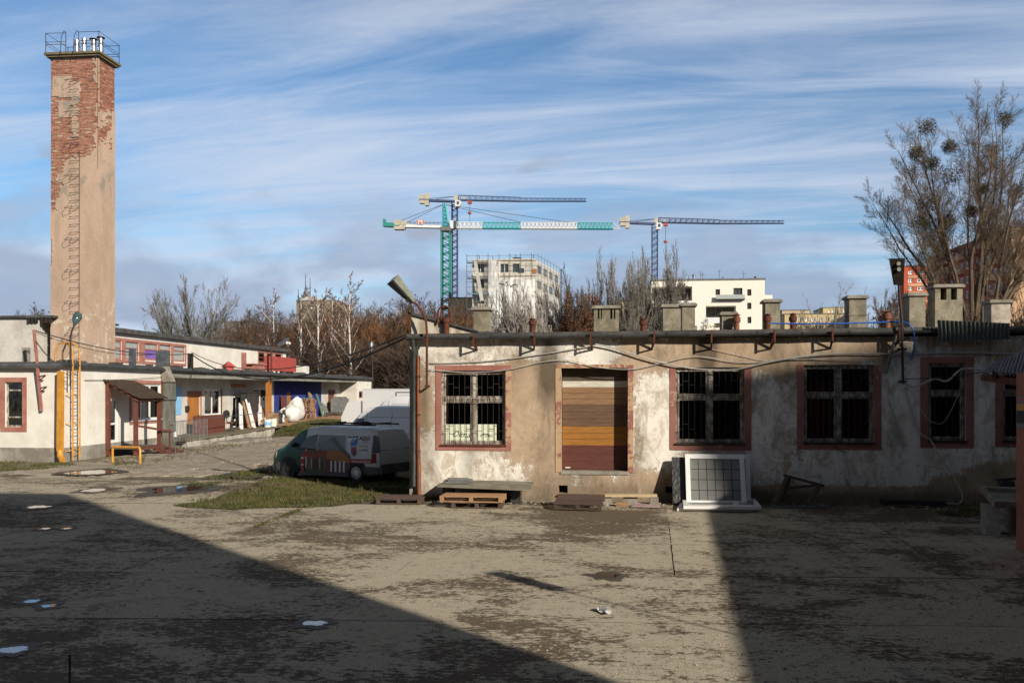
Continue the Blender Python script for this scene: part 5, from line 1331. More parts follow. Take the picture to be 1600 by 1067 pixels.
def tree_obj(name, label, base, segs, mt, mc, split=1, group=None, rmin=.012):
    A, B, ra, rb, lv = segs; root = thing(name, label, 'tree' if 'bush' not in name else 'bush', tuple(base), 0, group)
    ra = np.maximum(ra, rmin); rb = np.maximum(rb, rmin*.75)
    m = lv < split; t = MB(local=True); t.segs(A[m], B[m], ra[m], rb[m], 7); part('trunk', t, mt, root, smooth=True)
    c = MB(local=True); c.segs(A[~m], B[~m], ra[~m], rb[~m], 3); part('crown', c, mc, root); return root
def at(px, zc, z=0.0): p = PD(px, 608, zc); p.z = z; return p
# big poplar with mistletoe
def poplar(seed, base, H, lean, label, limbs, mist):
    r = random.Random(seed); AA = []
    AA.append(grow(seed, (0,0,0), (lean, 0, 1), H*.42, .36, [dict(n=7, kids=0, ang=0, len=0, jit=.03, up=.1, tp=.7)]))
    nl = limbs
    for k in range(nl):
        th = R(-84 + 168*(k+.5)/nl + r.uniform(-6, 6)); dp = r.uniform(-2.6, 2.6); z0 = .17+.22*r.random()*math.cos(th)
        st = Vector((lean*z0*H*.8, 0, z0*H)); en = Vector((H*.325*math.sin(th)*r.uniform(.9,1.08), dp, H*(.40+.60*math.cos(th)**.75*r.uniform(.90,1.06)) if abs(math.sin(th)) < .93 else H*.36))
        d = (en-st); Lk = d.length*1.02; d.normalize(); d.z -= .16; d.normalize()
        s = grow(seed*13+k, st, d, Lk, .13+.05*r.random(), [dict(n=14, kids=1.7, ang=38, len=.30, jit=.075, up=.045, tp=.10, frm=.36, rr=.32), dict(n=7, kids=2.0, ang=36, len=.46, jit=.11, up=.06, tp=.2, frm=.05, rr=.42),
                                                                   dict(n=4, kids=2.0, ang=34, len=.75, jit=.12, up=.07, tp=.3, frm=.0, rr=.5), dict(n=3, kids=0, ang=30, len=.5, jit=.12, up=.10, tp=.3)])
        s[4][s[4] > 0] += 0; AA.append(s)
    A = [np.concatenate([x[i] for x in AA]) for i in range(5)]
    root = tree_obj('poplar_tree', label, base, A, m_popb, m_popb, 1, 'tall bare poplars', .0062)
    r2 = random.Random(seed)
    for i, (dx, dz, rad) in enumerate(mist):
        c = Vector((dx, r2.uniform(-.6, .2), dz)); S_ = []
        rad *= .8
        for _ in range(420):
            v = Vector((r2.gauss(0,1), r2.gauss(0,1), r2.gauss(0,1))).normalized(); q = c+v*rad*r2.random()**.45*1.0
            e = (v*.7+Vector((r2.gauss(0,1), r2.gauss(0,1), r2.gauss(0,1)))).normalized()*.16; S_.append((q, q+e))
        mb = MB(local=True); mb.segs([tuple(a) for a, b in S_], [tuple(b) for a, b in S_], [.012]*len(S_), [.014]*len(S_), 3); part('mistletoe_clump', mb, m_mist, root)
    return root
b = at(1524, 60); sc = 60/FPX
mst = [((x-1524)*sc, EYE+(608-y)*sc, rd) for x, y, rd in ((1449,200,.7),(1430,240,.6),(1456,255,.6),(1480,232,.55),(1488,275,.8),(1450,322,.75),(1441,347,.7),(1482,345,.6),(1520,330,.5),(1547,237,.7),(1568,188,.6),(1582,302,.62),(1530,300,.4))]
poplar(3, b, 19.8, -.03, 'tall many limbed bare poplar full of mistletoe clumps behind the workshop', 
  25, mst)
poplar(8, at(1660, 70), 17.5, .02, 'second bare poplar rising behind the salmon shed at the picture edge',
  13, [(-1.4, 9, .6)])
# round headed fan tree behind the upper storey
FAN = [dict(n=4, kids=4.0, ang=46, len=1.7, jit=.05, up=.05, tp=.7, frm=.2, rr=.5), dict(n=8, kids=1.5, ang=28, len=.62, jit=.07, up=.03, tp=.15, frm=.15, rr=.5), dict(n=6, kids=1.5, ang=28, len=.55, jit=.09, up=.05, tp=.25, frm=.1, rr=.55), dict(n=3, kids=1.6, ang=32, len=.6, jit=.1, up=.06, tp=.3, frm=0, rr=.6), dict(n=2, kids=0, ang=0, len=0, jit=.1, up=.05)]
tree_obj('fan_tree', 'round headed bare tree spreading behind the upper storey wall', at(300, 96), fit(grow(21, (0,0,0), (0,0,1), 4.6, .34, FAN), 440, 300, 96, 124), m_barkg, m_barkg, 2, None, .016)
# shrubs behind the workshop roof: multi stemmed
SHR = [dict(n=2, kids=8, ang=30, len=2.6, jit=.04, up=.02, tp=.8, frm=.0, rr=.55), dict(n=8, kids=1.5, ang=34, len=.60, jit=.08, up=.01, tp=.15, frm=.2, rr=.45), dict(n=7, kids=1.5, ang=34, len=.58, jit=.09, up=.03, tp=.2, frm=.1, rr=.5), dict(n=5, kids=1.2, ang=30, len=.55, jit=.1, up=.04, tp=.3, frm=.1, rr=.6), dict(n=3, kids=0, ang=0, len=0, jit=.1, up=.03)]
for i, (px, zc, L, label, mt, tp_) in enumerate(((1040,74,2.3,'bare grey upright shrub tree in front of the white apartment block',m_barkg,406),(985,72,2.3,'dense bare shrub tree left of the white apartment block',m_barkg,410),(945,76,2.2,'bare shrub tree behind the wide vent stack',m_barkg,420),(915,80,1.9,'darker bare shrub tree behind the brown leaved bush',m_barkd,440),(885,84,1.8,'dark low bush right of the scaffolded block',m_barkd,462),(1010,76,2.2,'slender bare shrub tree between two grey ones',m_barkg,412))):
    tree_obj('shrub_tree', label, at(px, zc), fit(grow(40+i, (0,0,0), (0,0,1), L, .14, SHR), tp_, px, zc, 66), mt, mt, 2, 'bare shrubs behind the workshop', .012)
tree_obj('pale_bush', 'pale silvery round bush in front of the netted scaffold', at(832, 62), fit(grow(61, (0,0,0), (0,0,1), 1.9, .12, [dict(SHR[0], ang=44, len=1.9), dict(SHR[1], ang=30, kids=1.5), SHR[2], SHR[3], SHR[4]]), 455, 832, 62, 85), m_barkg, worn('silver twigs', (.34,.31,.27), (.24,.21,.18), 2, .9, bump=0), 2, None, .014)
tree_obj('pale_bush', 'pale silvery bush hugging the roof edge right of the lamp mast', at(800, 66), fit(grow(62, (0,0,0), (0,0,1), 1.5, .12, [dict(SHR[0], ang=44, len=1.9), dict(SHR[1], ang=30, kids=1.5), SHR[2], SHR[3], SHR[4]]), 482, 800, 66, 60), m_barkg, worn('silver twigs', (.34,.31,.27), (.24,.21,.18), 2, .9, bump=0), 2, None, .014)
# brown leaved bush
A = fit(grow(66, (0,0,0), (0,0,1), 1.6, .12, SHR), 466, 908, 68, 55); root = tree_obj('leafy_bush', 'rusty brown bush still holding dry leaves behind the roof', at(908, 68), A, m_barkd, m_barkb, 2, None, .014)
mb = MB(local=True); r_ = random.Random(4); ends = A[1][A[4] >= 2]
for e in ends[::2]:
    for _ in range(2):
        c = Vector(e)+Vector((r_.gauss(0,.15), r_.gauss(0,.15), r_.gauss(0,.15))); a = Vector((r_.gauss(0,1), r_.gauss(0,1), r_.gauss(0,1))).normalized()*.09; b2 = a.cross(Vector((0,0,1)))*.8
        mb.add([c-a, c+b2, c+a], [(0,1,2)])
part('dry_leaves', mb, m_leafb, root, kind='stuff')
for i, (px, zc, L, label) in enumerate(((1300,92,1.7,'thin bare tree before the yellow flats between two stacks'),(1282,95,1.3,'small thin bare tree left of the thin one before the yellow flats'),(1318,90,2.0,'taller thin bare tree beside the two course block stack'))):
    tree_obj('thin_tree', label, at(px, zc), fit(grow(70+i, (0,0,0), (0,0,1), L*1.9, .13, [dict(n=5, kids=1.6, ang=38, len=.75, jit=.06, up=.06, tp=.4, frm=.4, rr=.6), dict(n=6, kids=1.0, ang=34, len=.4, jit=.09, up=.06, tp=.2, frm=.2, rr=.55), dict(n=3, kids=1.0, ang=34, len=.5, jit=.1, up=.05, tp=.3, frm=0, rr=.6), dict(n=2, kids=0, ang=0, len=0)]), (440,456,448)[i], px, zc, 42), m_barkg, m_barkg, 1, 'thin trees before the yellow flats', .016)
tree_obj('domed_bush', 'dense domed brown bush left of the dark street lamp head', at(1385, 100), fit(grow(80, (0,0,0), (0,0,1), 2.4, .16, FAN), 456, 1385, 100, 62), m_barkb, m_barkb, 2, None, .018)
for i, (px, zc, L) in enumerate(((1478,52,1.25),(1530,56,1.35),(1575,52,1.3),(1612,50,1.5),(1450,60,1.2))):
    tree_obj('thicket_bush', ('brown bare bush behind the stack with two open flues','brown bare bush under the tall poplar','brown bare bush behind the pale rendered stack','brown bare bush at the far end of the workshop roof','brown bare bush behind the slim stack by the lamp')[i], at(px, zc), fit(grow(85+i, (0,0,0), (0,0,1), L, .1, SHR), (474,478,470,462,480)[i], px, zc, 60), m_barkb, m_barkb, 2, 'brown thicket behind the workshop', .013)
# birches at the edge of the wood
BIR = [dict(n=14, kids=1.5, ang=34, len=.34, jit=.02, up=.05, tp=.12, frm=.28, rr=.42), dict(n=6, kids=1.8, ang=34, len=.42, jit=.06, up=.05, tp=.2, frm=.1, rr=.5), dict(n=4, kids=1.5, ang=36, len=.6, jit=.10, up=-.02, tp=.3, frm=0, rr=.6), dict(n=3, kids=0, ang=0, len=0, jit=.12, up=-.10)]
for i, (px, zc, H, label) in enumerate(((426,104,12.3,'first white birch, standing behind the red roof box'),(471,100,12.6,'white birch right of the red roof box'),(499,98,12.4,'forked white birch in the middle of the wood edge'),(513,104,12.8,'slender white birch close behind the forked one'),(533,106,13.0,'thin white birch rising through orange undergrowth'),(553,98,13.2,'spreading white birch near the dark lamp column'))):
    A, B, ra, rb, lv = grow(100+i, (0,0,0), (random.uniform(-.06,.06), 0, 1), H, .19 if i in (1,2,5) else .14, BIR)
    root = thing('birch_tree', label, 'tree', tuple(at(px, zc)), 0, 'white birches at the wood edge'); ra = np.maximum(ra, .022); rb = np.maximum(rb, .016)
    m = lv < 1; t = MB(local=True); t.segs(A[m], B[m], ra[m], rb[m], 6); part('trunk', t, m_birch, root, smooth=True)
    m = lv == 1; t = MB(local=True); t.segs(A[m], B[m], ra[m], rb[m], 4); part('limbs', t, m_birch, root, kind='stuff')
    m = lv > 1; t = MB(local=True); t.segs(A[m], B[m], ra[m], rb[m], 3); part('crown', t, m_birtw, root)
# the wood behind: one far mass
def mass(name, mat, spots, temps, seed, rmin=.03, label=None):
    r = np.random.default_rng(seed); mb = MB()
    for (px, zc, hgt) in spots:
        A, B, ra, rb, lv = temps[r.integers(len(temps))]; hm = B[:,2].max(); s = hgt/hm*r.uniform(.85, 1.1); t = r.uniform(0, 6.28); c, s_ = math.cos(t), math.sin(t); Rm = np.array([[c,-s_,0],[s_,c,0],[0,0,1]])
        o = np.array(at(px, zc)); A2 = A@Rm.T*s+o; B2 = B@Rm.T*s+o; mb.segs(A2, B2, np.maximum(ra*s, rmin), np.maximum(rb*s, rmin*.7), 3)
    return solo(name, mb, mat, kind='stuff', origin=tuple(at(spots[0][0], spots[0][1])))
WOOD = [dict(n=7, kids=1.7, ang=44, len=.50, jit=.06, up=.03, tp=.4, frm=.12, rr=.5), dict(n=6, kids=2.0, ang=40, len=.5, jit=.10, up=.04, tp=.25, frm=.05, rr=.45), dict(n=3, kids=2.2, ang=36, len=.7, jit=.1, up=.06, tp=.3, frm=0, rr=.6), dict(n=2, kids=0, ang=0, len=0, jit=.12)]
tmp = [grow(200+i, (0,0,0), (0,0,1), 9, .17, WOOD) for i in range(5)]; tsh = [grow(220+i, (0,0,0), (0,0,1), 1.8, .1, SHR[:4]) for i in range(3)]
rw = random.Random(77)
top = lambda px: 502 if px < 380 else (478 if px < 620 else 470)
spots = [(px+rw.uniform(-8,8), zc, (608-top(px)-rw.uniform(-4,22))*zc/FPX+EYE) for zc in (112, 122, 134, 148, 165) for px in range(330, 720, 13)]
mass('woods', m_barkb, spots, tmp, 3, .017)
spots = [(px+rw.uniform(-8,8), zc, (608-rw.uniform(520,545))*zc/FPX+EYE) for zc in (100, 108, 116) for px in range(300, 720, 9)]
mass('undergrowth', m_barkb, spots, tsh, 4, .022)
spots = [(px+rw.uniform(-6,6), zc, (608-rw.uniform(480,500))*zc/FPX+EYE) for zc in (112, 118) for px in list(range(575, 630, 11))+list(range(520, 575, 18))+[395,500]]
mass('willow_thicket', m_barko, spots, tsh, 5, .022)
spots = [(px+rw.uniform(-5,5), zc, (608-rw.uniform(474,484))*zc/FPX+EYE) for zc in (118, 126) for px in range(655, 710, 9)]
mass('willow_thicket', m_barko, spots, tsh, 6, .022)
spots = [(px+rw.uniform(-8,8), zc, (608-rw.uniform(478,500))*zc/FPX+EYE) for zc in (120,132) for px in range(-60, 90, 16)]
mass('treeline', m_barkd, spots, tmp, 8, .022)
spots = [(px+rw.uniform(-8,8), zc, (608-rw.uniform(490,505))*zc/FPX+EYE) for zc in (120,140) for px in range(720, 1420, 15)]
mass('treeline', m_barkd, spots, tmp, 9, .022)
# rising ground carrying the wood
mb = MB(); n = 40
for i in range(n+1):
    px = 230+510*i/n
    for zc, z in ((96, -.04), (118, 1.6), (175, 5.2+1.2*mn.noise((i*.3, 0, 0))), (230, 5.0)): mb.v.append(tuple(at(px, zc, z)))
for i in range(n):
    for k in range(3): mb.f.append((i*4+k, (i+1)*4+k, (i+1)*4+k+1, i*4+k+1)); mb.m.append(0)
solo('wooded_hill', mb, worn('leaf litter', (.06,.042,.028), (.09,.06,.038), .4, .95, bump=0), kind='structure', smooth=True)

# ================================================================== town behind
def block(name, label, Y, x0, x1, yt, zbase, depth, mat, wins=(), cat='building', yb=520, frame=m_pvc, pane=m_darkglass, wmull=1, rdepth=.25, fw=.14, group=None):
    a = PY(x0, yb, Y); b = PY(x1, yb, Y); zt = PY((x0+x1)/2, yt, Y).z
    root = thing(name, label, cat, ((a.x+b.x)/2, Y, 0), 0, group); fn = lambda u, v, d: (u, Y+d, v)
    rects = [rectY(*w, Y) for w in wins]; mb, _ = wall_grid(a.x, b.x, zbase, zt, rects, rdepth, 6.0, fn)
    mb.box(a.x+.02, b.x-.02, Y+rdepth+.15, Y+depth, zbase, zt-.01); mb.add([(a.x,Y,zbase),(a.x,Y+depth,zbase),(a.x,Y+depth,zt),(a.x,Y,zt)],[(0,3,2,1)]); mb.add([(b.x,Y,zbase),(b.x,Y+depth,zbase),(b.x,Y+depth,zt),(b.x,Y,zt)],[(0,1,2,3)])
    part('wall', mb, mat, root); rf = MB(); rf.box(a.x-.1, b.x+.1, Y-.1, Y+depth+.1, zt+.003, zt+.2); part('roof', rf, m_slate, root)
    for r in rects: window_at(root, fn, r, rdepth, frame, pane, fw, wmull)
    return root
m_cream = worn('white render', (.80,.76,.66), (.77,.73,.63), .3, .9, bump=0, grime=.05)
# white apartment house -------------------------------------------------
Yw = 120.0
wins = [(1118,452,1125,461),(1146,450,1160,461),(1167.5,452,1174,462),(1167.5,473,1174,483),(1168,495,1174,505)]
wa = block('apartment_house', 'white cubic apartment house with deep dark balconies', Yw, 1018, 1195, 438, 0, 14, m_cream, wins+[(1018.6,448,1081.5,469),(1018.6,479,1080,500),(1102,478,1150,506)][0:0]+[], frame=m_dark, fw=.16, wmull=1)
# its balconies are real recesses: rebuild the wall with them
for ch in list(wa.children):
    if ch.name.startswith('wall'): bpy.data.objects.remove(ch)
fn = lambda u, v, d: (u, Yw+d, v); rec = [rectY(*q, Yw) for q in ((1018.8,448,1081.5,476),(1018.8,480,1080,506),(1103,478,1150,512))]
a = PY(1018, 500, Yw).x; b = PY(1195, 500, Yw).x; zt = PY(1100, 438, Yw).z
mb, _ = wall_grid(a, b, 0, zt, [rectY(*w_, Yw) for w_ in wins]+rec, 2.2, 6, fn); mb.box(a+.02, b-.02, Yw+2.3, Yw+14, 0, zt-.01); mb.add([(a,Yw,0),(a,Yw+14,0),(a,Yw+14,zt),(a,Yw,zt)],[(0,3,2,1)]); part('wall', mb, m_cream, wa)
m_brownp = worn('brown cladding', (.22,.12,.06), (.17,.09,.045), 2, .8, bump=0)
for (q, lab) in (((1018.8,448,1081.5,470),'upper'),((1018.8,480,1080,506),'lower')):
    r = rectY(*q, Yw); mb = MB(); mb.box(r[0], r[1], Yw+2.15, Yw+2.25, r[2]-1, r[3]); part('balcony_wall', mb, m_brownp, wa)
    for k in range(3):
        window_at(wa, lambda u, v, d: (u, Yw+1.95+d, v), (r[0]+.6+k*1.75, r[0]+2.0+k*1.75, r[2]-.2, r[3]-.25), .2, m_dark, m_glass if k == 2 else m_darkglass, .09, 1)
for (q0) in ((1018,470,1081,477),(1018,499,1080,507),(1103,496,1134,505)):
    r = rectY(*q0, Yw); mb = MB(); mb.box(r[0], r[1], Yw-.06, Yw+.06, r[2], r[3]); part('balcony_parapet', mb, m_pvc, wa)
r = rectY(1104,479,1149,498, Yw)
for k in range(3): window_at(wa, lambda u, v, d: (u, Yw+1.6+d, v), (r[0]+.1+k*1.25, r[0]+1.25+k*1.25, r[2], r[3]), .2, m_dark, m_glass, .09, 0)
r = rectY(1118,461,1163,467.5, Yw); mb = MB(); mb.box(r[0], r[1], Yw-.5, Yw-.47, r[2], r[3]); part('glass_rail', mb, worn('balcony glass', (.40,.44,.42), (.45,.48,.46), 2, .15, bump=0), wa); mb = MB(); mb.box(r[0]-.05, r[1]+.05, Yw-.52, Yw-.002, r[2]-.10, r[2]-.002); part('balcony_slab', mb, m_dark, wa)
r = rectY(1115,440,1172,446, Yw); mb = MB(); mb.box(PY(1130,440,Yw).x, PY(1195,440,Yw).x, Yw-.5, Yw-.01, 0, zt-.35)
r = rectY(1195,461,1207,520, Yw+3); mb = MB(); mb.box(r[0]+.02, r[1], Yw+3, Yw+12, 0, r[3]); part('side_wing', mb, m_cream, wa)
for px, y0, rr in ((1084,430,.16),(1181,433,.18),(1130,434,.1)):
    p = PY(px, y0, Yw+4); mb = MB(); mb.lathe((p.x, p.y, zt+.15), [(rr,0),(rr,p.z-zt-.3),(rr*1.5,p.z-zt-.28),(rr*1.5,p.z-zt-.12),(.02,p.z-zt)], 8); part('flue', mb, m_zinc, wa)
mb = MB(); r = rectY(1084,435.5,1105,437.5, Yw+3); mb.box(r[0], r[1], Yw+3, Yw+5, zt+.2, r[3]); part('roof_hatch', mb, m_slate, wa)
for px, y0 in ((1095,424),(1098,426),(1124,421),(1162,424)):
    p = PY(px, y0, Yw+5); mb = MB(); mb.tube([(p.x,p.y,zt), tuple(p)], .03, 4); mb.tube([(p.x-.25,p.y,p.z-.3),(p.x+.25,p.y,p.z-.3)], .02, 4); part('aerial', mb, m_zinc, wa)
# block under construction -------------------------------------------------
Yc = 178.0; m_block = worn('block masonry', (.62,.57,.47), (.52,.47,.39), .6, .9, bump=0, grime=.15); m_conc2 = worn('fresh concrete', (.55,.53,.48), (.46,.44,.40), .4, .9, bump=0, grime=.2); m_bluei = worn('blue formwork', (.13,.33,.46), (.20,.38,.48), 1, .8, bump=0)
cs = thing('unfinished_block', 'unfinished apartment block wrapped in scaffold and torn netting', 'building', tuple(PY(780, 608, Yc).xy)+(0,))
L_, Rr = PY(738, 500, Yc).x, PY(836, 500, Yc).x; zts = PY(760, 405, Yc).z
fl_h = 3.0; zf = [zts-.3-fl_h*k for k in range(9)]
ops_ = []; r_ = random.Random(9)
for k in range(1, 8):
    z0 = zts-.3-fl_h*k
    for j in range(5):
        u = L_+.8+j*2.35; ops_.append((u, u+1.5, z0+.7, z0+2.35))
ops_ = [o for o in ops_ if o[2] > 1]
mb, _ = wall_grid(L_, Rr, 0, zts, ops_, .4, 8, lambda u, v, d: (u, Yc+d, v)); mb.box(L_+.05, Rr-.05, Yc+.9, Yc+16, 0, zts-.4)
part('wall', mb, m_block, cs)
for o in ops_: 
    mb = MB(); mb.box(o[0], o[1], Yc+.35, Yc+.42, o[2], o[3]); wdw = part('window', mb, m_darkglass, cs)
    if r_.random() < .6:
        mb = MB(); mb.box(o[0]+.7, o[0]+.8, Yc+.28, Yc+.348, o[2], o[3]); part('frame', mb, m_pvc, wdw)
for k, z in enumerate(zf):
    mb = MB(); mb.box(L_-.15, Rr+.1, Yc-.12, Yc+.02, z-.12, z+.12); part('floor_slab', mb, m_conc2 if k else m_block, cs)
    mb = MB(); mb.box(L_-.9, L_+ (Rr-L_)*(.44 if k < 6 else .6), Yc-1.15, Yc-.25, z-.55, z-.40); part('scaffold_deck', mb, m_bluei if r_.random() < .7 else m_slate, cs)
# stepped right wing receding from the corner
zr2 = PY(850, 420, Yc+8).z
mb = MB(); mb.prism([(Rr+.02, Yc+.05, 0), (Rr+.02, Yc+.05, zts-.1), (Rr+3.6, Yc+22, zts-.1), (Rr+3.6, Yc+22, 0)], (-3, 0, 0)); part('side_wall', mb, m_conc2, cs)
for k in range(8):
    z = zts-1.0-k*3.0
    if z < 2: break
    for j in range(4):
        u0 = .08+.23*j; u1 = u0+.13; A2 = Vector((Rr+.02+3.58*u0+.06, Yc+.05+21.95*u0, 0)); B2 = Vector((Rr+.02+3.58*u1+.06, Yc+.05+21.95*u1, 0)); mb = MB()
        mb.prism([A2+Vector((0,0,z-1.5)), B2+Vector((0,0,z-1.5)), B2+Vector((0,0,z)), A2+Vector((0,0,z))], (.02,0,0)); part('window', mb, m_slate if (k+j) % 3 else m_darkglass, cs)
q = rectY(810,419,819,426, Yc-.1); mb = MB(); mb.box(q[0], q[1], Yc-.14, Yc-.05, q[2], q[3]); part('window', mb, m_darkglass, cs)
q = rectY(835,420,842,427, Yc-.1); mb = MB(); mb.box(q[0]-.4, q[1]-.4, Yc-.16, Yc-.06, q[2], q[3]); part('boarding', mb, m_orange, cs)
# scaffold poles
mb = MB(); A_s = []; B_s = []
for u in np.arange(L_-1.0, Rr+1.0, 2.1):
    for d in (-1.2, -.35): A_s.append((u, Yc+d, 0)); B_s.append((u, Yc+d, zts+.9))
for z in np.arange(1.5, zts+.8, 1.0):
    for d in (-1.2,): A_s.append((L_-1.0, Yc+d, z)); B_s.append((Rr+.6, Yc+d, z))
for k in range(8): A_s.append((L_-1.0, Yc-1.2, zts-3*k)); B_s.append((L_+1.1, Yc-1.2, zts-3*(k+1)))
for u in np.arange(0, 1.01, .12): 
    x = Rr+.6+3.6*u; y = Yc+22*u; A_s.append((x, y, 0)); B_s.append((x, y, zts+.9))
for z in np.arange(3, zts+1, 1.5): A_s.append((Rr+.6, Yc, z)); B_s.append((Rr+4.2, Yc+22, z))
mb.segs(A_s, B_s, [.032]*len(A_s), [.032]*len(A_s), 4); part('scaffold', mb, m_zinc, cs, kind='stuff')
def net_mat():
    t = NT('scaffold net'); N, L = t.N, t.L; tr = N.new('ShaderNodeBsdfTransparent'); mx = N.new('ShaderNodeMixShader')
    f = t.step(t.noise(.35, 5, .65, t.mapv((1,1,.5)), .6), .32, .62, .34, .82); L.new(f, mx.inputs[0]); L.new(tr.outputs[0], mx.inputs[1]); L.new(t.b.outputs[0], mx.inputs[2]); L.new(mx.outputs[0], t.out.inputs[0])
    t.done((.84,.83,.80), .9); return t.mat
m_net = net_mat()
def net(x0, y0, x1, y1, sd, Yn=Yc-1.3):
    r = rectY(x0, y0, x1, y1, Yn); mb = MB(); n, m = 12, 10
    for j in range(m+1):
        for i in range(n+1):
            u, v = i/n, j/m; mb.v.append((r[0]+(r[1]-r[0])*u, Yn+.22*mn.noise((u*4, v*3, sd)), r[2]+(r[3]-r[2])*v))
    for j in range(m):
        for i in range(n): mb.f.append((j*(n+1)+i, j*(n+1)+i+1, (j+1)*(n+1)+i+1, (j+1)*(n+1)+i)); mb.m.append(0)
    part('netting', mb, m_net, cs, smooth=True)
net(763,407,776,520,1); net(776,408,782,520,2); net(781,436,800,520,5); net(797,433,816,520,3); net(816,437,836,520,4); net(745,488,764,520,6)
mb = MB(); mb.prism([PY(740,409,Yc-1.35), PY(745,408,Yc-1.35), PY(756,470,Yc-1.35), PY(750,470,Yc-1.35)], (0,.05,0)); part('rubble_chute', mb, m_conc2, cs)
for px, y in ((749,399),(806,398),(834,398),(770,401)):
    p = PY(px, y, Yc+1); mb = MB(); mb.tube([(p.x,p.y,zts-.1), tuple(p)], .06, 4); part('starter_bar', mb, m_dark, cs)
p = PY(806, 404, Yc+2); mb = MB(); mb.box(p.x-.6, p.x+1.0, p.y, p.y+2, zts, zts+.55); part('site_hut', mb, m_dark, cs)
# yellow flats, ochre block, concrete tower, red slabs -----------------------
m_yel = worn('yellow render', (.55,.43,.22), (.48,.38,.21), .3, .9, bump=0, grime=.1); m_och = worn('ochre render', (.50,.40,.25), (.42,.33,.2), .3, .9, bump=0, grime=.15)
wy = [(x, 496, x+6, 502) for x in range(1246, 1330, 11)]
block('yellow_flats', 'long pale yellow flats low on the skyline between the stacks', 210, 1226, 1332, 491, 0, 12, m_yel, wy, fw=.2)
wy = [(x, 484, x+3.5, 488) for x in range(1294, 1326, 6)]+[(x, 493, x+3.5, 497) for x in range(1294, 1326, 6)]
block('yellow_flats', 'further yellow flats with red eaves behind the thin trees', 260, 1286, 1330, 481, 0, 12, m_yel, wy, fw=.2)
block('roof_house', 'small dark penthouse with ochre end above the yellow flats', 230, 1222, 1266, 485, 0, 10, m_och, [])
wy = [(x, y, x+5, y+6) for x in range(968, 1014, 9) for y in (477, 490)]
block('ochre_flats', 'ochre flats glimpsed through the bare shrubs', 150, 962, 1016, 470, 0, 12, m_och, wy, fw=.2)
wy = [(x, y, x+3.4, y+5) for x in range(703, 736, 7) for y in (475, 486)]
block('ochre_flats', 'flat roofed ochre flats between crane masts and scaffold', 190, 700, 740, 466, 0, 12, m_och, wy, fw=.2)
tb = block('concrete_tower', 'brown concrete tower block with roof masts beyond the wood', 230, 463, 524, 470, 0, 16, worn('brown concrete', (.26,.215,.15), (.20,.17,.12), .3, .9, bump=0), [(485,478,488,482),(485,492,488,497)], fw=.15)
q = rectY(467,462,486,470, 230); mb = MB(); mb.box(q[0], q[1], 232, 240, q[2], q[3]); part('plant_room', mb, m_conc2, tb)
for px, y in ((477.5,428),(484.5,434),(466,452)):
    p = PY(px, y, 233); mb = MB(); mb.tube([(p.x,p.y,PY(px,470,233).z), tuple(p)], [.14,.06], 4); part('mast', mb, m_dark, tb)
block('pale_house', 'pale block hidden among dark trees left of the wood', 180, 350, 392, 503, 0, 10, m_slate, [(x, y, x+3, y+4) for x in range(354, 390, 7) for y in (507, 514)], fw=.2)
m_red = worn('red orange render', (.50,.10,.045), (.44,.09,.04), .3, .9, bump=0, grime=.1); m_peach = worn('peach render', (.62,.38,.22), (.55,.33,.2), .3, .9, bump=0, grime=.1); m_redd = worn('brick red render', (.42,.115,.075), (.37,.10,.065), .3, .9, bump=0, grime=.15)
wr = [(x, y, x+w_, y+6) for y in (423, 435.5, 448, 460.5, 473, 486) for x, w_ in ((1419,7.5),(1433,11))]
rb_ = block('red_flats', 'small bright red and peach flats with white windows beside the long red slab', 230, 1412.5, 1449, 416, 0, 3, m_red, wr, fw=.22)
for y in (431, 443.5, 456, 468.5, 481):
    q = rectY(1418, y, 1449, y+3.6, 230); mb = MB(); mb.box(q[0], q[1]-.02, 229.92, 229.99, q[2], q[3]); part('peach_band', mb, m_peach, rb_)
# long slab seen along its shaded side
P0 = PD(1579, 608, 165); P1 = PD(1449, 608, 205); zt = PD(1579, 357, 165).z
ls = thing('long_red_slab', 'long dark red slab block behind the big poplar with its sunlit peach end', 'building', (P0.x, P0.y, 0))
dv = (P1-P0); dv.z = 0; Ln = dv.length; dv.normalize(); nv = Vector((-dv.y, dv.x, 0))
if nv.x > 0: nv = -nv
def fS(u, v, d): return P0 + dv*u - nv*d + Vector((0, 0, v-EYE))
rects = []; nfl = 11; hf = zt/nfl; ncol_ = 16
for f in range(5, nfl):
    for c in range(ncol_): u = Ln*(c+.25)/ncol_; rects.append((u, u+Ln/ncol_*.5, hf*f+.9, hf*f+2.3))
mb, _ = wall_grid(0, Ln, 0, zt, rects, .2, 30, fS); part('wall', mb, m_redd, ls)
mb = MB(); e0 = fS(0,0,0); e1 = fS(0,0,13); b0 = fS(Ln,0,13); b1 = fS(Ln,0,0)
mb.add([e0, e1, e1+Vector((0,0,zt)), e0+Vector((0,0,zt))], [(0,1,2,3)]); part('end_wall', mb, m_peach, ls)
mb = MB(); mb.add([e1, b0, b0+Vector((0,0,zt)), e1+Vector((0,0,zt)), b1, b1+Vector((0,0,zt))], [(0,1,2,3),(1,4,5,2)]); part('back_wall', mb, m_redd, ls)
mb = MB(); mb.prism([fS(0,zt+.003,0), fS(0,zt+.003,13), fS(Ln,zt+.003,13), fS(Ln,zt+.003,0)], (0,0,.4)); part('roof', mb, m_slate, ls)
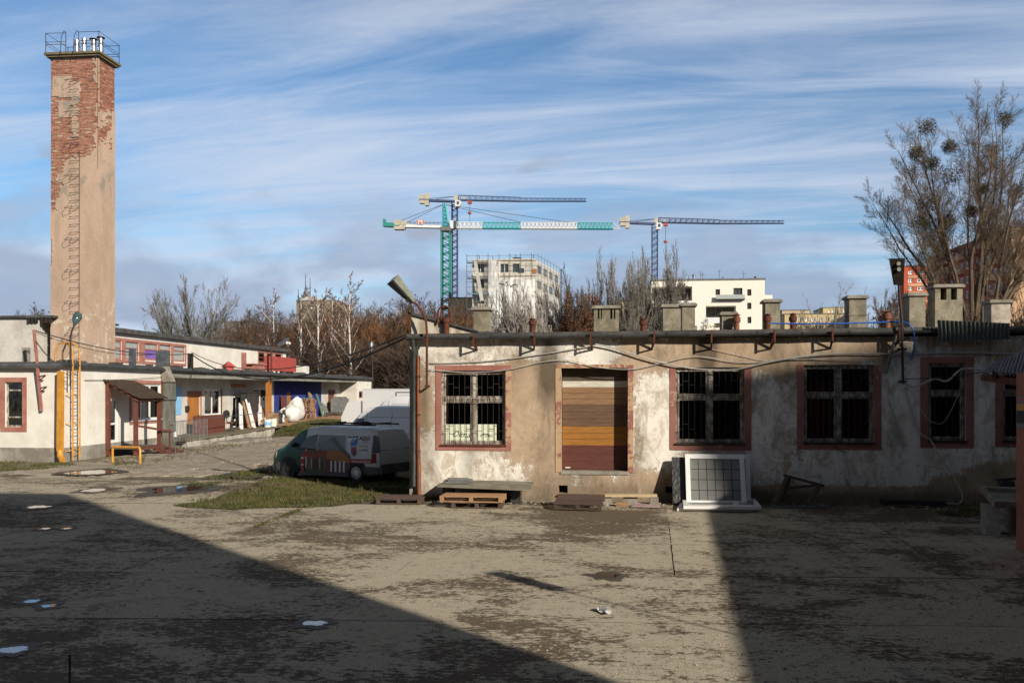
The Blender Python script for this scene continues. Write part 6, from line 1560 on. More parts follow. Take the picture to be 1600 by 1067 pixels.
for (u0, u1, v0, v1) in rects:
    mb = MB(); pq = [fS(u0,v0,.12), fS(u1,v0,.12), fS(u1,v1,.12), fS(u0,v1,.12)]; mb.add(pq, [(0,1,2,3)]); w0 = part('window', mb, m_darkglass, ls)
    mb = MB(); um = (u0+u1)/2
    for a_, b_ in ((u0,u0+.12),(um-.06,um+.06),(u1-.12,u1)): mb.prism([fS(a_,v0,.11), fS(b_,v0,.11), fS(b_,v1,.11), fS(a_,v1,.11)], nv*.06)
    for a_, b_ in ((v0,v0+.12),(v1-.12,v1)): mb.prism([fS(u0+.12,a_,.112), fS(u1-.12,a_,.112), fS(u1-.12,b_,.112), fS(u0+.12,b_,.112)], nv*.055)
    part('frame', mb, m_pvc, w0)
for c in (1, 4, 7, 10, 13):
    for f in range(5, nfl):
        u0 = Ln*(c+.95)/ncol_; mb = MB(); pq = [fS(u0,hf*f+.1,-.9), fS(u0+Ln/ncol_*1.2,hf*f+.1,-.9), fS(u0+Ln/ncol_*1.2,hf*f+1.1,-.9), fS(u0,hf*f+1.1,-.9)]; mb.prism(pq, -nv*.88); part('balcony', mb, m_peach if c % 2 else m_redd, ls)
q = rectY(1577, 352, 1600, 360, 168); 
for px in (1588, 1592):
    p = PD(px, 346, 172); mb = MB(); mb.lathe((p.x,p.y,zt), [(.25,0),(.25,p.z-zt)], 8); part('roof_flue', mb, m_steel, ls)

# ================================================================== tower cranes
m_cgreen = worn('crane green', (.02,.26,.20), (.03,.22,.18), 1, .5, bump=0, grime=.1); m_cblue = worn('crane blue', (.04,.065,.155), (.05,.07,.14), 1, .5, bump=0, grime=.1); m_cwhite = worn('crane white', (.75,.75,.73), (.68,.68,.66), 1, .5, bump=0, grime=.1); m_cteal = worn('crane teal', (.06,.42,.44), (.06,.36,.38), 1, .5, bump=0, grime=.1); m_ballast = worn('ballast concrete', (.55,.50,.40), (.45,.41,.33), 1, .9, bump=0)
m_sign = worn('orange sign', (.72,.18,.06), (.68,.17,.06), 1, .6, bump=0, grime=.05)
def lattice(mb, P0, P1, w0, w1, n, rch, rbr, tri=False, up=Vector((0,0,1))):
    P0 = Vector(P0); P1 = Vector(P1); d = (P1-P0).normalized(); s = d.cross(up)
    if s.length < .1: s = Vector((1,0,0))
    s.normalize(); t = s.cross(d).normalized(); A=[]; B=[]; RR=[]
    def cr(u):
        c = P0.lerp(P1, u); w_ = w0+(w1-w0)*u
        if tri: return [c+s*w_/2, c-s*w_/2, c+t*w_*1.0]
        return [c+s*w_/2+t*w_/2, c-s*w_/2+t*w_/2, c-s*w_/2-t*w_/2, c+s*w_/2-t*w_/2]
    m = 3 if tri else 4
    C0, C1 = cr(0), cr(1)
    for i in range(m): A.append(C0[i]); B.append(C1[i]); RR.append(rch)
    for k in range(n):
        a, b = cr(k/n), cr((k+1)/n); h = cr((k+.5)/n)
        for i in range(m):
            j = (i+1) % m
            A += [a[i], h[j]]; B += [h[j], b[i]]; RR += [rbr]*2
            A.append(a[i]); B.append(a[j]); RR.append(rbr)
    mb.segs([tuple(x) for x in A], [tuple(x) for x in B], RR, RR, 4)
def crane_flat(label, px, zc, ymast, xj0, yj, xj1, yj1, xc0, hookx, hooky, dy=0.0):
    b = at(px, zc); root = thing('tower_crane', label, 'crane', tuple(b), 0, 'tower cranes'); k = zc/FPX
    Wp = lambda x, y, o=0: PD(x, y, zc+o)
    mb = MB(); lattice(mb, b, Wp(px, ymast+6), 1.35, 1.35, int(Wp(px, ymast).z/1.6), .13, .06, up=Vector((0,1,0))); part('mast', mb, m_cblue, root)
    mb = MB(); lattice(mb, Wp(px+6, yj+2), Wp(px+(xj1-px)*.5, (yj+yj1)/2+3), 1.25, 1.0, 11, .10, .06, True); lattice(mb, Wp(px+(xj1-px)*.5, (yj+yj1)/2+3), Wp(xj1, yj1+2), .85, .75, 12, .09, .05, True); part('jib', mb, m_cblue, root)
    mb = MB(); mb.beam(Wp(px, yj+4), Wp(xc0, yj+2), 1.3, .5); part('counter_jib', mb, m_cblue, root)
    mb = MB(); mb.segs([tuple(Wp(px+2, yj-4))]*2, [tuple(Wp(xc0+10, yj)), tuple(Wp(px-38, yj+2))], [.06]*2, [.06]*2, 4); part('stay', mb, m_cblue, root)
    for (x0, y0, x1, y1) in ((xc0, yj-5, xc0+9, yj+1), (xc0+9.2, yj-8, xc0+16, yj+1), (xc0+1, yj+2.5, xc0+9, yj+7.5), (xc0+9.2, yj+2.5, xc0+15.5, yj+11)):
        mb = MB(); p, q = Wp(x0, y1), Wp(x1, y0); mb.box(p.x, q.x, p.y-.7, p.y+.7, p.z, q.z); part('counterweight', mb, m_ballast, root)
    mb = MB(); p, q = Wp(px+2, yj+14), Wp(px+10, yj+4); mb.prism([(p.x,p.y-1.6,p.z),(q.x-.3,p.y-1.6,p.z),(q.x+.2,p.y-1.6,(p.z+q.z)/2),(q.x,p.y-1.6,q.z),(p.x,p.y-1.6,q.z)], (0,1.4,0)); cab = part('cab', mb, m_cwhite, root)
    mb = MB(); mb.box(p.x+.45, q.x-.25, p.y-1.63, p.y-1.605, p.z+.55, q.z-.3); part('cab_window', mb, m_darkglass, cab)
    mb = MB(); p, q = Wp(px-1, yj+3), Wp(px+5, yj-5); mb.box(p.x, q.x, p.y-.6, p.y+.6, p.z, q.z); part('tower_head', mb, m_ballast, root)
    mb = MB(); p, q = Wp(px+13, yj+2), Wp(px+17, yj-3); mb.box(p.x, q.x, p.y-.5, p.y+.5, p.z, q.z); part('winch', mb, m_ballast, root)
    mb = MB(); p = Wp(hookx, yj+5); mb.box(p.x-.5, p.x+.5, p.y-.5, p.y+.5, p.z-.4, p.z+.3); part('trolley', mb, m_redbox, root)
    h = Wp(hookx, hooky); mb = MB(); mb.segs([tuple(p), tuple(h)], [tuple(h), (h.x, h.y, h.z-4.5)], [.05]*2, [.05]*2, 4); part('hoist_rope', mb, m_dark, root)
    mb = MB(); mb.lathe((h.x, h.y, h.z-.35), [(.2,0),(.48,.2),(.5,.5),(.2,.75)], 8); part('hook_block', mb, m_redbox, root); return root
crane_flat('blue flat top tower crane standing close behind the green one', 710.5, 235, 312, 720, 311, 916, 313, 655, 734, 333)
crane_flat('blue flat top tower crane above the white apartment house', 1023, 235, 347, 1033, 346, 1225, 347.5, 968, 1040, 378)
# green crane with white and teal jib
zc = 195; Wp = lambda x, y, o=0: PD(x, y, zc+o); gc = thing('tower_crane', 'green hammerhead tower crane with long white and teal jib and orange sign', 'crane', tuple(at(697, zc)), 0, 'tower cranes')
mb = MB(); lattice(mb, at(697, zc), Wp(697, 359), 1.75, 1.75, 22, .15, .075, up=Vector((0,1,0))); part('mast', mb, m_cgreen, gc)
mb = MB(); lattice(mb, Wp(697, 359), Wp(694, 318), 1.3, .5, 7, .13, .07, up=Vector((0,1,0))); part('tower_head', mb, m_cteal, gc)
mb = MB(); p, q = Wp(689, 362), Wp(706, 356); mb.box(p.x, q.x, p.y-1.1, p.y+1.1, p.z, q.z); part('slewing_ring', mb, m_slate, gc)
xs_ = [(712, 754, m_cwhite), (754, 814, m_cteal), (814, 902, m_cwhite), (902, 958, m_cteal)]
for x0, x1, mt in xs_:
    y0 = 357+(x0-712)*.004; y1 = 357+(x1-712)*.004; mb = MB(); lattice(mb, Wp(x0, y0), Wp(x1, y1), 1.25, 1.25, max(4, int((x1-x0)/6.2)), .12, .065, True); part('jib_section', mb, mt, gc)
mb = MB(); mb.segs([tuple(Wp(958,349)), tuple(Wp(958,357))], [tuple(Wp(968,358))]*2, [.1]*2, [.08]*2, 4); part('jib_tip', mb, m_cwhite, gc)
mb = MB(); mb.beam(Wp(690, 355), Wp(625, 353.5), 1.4, .55); part('counter_jib', mb, m_cwhite, gc)
mb = MB(); mb.beam(Wp(625, 353), Wp(599, 351), 1.5, .8); mb.box(Wp(599.5,352).x, Wp(602,352).x, Wp(600,352).y-.7, Wp(600,352).y+.7, Wp(600,352).z, Wp(600,343).z); part('counter_jib_end', mb, m_cgreen, gc)
for (x0, y0, x1, y1) in ((617,345,627,353),(627.5,346,636,353),(616.5,354.5,633,359.5)):
    mb = MB(); p, q = Wp(x0, y1), Wp(x1, y0); mb.box(p.x, q.x, p.y-.8, p.y+.8, p.z, q.z); part('counterweight', mb, m_ballast, gc)
mb = MB(); p, q = Wp(653, 351.5), Wp(664, 345); mb.box(p.x, q.x, p.y-.9, p.y-.8, p.z, q.z); sgn = part('sign_board', mb, m_sign, gc)
me = text_mesh('M', 1.25, m_cwhite, 'emblem', 0, .04); o = share('emblem', me, sgn, Vector((p.x+.22, p.y-.912, p.z+.0))-gc.location, (R(90), 0, 0))
mb = MB(); p, q = Wp(704.5, 358.5), Wp(709.5, 346); mb.box(p.x, q.x, p.y-1.2, p.y+.6, p.z, q.z); cab = part('cab', mb, m_cwhite, gc); mb = MB(); p, q = Wp(709.6, 358), Wp(714, 347); mb.box(p.x, q.x, p.y-1.0, p.y+.5, p.z, q.z); part('cab_window', mb, m_darkglass, cab)
mb = MB(); mb.segs([tuple(Wp(694,319))]*2+[tuple(Wp(696,320))]*2, [tuple(Wp(618,348)), tuple(Wp(634,349)), tuple(Wp(820,349)), tuple(Wp(905,350))], [.045]*4, [.045]*4, 4); part('pendant_bar', mb, m_dark, gc)
mb = MB(); A_s = []; B_s = []
for x in np.arange(630, 690, 6): A_s.append(tuple(Wp(x, 353))); B_s.append(tuple(Wp(x, 347)))
A_s.append(tuple(Wp(630,347))); B_s.append(tuple(Wp(690,348.5))); mb.segs(A_s, B_s, [.04]*len(A_s), [.04]*len(A_s), 4); part('guard_rail', mb, m_dark, gc, kind='stuff')
# tall twin armed street lamp and far aerial
b = at(795, 92); t1 = PD(795, 447, 92); lm = thing('street_lamp', 'tall white street lamp column with four short arms before the scaffold', 'lamp', tuple(b))
mb = MB(); mb.tube([b, t1], [.20,.13], 8); part('pole', mb, m_pvc, lm, smooth=True)
for dx, dz in ((-.75,.15),(.65,.12),(-.25,.32),(.2,-.1)):
    mb = MB(); mb.beam(t1, t1+Vector((dx, dx*.4, dz)), .06); mb.beam(t1+Vector((dx*.6, dx*.2, dz)), t1+Vector((dx*1.25, dx*.5, dz+.05)), .22, .12); part('lamp_arm', mb, m_dark, lm)
b = at(877, 240); mb = MB(); lattice(mb, b, PD(877, 421, 240), 1.0, .25, 30, .07, .04, up=Vector((0,1,0))); solo('lattice_aerial', mb, m_zinc, 'thin lattice aerial on the skyline right of the scaffolded block', 'aerial')

# ================================================================== along the workshop wall
def lampbox(name, label, pts, head0, head1, Y, wtop, facing):
    P = [PY(a, b, Y) for a, b in pts]; root = thing(name, label, 'lamp', tuple(P[0]), 0, 'wall lamps on the workshop'); mb = MB()
    mb.tube(P, .032, 8); part('pole', mb, m_rust if facing else m_dark, root, smooth=True)
    return root, P
# long left lamp, its trough head tipped up
root, P = lampbox('wall_lamp', 'trough headed lamp tipped to the sky on a rusty pole at the building corner', [(667,606),(667,560),(667,521),(666,503),(661,490),(653,478),(645,470)], 0, 0, YF-.34, 0, 1)
a = PY(646,472,YF-.36); b = PY(614,436,YF-.62); d = (b-a).normalized(); s = d.cross(Vector((0,1,0))).normalized(); s = s if s.z < 0 else -s; s = s + Vector((0,-.9,0)); s = (s - d*s.dot(d)).normalized(); n_ = d.cross(s).normalized()
mb = MB()
def ringh(c, w_, h_): return [c-n_*w_-s*h_*.5, c+n_*w_-s*h_*.5, c+n_*w_*1.25+s*h_*.5, c-n_*w_*1.25+s*h_*.5]
r0, r1, r2 = ringh(a, .06, .10), ringh(a.lerp(b, .25), .085, .15), ringh(b, .14, .26)
V = r0+r1+r2; mb.add(V, [(3,2,1,0),(8,9,10,11)]+[(k*4+i, k*4+(i+1) % 4, k*4+4+(i+1) % 4, k*4+4+i) for k in (0,1) for i in range(4)])
part('lamp_head', mb, m_lampgrey, root)
mb = MB(); q0, q1 = a.lerp(b, .28)+s*.079, b-d*.02+s*.128; mb.prism([q0-n_*.08, q0+n_*.08, q1+n_*.13, q1-n_*.13], s*.02); part('lamp_cover', mb, m_darkglass, root)
mb = MB()
for z_ in (530, 603): p = PY(667, z_, YF-.34); mb.beam(p, p+Vector((0,.34,0)), .04); mb.beam(p+Vector((-.06,0,0)), p+Vector((.06,0,0)), .05)
part('clamp', mb, m_rust, root, kind='stuff')
# dark lamp on the right
root, P = lampbox('wall_lamp', 'black trough headed lamp on a dark pole above the blue hose', [(1411,600),(1410,560),(1409,500),(1406,470),(1404,442)], 0, 0, YF-.30, 0, 0)
c0_ = PY(1404,445,YF-.30); c1_ = PY(1402,402,YF-.75); mb = MB(); w0_, w1_ = .10, .175
mb.add([c0_+Vector((-w0_,-.05,0)), c0_+Vector((w0_,-.05,0)), c0_+Vector((w0_,.07,0)), c0_+Vector((-w0_,.07,0)), c1_+Vector((-w1_,-.02,-.03)), c1_+Vector((w1_,-.02,-.03)), c1_+Vector((w1_*.8,.20,0)), c1_+Vector((-w1_*.8,.20,0))],
       [(0,3,2,1),(4,5,6,7),(0,1,5,4),(1,2,6,5),(2,3,7,6),(3,0,4,7)]); part('lamp_head', mb, m_dark, root)
mb = MB(); 
for u in (.55, .75): c = c0_.lerp(c1_, u)+Vector((0,-.075,0)); mb.lathe(c, [(.05,-.02),(.05,.02)], 8, 'y')
part('bulb', mb, m_lampgrey, root, kind='stuff')
mb = MB()
for z_ in (596, 545): p = PY(1411, z_, YF-.30); mb.beam(p, p+Vector((0,.3,0)), .05); mb.beam(p+Vector((-.1,0,0)), p+Vector((.1,0,0)), .04)
part('clamp', mb, m_dark, root, kind='stuff')

def wire(name, pix, r, mat, label, Y=YF-.03, n=6, group='cables on the workshop front', cat='cable'):
    P = [PY(p[0], p[1], p[2] if len(p) > 2 else Y) for p in pix]; pts = []
    for i in range(len(P)-1):
        p0, p1, p2, p3 = P[max(0,i-1)], P[i], P[i+1], P[min(len(P)-1, i+2)]
        for k in range(n):
            t = k/n; pts.append(.5*((2*p1)+(p2-p0)*t+(2*p0-5*p1+4*p2-p3)*t*t+(3*p1-p0-3*p2+p3)*t**3))
    pts.append(P[-1]); mb = MB(); mb.tube(pts, r, 6); return solo(name, mb, mat, label, cat, group, smooth=True, origin=tuple(P[0]))
wire('wall_cable', [(672,567),(700,567),(762,564),(830,556),(900,545),(925,541)], .014, m_cablew, 'pale cable rising from the corner lamp to the gutter above the boarded doorway', YF-.05)
wire('wall_cable', [(668,577),(730,582),(790,578),(850,565),(890,563),(930,573),(985,577),(1040,566),(1090,557),(1160,566),(1250,561),(1330,563)], .011, m_cablew, 'long thin pale cable swagging over the doorway and second window', YF-.06)
wire('wall_cable', [(930,538),(960,544),(1010,560),(1060,572),(1100,577),(1150,577),(1200,566),(1260,556),(1320,552),(1400,553),(1500,551),(1600,553)], .020, m_cablew, 'thick whitish cable sagging across the second window and on to the salmon shed', YF-.09)
wire('wall_cable', [(1405,552),(1470,551),(1560,552)], .011, m_black, 'thin dark cable under the corrugated sheet', YF-.05)
wire('wall_cable', [(1110,545),(1160,556),(1200,563),(1280,560)], .007, m_cablew, 'very thin wire right of the second window', YF-.04)
wire('wall_cable', [(1412,598),(1425,604),(1440,600),(1460,570+22),(1480,577+18),(1500,578),(1520,576),(1540,580)], .026, m_cablew, 'fat pale cable looping from the dark lamp pole to the shed roof', YF-.25)
wire('wall_cable', [(1412,592),(1450,566+25),(1490,588),(1530,582),(1545,584)], .012, m_black, 'black cable twisted along the fat pale one', YF-.3)
wire('wall_cable', [(1414,604),(1424,640),(1438,676),(1454,688),(1470,715),(1487,740),(1500,765),(1504,778),(1497,787),(1476,785)], .020, m_cablew, 'pale hose falling down the wall and curling at the ground', YF-.06)
wire('wall_cable', [(1413,600),(1426,615),(1440,640),(1450,655),(1468,662),(1480,652),(1496,620),(1502,600)], .007, m_cablew, 'thin loose wire loop hanging before the narrow window', YF-.2)
wire('wall_cable', [(1303,694),(1308,701),(1322,707)], .012, m_black, 'short black cable stub under the third window', YF-.05)
for i in range(1): pass
hz_ = lambda px, py, dy: (px, py, YF+dy)
wire('blue_hose', [hz_(1203,505,.05), hz_(1260,506,.0), hz_(1330,505,-.05), hz_(1390,503,-.1), hz_(1408,503,-.2), hz_(1422,508,-.3), hz_(1428,522,-.28), hz_(1428,545,-.15), hz_(1422,563,-.1)], .022, m_bluehose, 'bright blue hose along the roof edge and down the wall', cat='hose', group='hoses')
p0 = PY(1402,517,YF-.28); p1 = PY(1384,583,YF-.05); mb = MB(); mb.beam(p0, p1, .07, .05); solo('wooden_strut', mb, m_slate, 'weathered grey strut leaning beside the dark lamp pole', 'strut')

# shelf of old sheets ---------------------------------------------------
def quadboard(name, P, th, mat, label, cat, group=None):
    mb = MB(); mb.prism([Vector(p) for p in P], (0, 0, th)); return solo(name, mb, mat, label, cat, group)
m_sheet = worn('lichened sheet', (.24,.225,.175), (.15,.135,.10), 2.2, .9, bump=.5, grime=.5)
def onz(px, Y, z): p = PY(px, 760, Y); return (p.x, Y, z)
quadboard('flat_sheet', [onz(682, 23.05, .44), onz(828, 23.1, .36), onz(834, 24.06, .47), onz(700, 24.06, .50)], .03, m_sheet, 'large lichened sheet lying like a shelf under the first window', 'sheet')
for i, (u0, u1, z, dz) in enumerate(((692,734,.505,.035),(700,738,.548,.02),(697,732,.572,.018))):
    quadboard('slate_sheet', [onz(u0, 23.35+.05*i, z), onz(u1, 23.4, z), onz(u1+1, 23.9, z+.01), onz(u0+3, 23.85, z+.01)], dz, m_slate, ('grey sheet lowest on the shelf','grey sheet in the middle of the small pile on the shelf','grey sheet on top of the small pile on the shelf')[i], 'sheet', 'grey sheets piled on the shelf')
for i, (px, wd, z) in enumerate(((700,.25,.43),(806,.24,.36),(757,.3,.40))):
    p = onz(px, 23.6, 0); mb = MB(); mb.box(p[0]-wd/2, p[0]+wd/2, 23.5, 23.95, 0, z-.005); solo('support_block', mb, m_film, ('black block under the left end of the shelf sheet','black block under the right end of the shelf sheet','black block under the middle of the shelf sheet')[i], 'block', 'blocks under the shelf sheet')  # blocks share the near black film colour
pc = onz(742, 23.0, 0)
pa1 = make_pallet('pallet', 'dark pallet at the bottom of the pair in front of the shelf sheet', (pc[0]+.12, 22.78, .0), R(1.5), m_oldwood, 1.25, .8)
pa2 = make_pallet('pallet', 'clean tan pallet on top of the pair in front of the shelf sheet', (pc[0], 22.76, .147), R(-1), m_wood, 1.55, .8)
p = PG(622, 788); make_pallet('pallet', 'weathered grey brown pallet lying alone at the building corner', (p.x, p.y+.42, .012), R(2), m_oldwood, 1.15, .9, n_top=6)
p = PG(905, 798); make_pallet('pallet', 'rotten dark pallet tilted under the plank pile', (p.x, p.y+.40, .10), R(-6), m_oldwood, 1.15, .8, tilt=R(11), n_top=6)
# planks
for i, (u0, u1, z, y0, dy, mt, lb_) in enumerate(((866,944,.215,22.95,.22,m_plank,'short tan plank lowest on the rotten pallet'),(868,943,.242,22.98,.20,m_wood,'short brown plank second in the pile on the rotten pallet'),(867,945,.269,22.96,.22,m_plank,'short tan plank topmost in the pile on the rotten pallet'))):
    a = onz(u0, y0, z); b = onz(u1, y0+.05, z+.02); mb = MB(); mb.prism([(a[0],a[1],z-.0),(b[0],b[1],z+.01),(b[0],b[1]+dy,z+.01),(a[0],a[1]+dy,z)], (0,0,.024)); solo('plank', mb, mt, lb_, 'plank', 'planks piled before the doorway')
a = onz(938, 23.4, 0); b = onz(1027, 23.35, 0); mb = MB(); mb.prism([(a[0],a[1],.20),(b[0],b[1],.215),(b[0],b[1]+.28,.215),(a[0],a[1]+.28,.20)], (0,0,.055)); solo('long_plank', mb, worn('pale fresh plank', (.60,.47,.28), (.5,.38,.22), 3, .8, stretch=(1,8,8)), 'long pale plank laid across blocks below the doorway', 'plank')
for i, (px, wd, hh, y) in enumerate(((985,.36,.195,23.45),(1022,.22,.205,23.3),(972,.3,.10,23.1),(948,.25,.195,23.45))):
    q = onz(px, y, 0); mb = MB(); mb.box(q[0]-wd/2, q[0]+wd/2, y, y+.22, 0, hh-.004); solo('wood_block', mb, m_concrete if i != 2 else m_plank, ('pale block under the middle of the long plank','pale block under the right end of the long plank','small wooden block lying before the long plank','pale block under the left end of the long plank')[i], 'block', 'blocks by the long plank')
a = PG(986, 793); b = PG(1030, 794); c = PG(1033, 788); d = PG(996, 787); quadboard('pink_board', [(*a.xy,.02),(*b.xy,.02),(*c.xy,.03),(*d.xy,.03)], .018, worn('faded pink board', (.42,.31,.31), (.34,.25,.25), 3, .85), 'faded pink board lying on the concrete before the long plank', 'board')
# leaning windows ---------------------------------------------------
def leaner(name, label, cat, x0, x1, yb, yt, Yb, Yt, build):
    a = PY(x0, yb, Yb); b = PY(x1, yb, Yb); zt = PY((x0+x1)/2, yt, Yt).z; root = thing(name, label, cat, (a.x, Yb, 0)); wdt = b.x-a.x; L_ = math.hypot(zt, Yt-Yb); an = math.atan2(Yt-Yb, zt)
    def fn(u, v, d): return Vector((a.x+u, Yb + v*math.sin(an) - d*math.cos(an), .02 + v*math.cos(an) + d*math.sin(an)))
    build(root, wdt, L_, fn); return root
def barp(fn, u0, u1, v0, v1, d0, d1):
    mb = MB(); P = [fn(u0,v0,d0),fn(u1,v0,d0),fn(u1,v1,d0),fn(u0,v1,d0),fn(u0,v0,d1),fn(u1,v0,d1),fn(u1,v1,d1),fn(u0,v1,d1)]
    return mb.add(P, [(0,1,2,3),(7,6,5,4),(0,4,5,1),(1,5,6,2),(2,6,7,3),(3,7,4,0)])
m_gpane = worn('dusty pane', (.17,.18,.17), (.21,.21,.20), 2, .35, bump=0, grime=.15)
def winbuild(grid):
    def f(root, w_, h_, fn):
        t = .115
        part('frame', barp(fn, 0, t, 0, h_, 0, .07), m_pvc, root); part('frame', barp(fn, w_-t, w_, 0, h_, 0, .07), m_pvc, root); part('frame', barp(fn, t, w_-t, 0, t, 0.001, .069), m_pvc, root); part('frame', barp(fn, t, w_-t, h_-t, h_, 0.001, .069), m_pvc, root)
        nx_, ny_ = grid
        for i in range(nx_):
            for j in range(ny_):
                u0, u1 = t+(w_-2*t)*i/nx_, t+(w_-2*t)*(i+1)/nx_; v0, v1 = t+(h_-2*t)*j/ny_, t+(h_-2*t)*(j+1)/ny_; e = .009 if nx_ > 1 else 0
                part('pane', barp(fn, u0+e, u1-e, v0+e, v1-e, .03, .036), m_gpane, root)
        if nx_ > 1: part('glazing_backing', barp(fn, t+.002, w_-t-.002, t+.002, h_-t-.002, .018, .028), m_dark, root)
    return f
leaner('old_window', 'white framed window behind the gridded one, leaning on the wall', 'window', 1084, 1173, 783, 711, 23.75, 24.02, winbuild((1,1)))
leaner('old_window', 'white window with dark glazing grid leaning on the wall under the second window', 'window', 1072.5, 1166, 786, 712, 23.35, 23.82, winbuild((6,4)))
leaner('wrapped_panel', 'panel wrapped in black plastic film beside the leaning windows', 'panel', 1051, 1080, 785, 717, 23.55, 23.98, lambda r, w_, h_, fn: part('film', barp(fn, 0, w_, 0, h_, 0, .10), m_film, r))
def flatframe(name, label, quad, z, th=.07, mid=None):
    Q = [Vector((*PG(a, b).xy, z)) for a, b in quad]; root = thing(name, label, 'window', tuple((Q[0]+Q[2])/2), group='window frames lying on the ground')
    fn = lambda u, v: (Q[0]*(1-u)+Q[1]*u)*(1-v)+(Q[3]*(1-u)+Q[2]*u)*v
    def bar(u0, u1, v0, v1, dz=0):
        mb = MB(); mb.prism([fn(u0,v0)+Vector((0,0,dz)), fn(u1,v0)+Vector((0,0,dz)), fn(u1,v1)+Vector((0,0,dz)), fn(u0,v1)+Vector((0,0,dz))], (0,0,th)); return mb
    tu, tv = .055, .2
    part('frame', bar(0,tu,0,1), m_pvc, root); part('frame', bar(1-tu,1,0,1), m_pvc, root); part('frame', bar(tu,1-tu,0,tv,.001), m_pvc, root); part('frame', bar(tu,1-tu,1-tv,1,.001), m_pvc, root)
    if mid: part('mullion', bar(mid-.03, mid+.03, tv, 1-tv, .001), m_pvc, root)
    mb = MB(); mb.add([fn(tu,tv)+Vector((0,0,.03)), fn(1-tu,tv)+Vector((0,0,.03)), fn(1-tu,1-tv)+Vector((0,0,.03)), fn(tu,1-tv)+Vector((0,0,.03))], [(0,1,2,3)]); part('pane', mb, m_gpane, root); return root
flatframe('window_frame', 'white window frame lying lowest on the concrete before the leaning windows', [(1058,799),(1180,800),(1172,788),(1064,787)], .012, .06)
flatframe('window_frame', 'white two light window frame lying on top of the other before the leaning windows', [(1068,800),(1190,801),(1180,788),(1066,787)], .078, .07, .70)
# broken trestle
tr = thing('broken_trestle', 'broken dark wooden trestle collapsed against the wall', 'trestle', (PY(1248,780,23.6).x, 23.6, 0))
w3 = lambda px, py, Y: PY(px, py, Y)
for (a, b, w_, nm) in ((w3(1224,742,23.7), w3(1288,759,23.5), .13, 'top'), (w3(1230,746,23.65), w3(1210,786,23.3), .11, 'leg'), (w3(1280,760,23.5), w3(1262,786,23.3), .12, 'leg'), (w3(1228,763,23.6), w3(1275,758,23.55), .05, 'rail'), (w3(1234,747,23.95), w3(1222,784,23.95), .09, 'leg')):
    mb = MB(); mb.beam(a, b, w_, .06); part(nm, mb, m_oldwood, tr)
a = PG(1180, 789); b = PG(1290, 789); mb = MB(); mb.beam((a.x,23.25,.03), (b.x,23.3,.03), .05, .04); solo('pale_lath', mb, m_slate, 'pale lath on the ground beneath the broken trestle', 'lath')
mb = MB(); a = PY(1376, 783, 23.7); b = PY(1476, 783, 23.7); mb.beam((a.x,23.7,.13), (b.x,23.68,.11), .2, .12); solo('dark_beam', mb, m_film, 'dark timber beam lying along the foot of the wall', 'beam')
for i, (px, Y_) in enumerate(((1385,23.7),(1466,23.7))): 
    q = PY(px, 785, Y_); mb = MB(); mb.box(q.x-.1, q.x+.1, Y_-.08, Y_+.1, 0, .045); solo('spacer_block', mb, m_concrete, ('small block under the left end of the dark beam','small block under the right end of the dark beam')[i], 'block', 'blocks under the dark beam')
# red box in the narrow window
a, b, c, d = W['w4']; mb = MB(); q = rectF(1466, 654, 1488, 681); mb.box(q[0], q[1], YF+.4, YF+.75, q[2], q[3]); rbx = solo('red_fan_box', mb, m_redbox, 'red box with pale fan ring standing inside the narrow window', 'fan')
mb = MB(); cx = (q[0]+q[1])/2; cz = (q[2]+q[3])/2
for i in range(16):
    t0, t1 = 2*math.pi*i/16, 2*math.pi*(i+1)/16; mb.prism([(cx+.13*math.cos(t0),YF+.395,cz+.13*math.sin(t0)),(cx+.17*math.cos(t0),YF+.395,cz+.17*math.sin(t0)),(cx+.17*math.cos(t1),YF+.395,cz+.17*math.sin(t1)),(cx+.13*math.cos(t1),YF+.395,cz+.13*math.sin(t1))], (0,-.03,0))
part('fan_ring', mb, m_pvc, rbx, kind='stuff')
mb = MB(); mb.box(W['w4'][0], W['w4'][1], YF+.36, YF+.8, W['w4'][2]-.1, q[2]-.003); part('shelf', mb, m_room, wk)

# ------------------------------------------------------------------ salmon shed at the right edge
YSH = 17.7; xs0 = PY(1588, 720, YSH).x
shd = thing('salmon_shed', 'salmon rendered shed with rusty corrugated roof at the picture edge', 'shed', (xs0, YSH, 0))
mb = MB(); mb.prism([(xs0,YSH,-.05),(xs0+.05,YSH-6.5,-.05),(xs0+3,YSH-6.5,-.05),(xs0+3,YSH,-.05)][::-1], (0,0,3.25)); part('wall', mb, m_salmon, shd)
A0 = PD(1536, 580, 18.9); B0 = PD(1680, 597, 16.4); C0 = PD(1700, 505, 18.2); D0 = PD(1545, 571, 21.5); n = 110; mb = MB()
for i in range(n+1):
    u = i/n; wv_ = .035*math.sin(u*2*math.pi*24)
    a = A0.lerp(B0, u)+Vector((0,0,wv_+.02*mn.noise((u*25,0,0)))); b = D0.lerp(C0, u)+Vector((0,0,wv_)); a += (a-b).normalized()*(.06*mn.noise((u*40,1,0)))
    mb.v += [tuple(a), tuple(b)]
for i in range(n): mb.f.append((2*i, 2*i+2, 2*i+3, 2*i+1)); mb.m.append(0)
part('roof', mb, m_corrl, shd, smooth=True)
mb = MB(); mb.beam(A0+Vector((.1,.25,-.12)), B0+Vector((0,.2,-.12)), .10, .14); part('eaves_beam', mb, m_rust, shd)
mb = MB(); 
for u in (.15, .45, .75): mb.beam(A0.lerp(B0,u)+Vector((0,.05,-.06)), D0.lerp(C0,u)+Vector((0,0,-.08)), .07, .1)
part('rafter', mb, m_oldwood, shd, kind='stuff')
XSH = xs0+.02
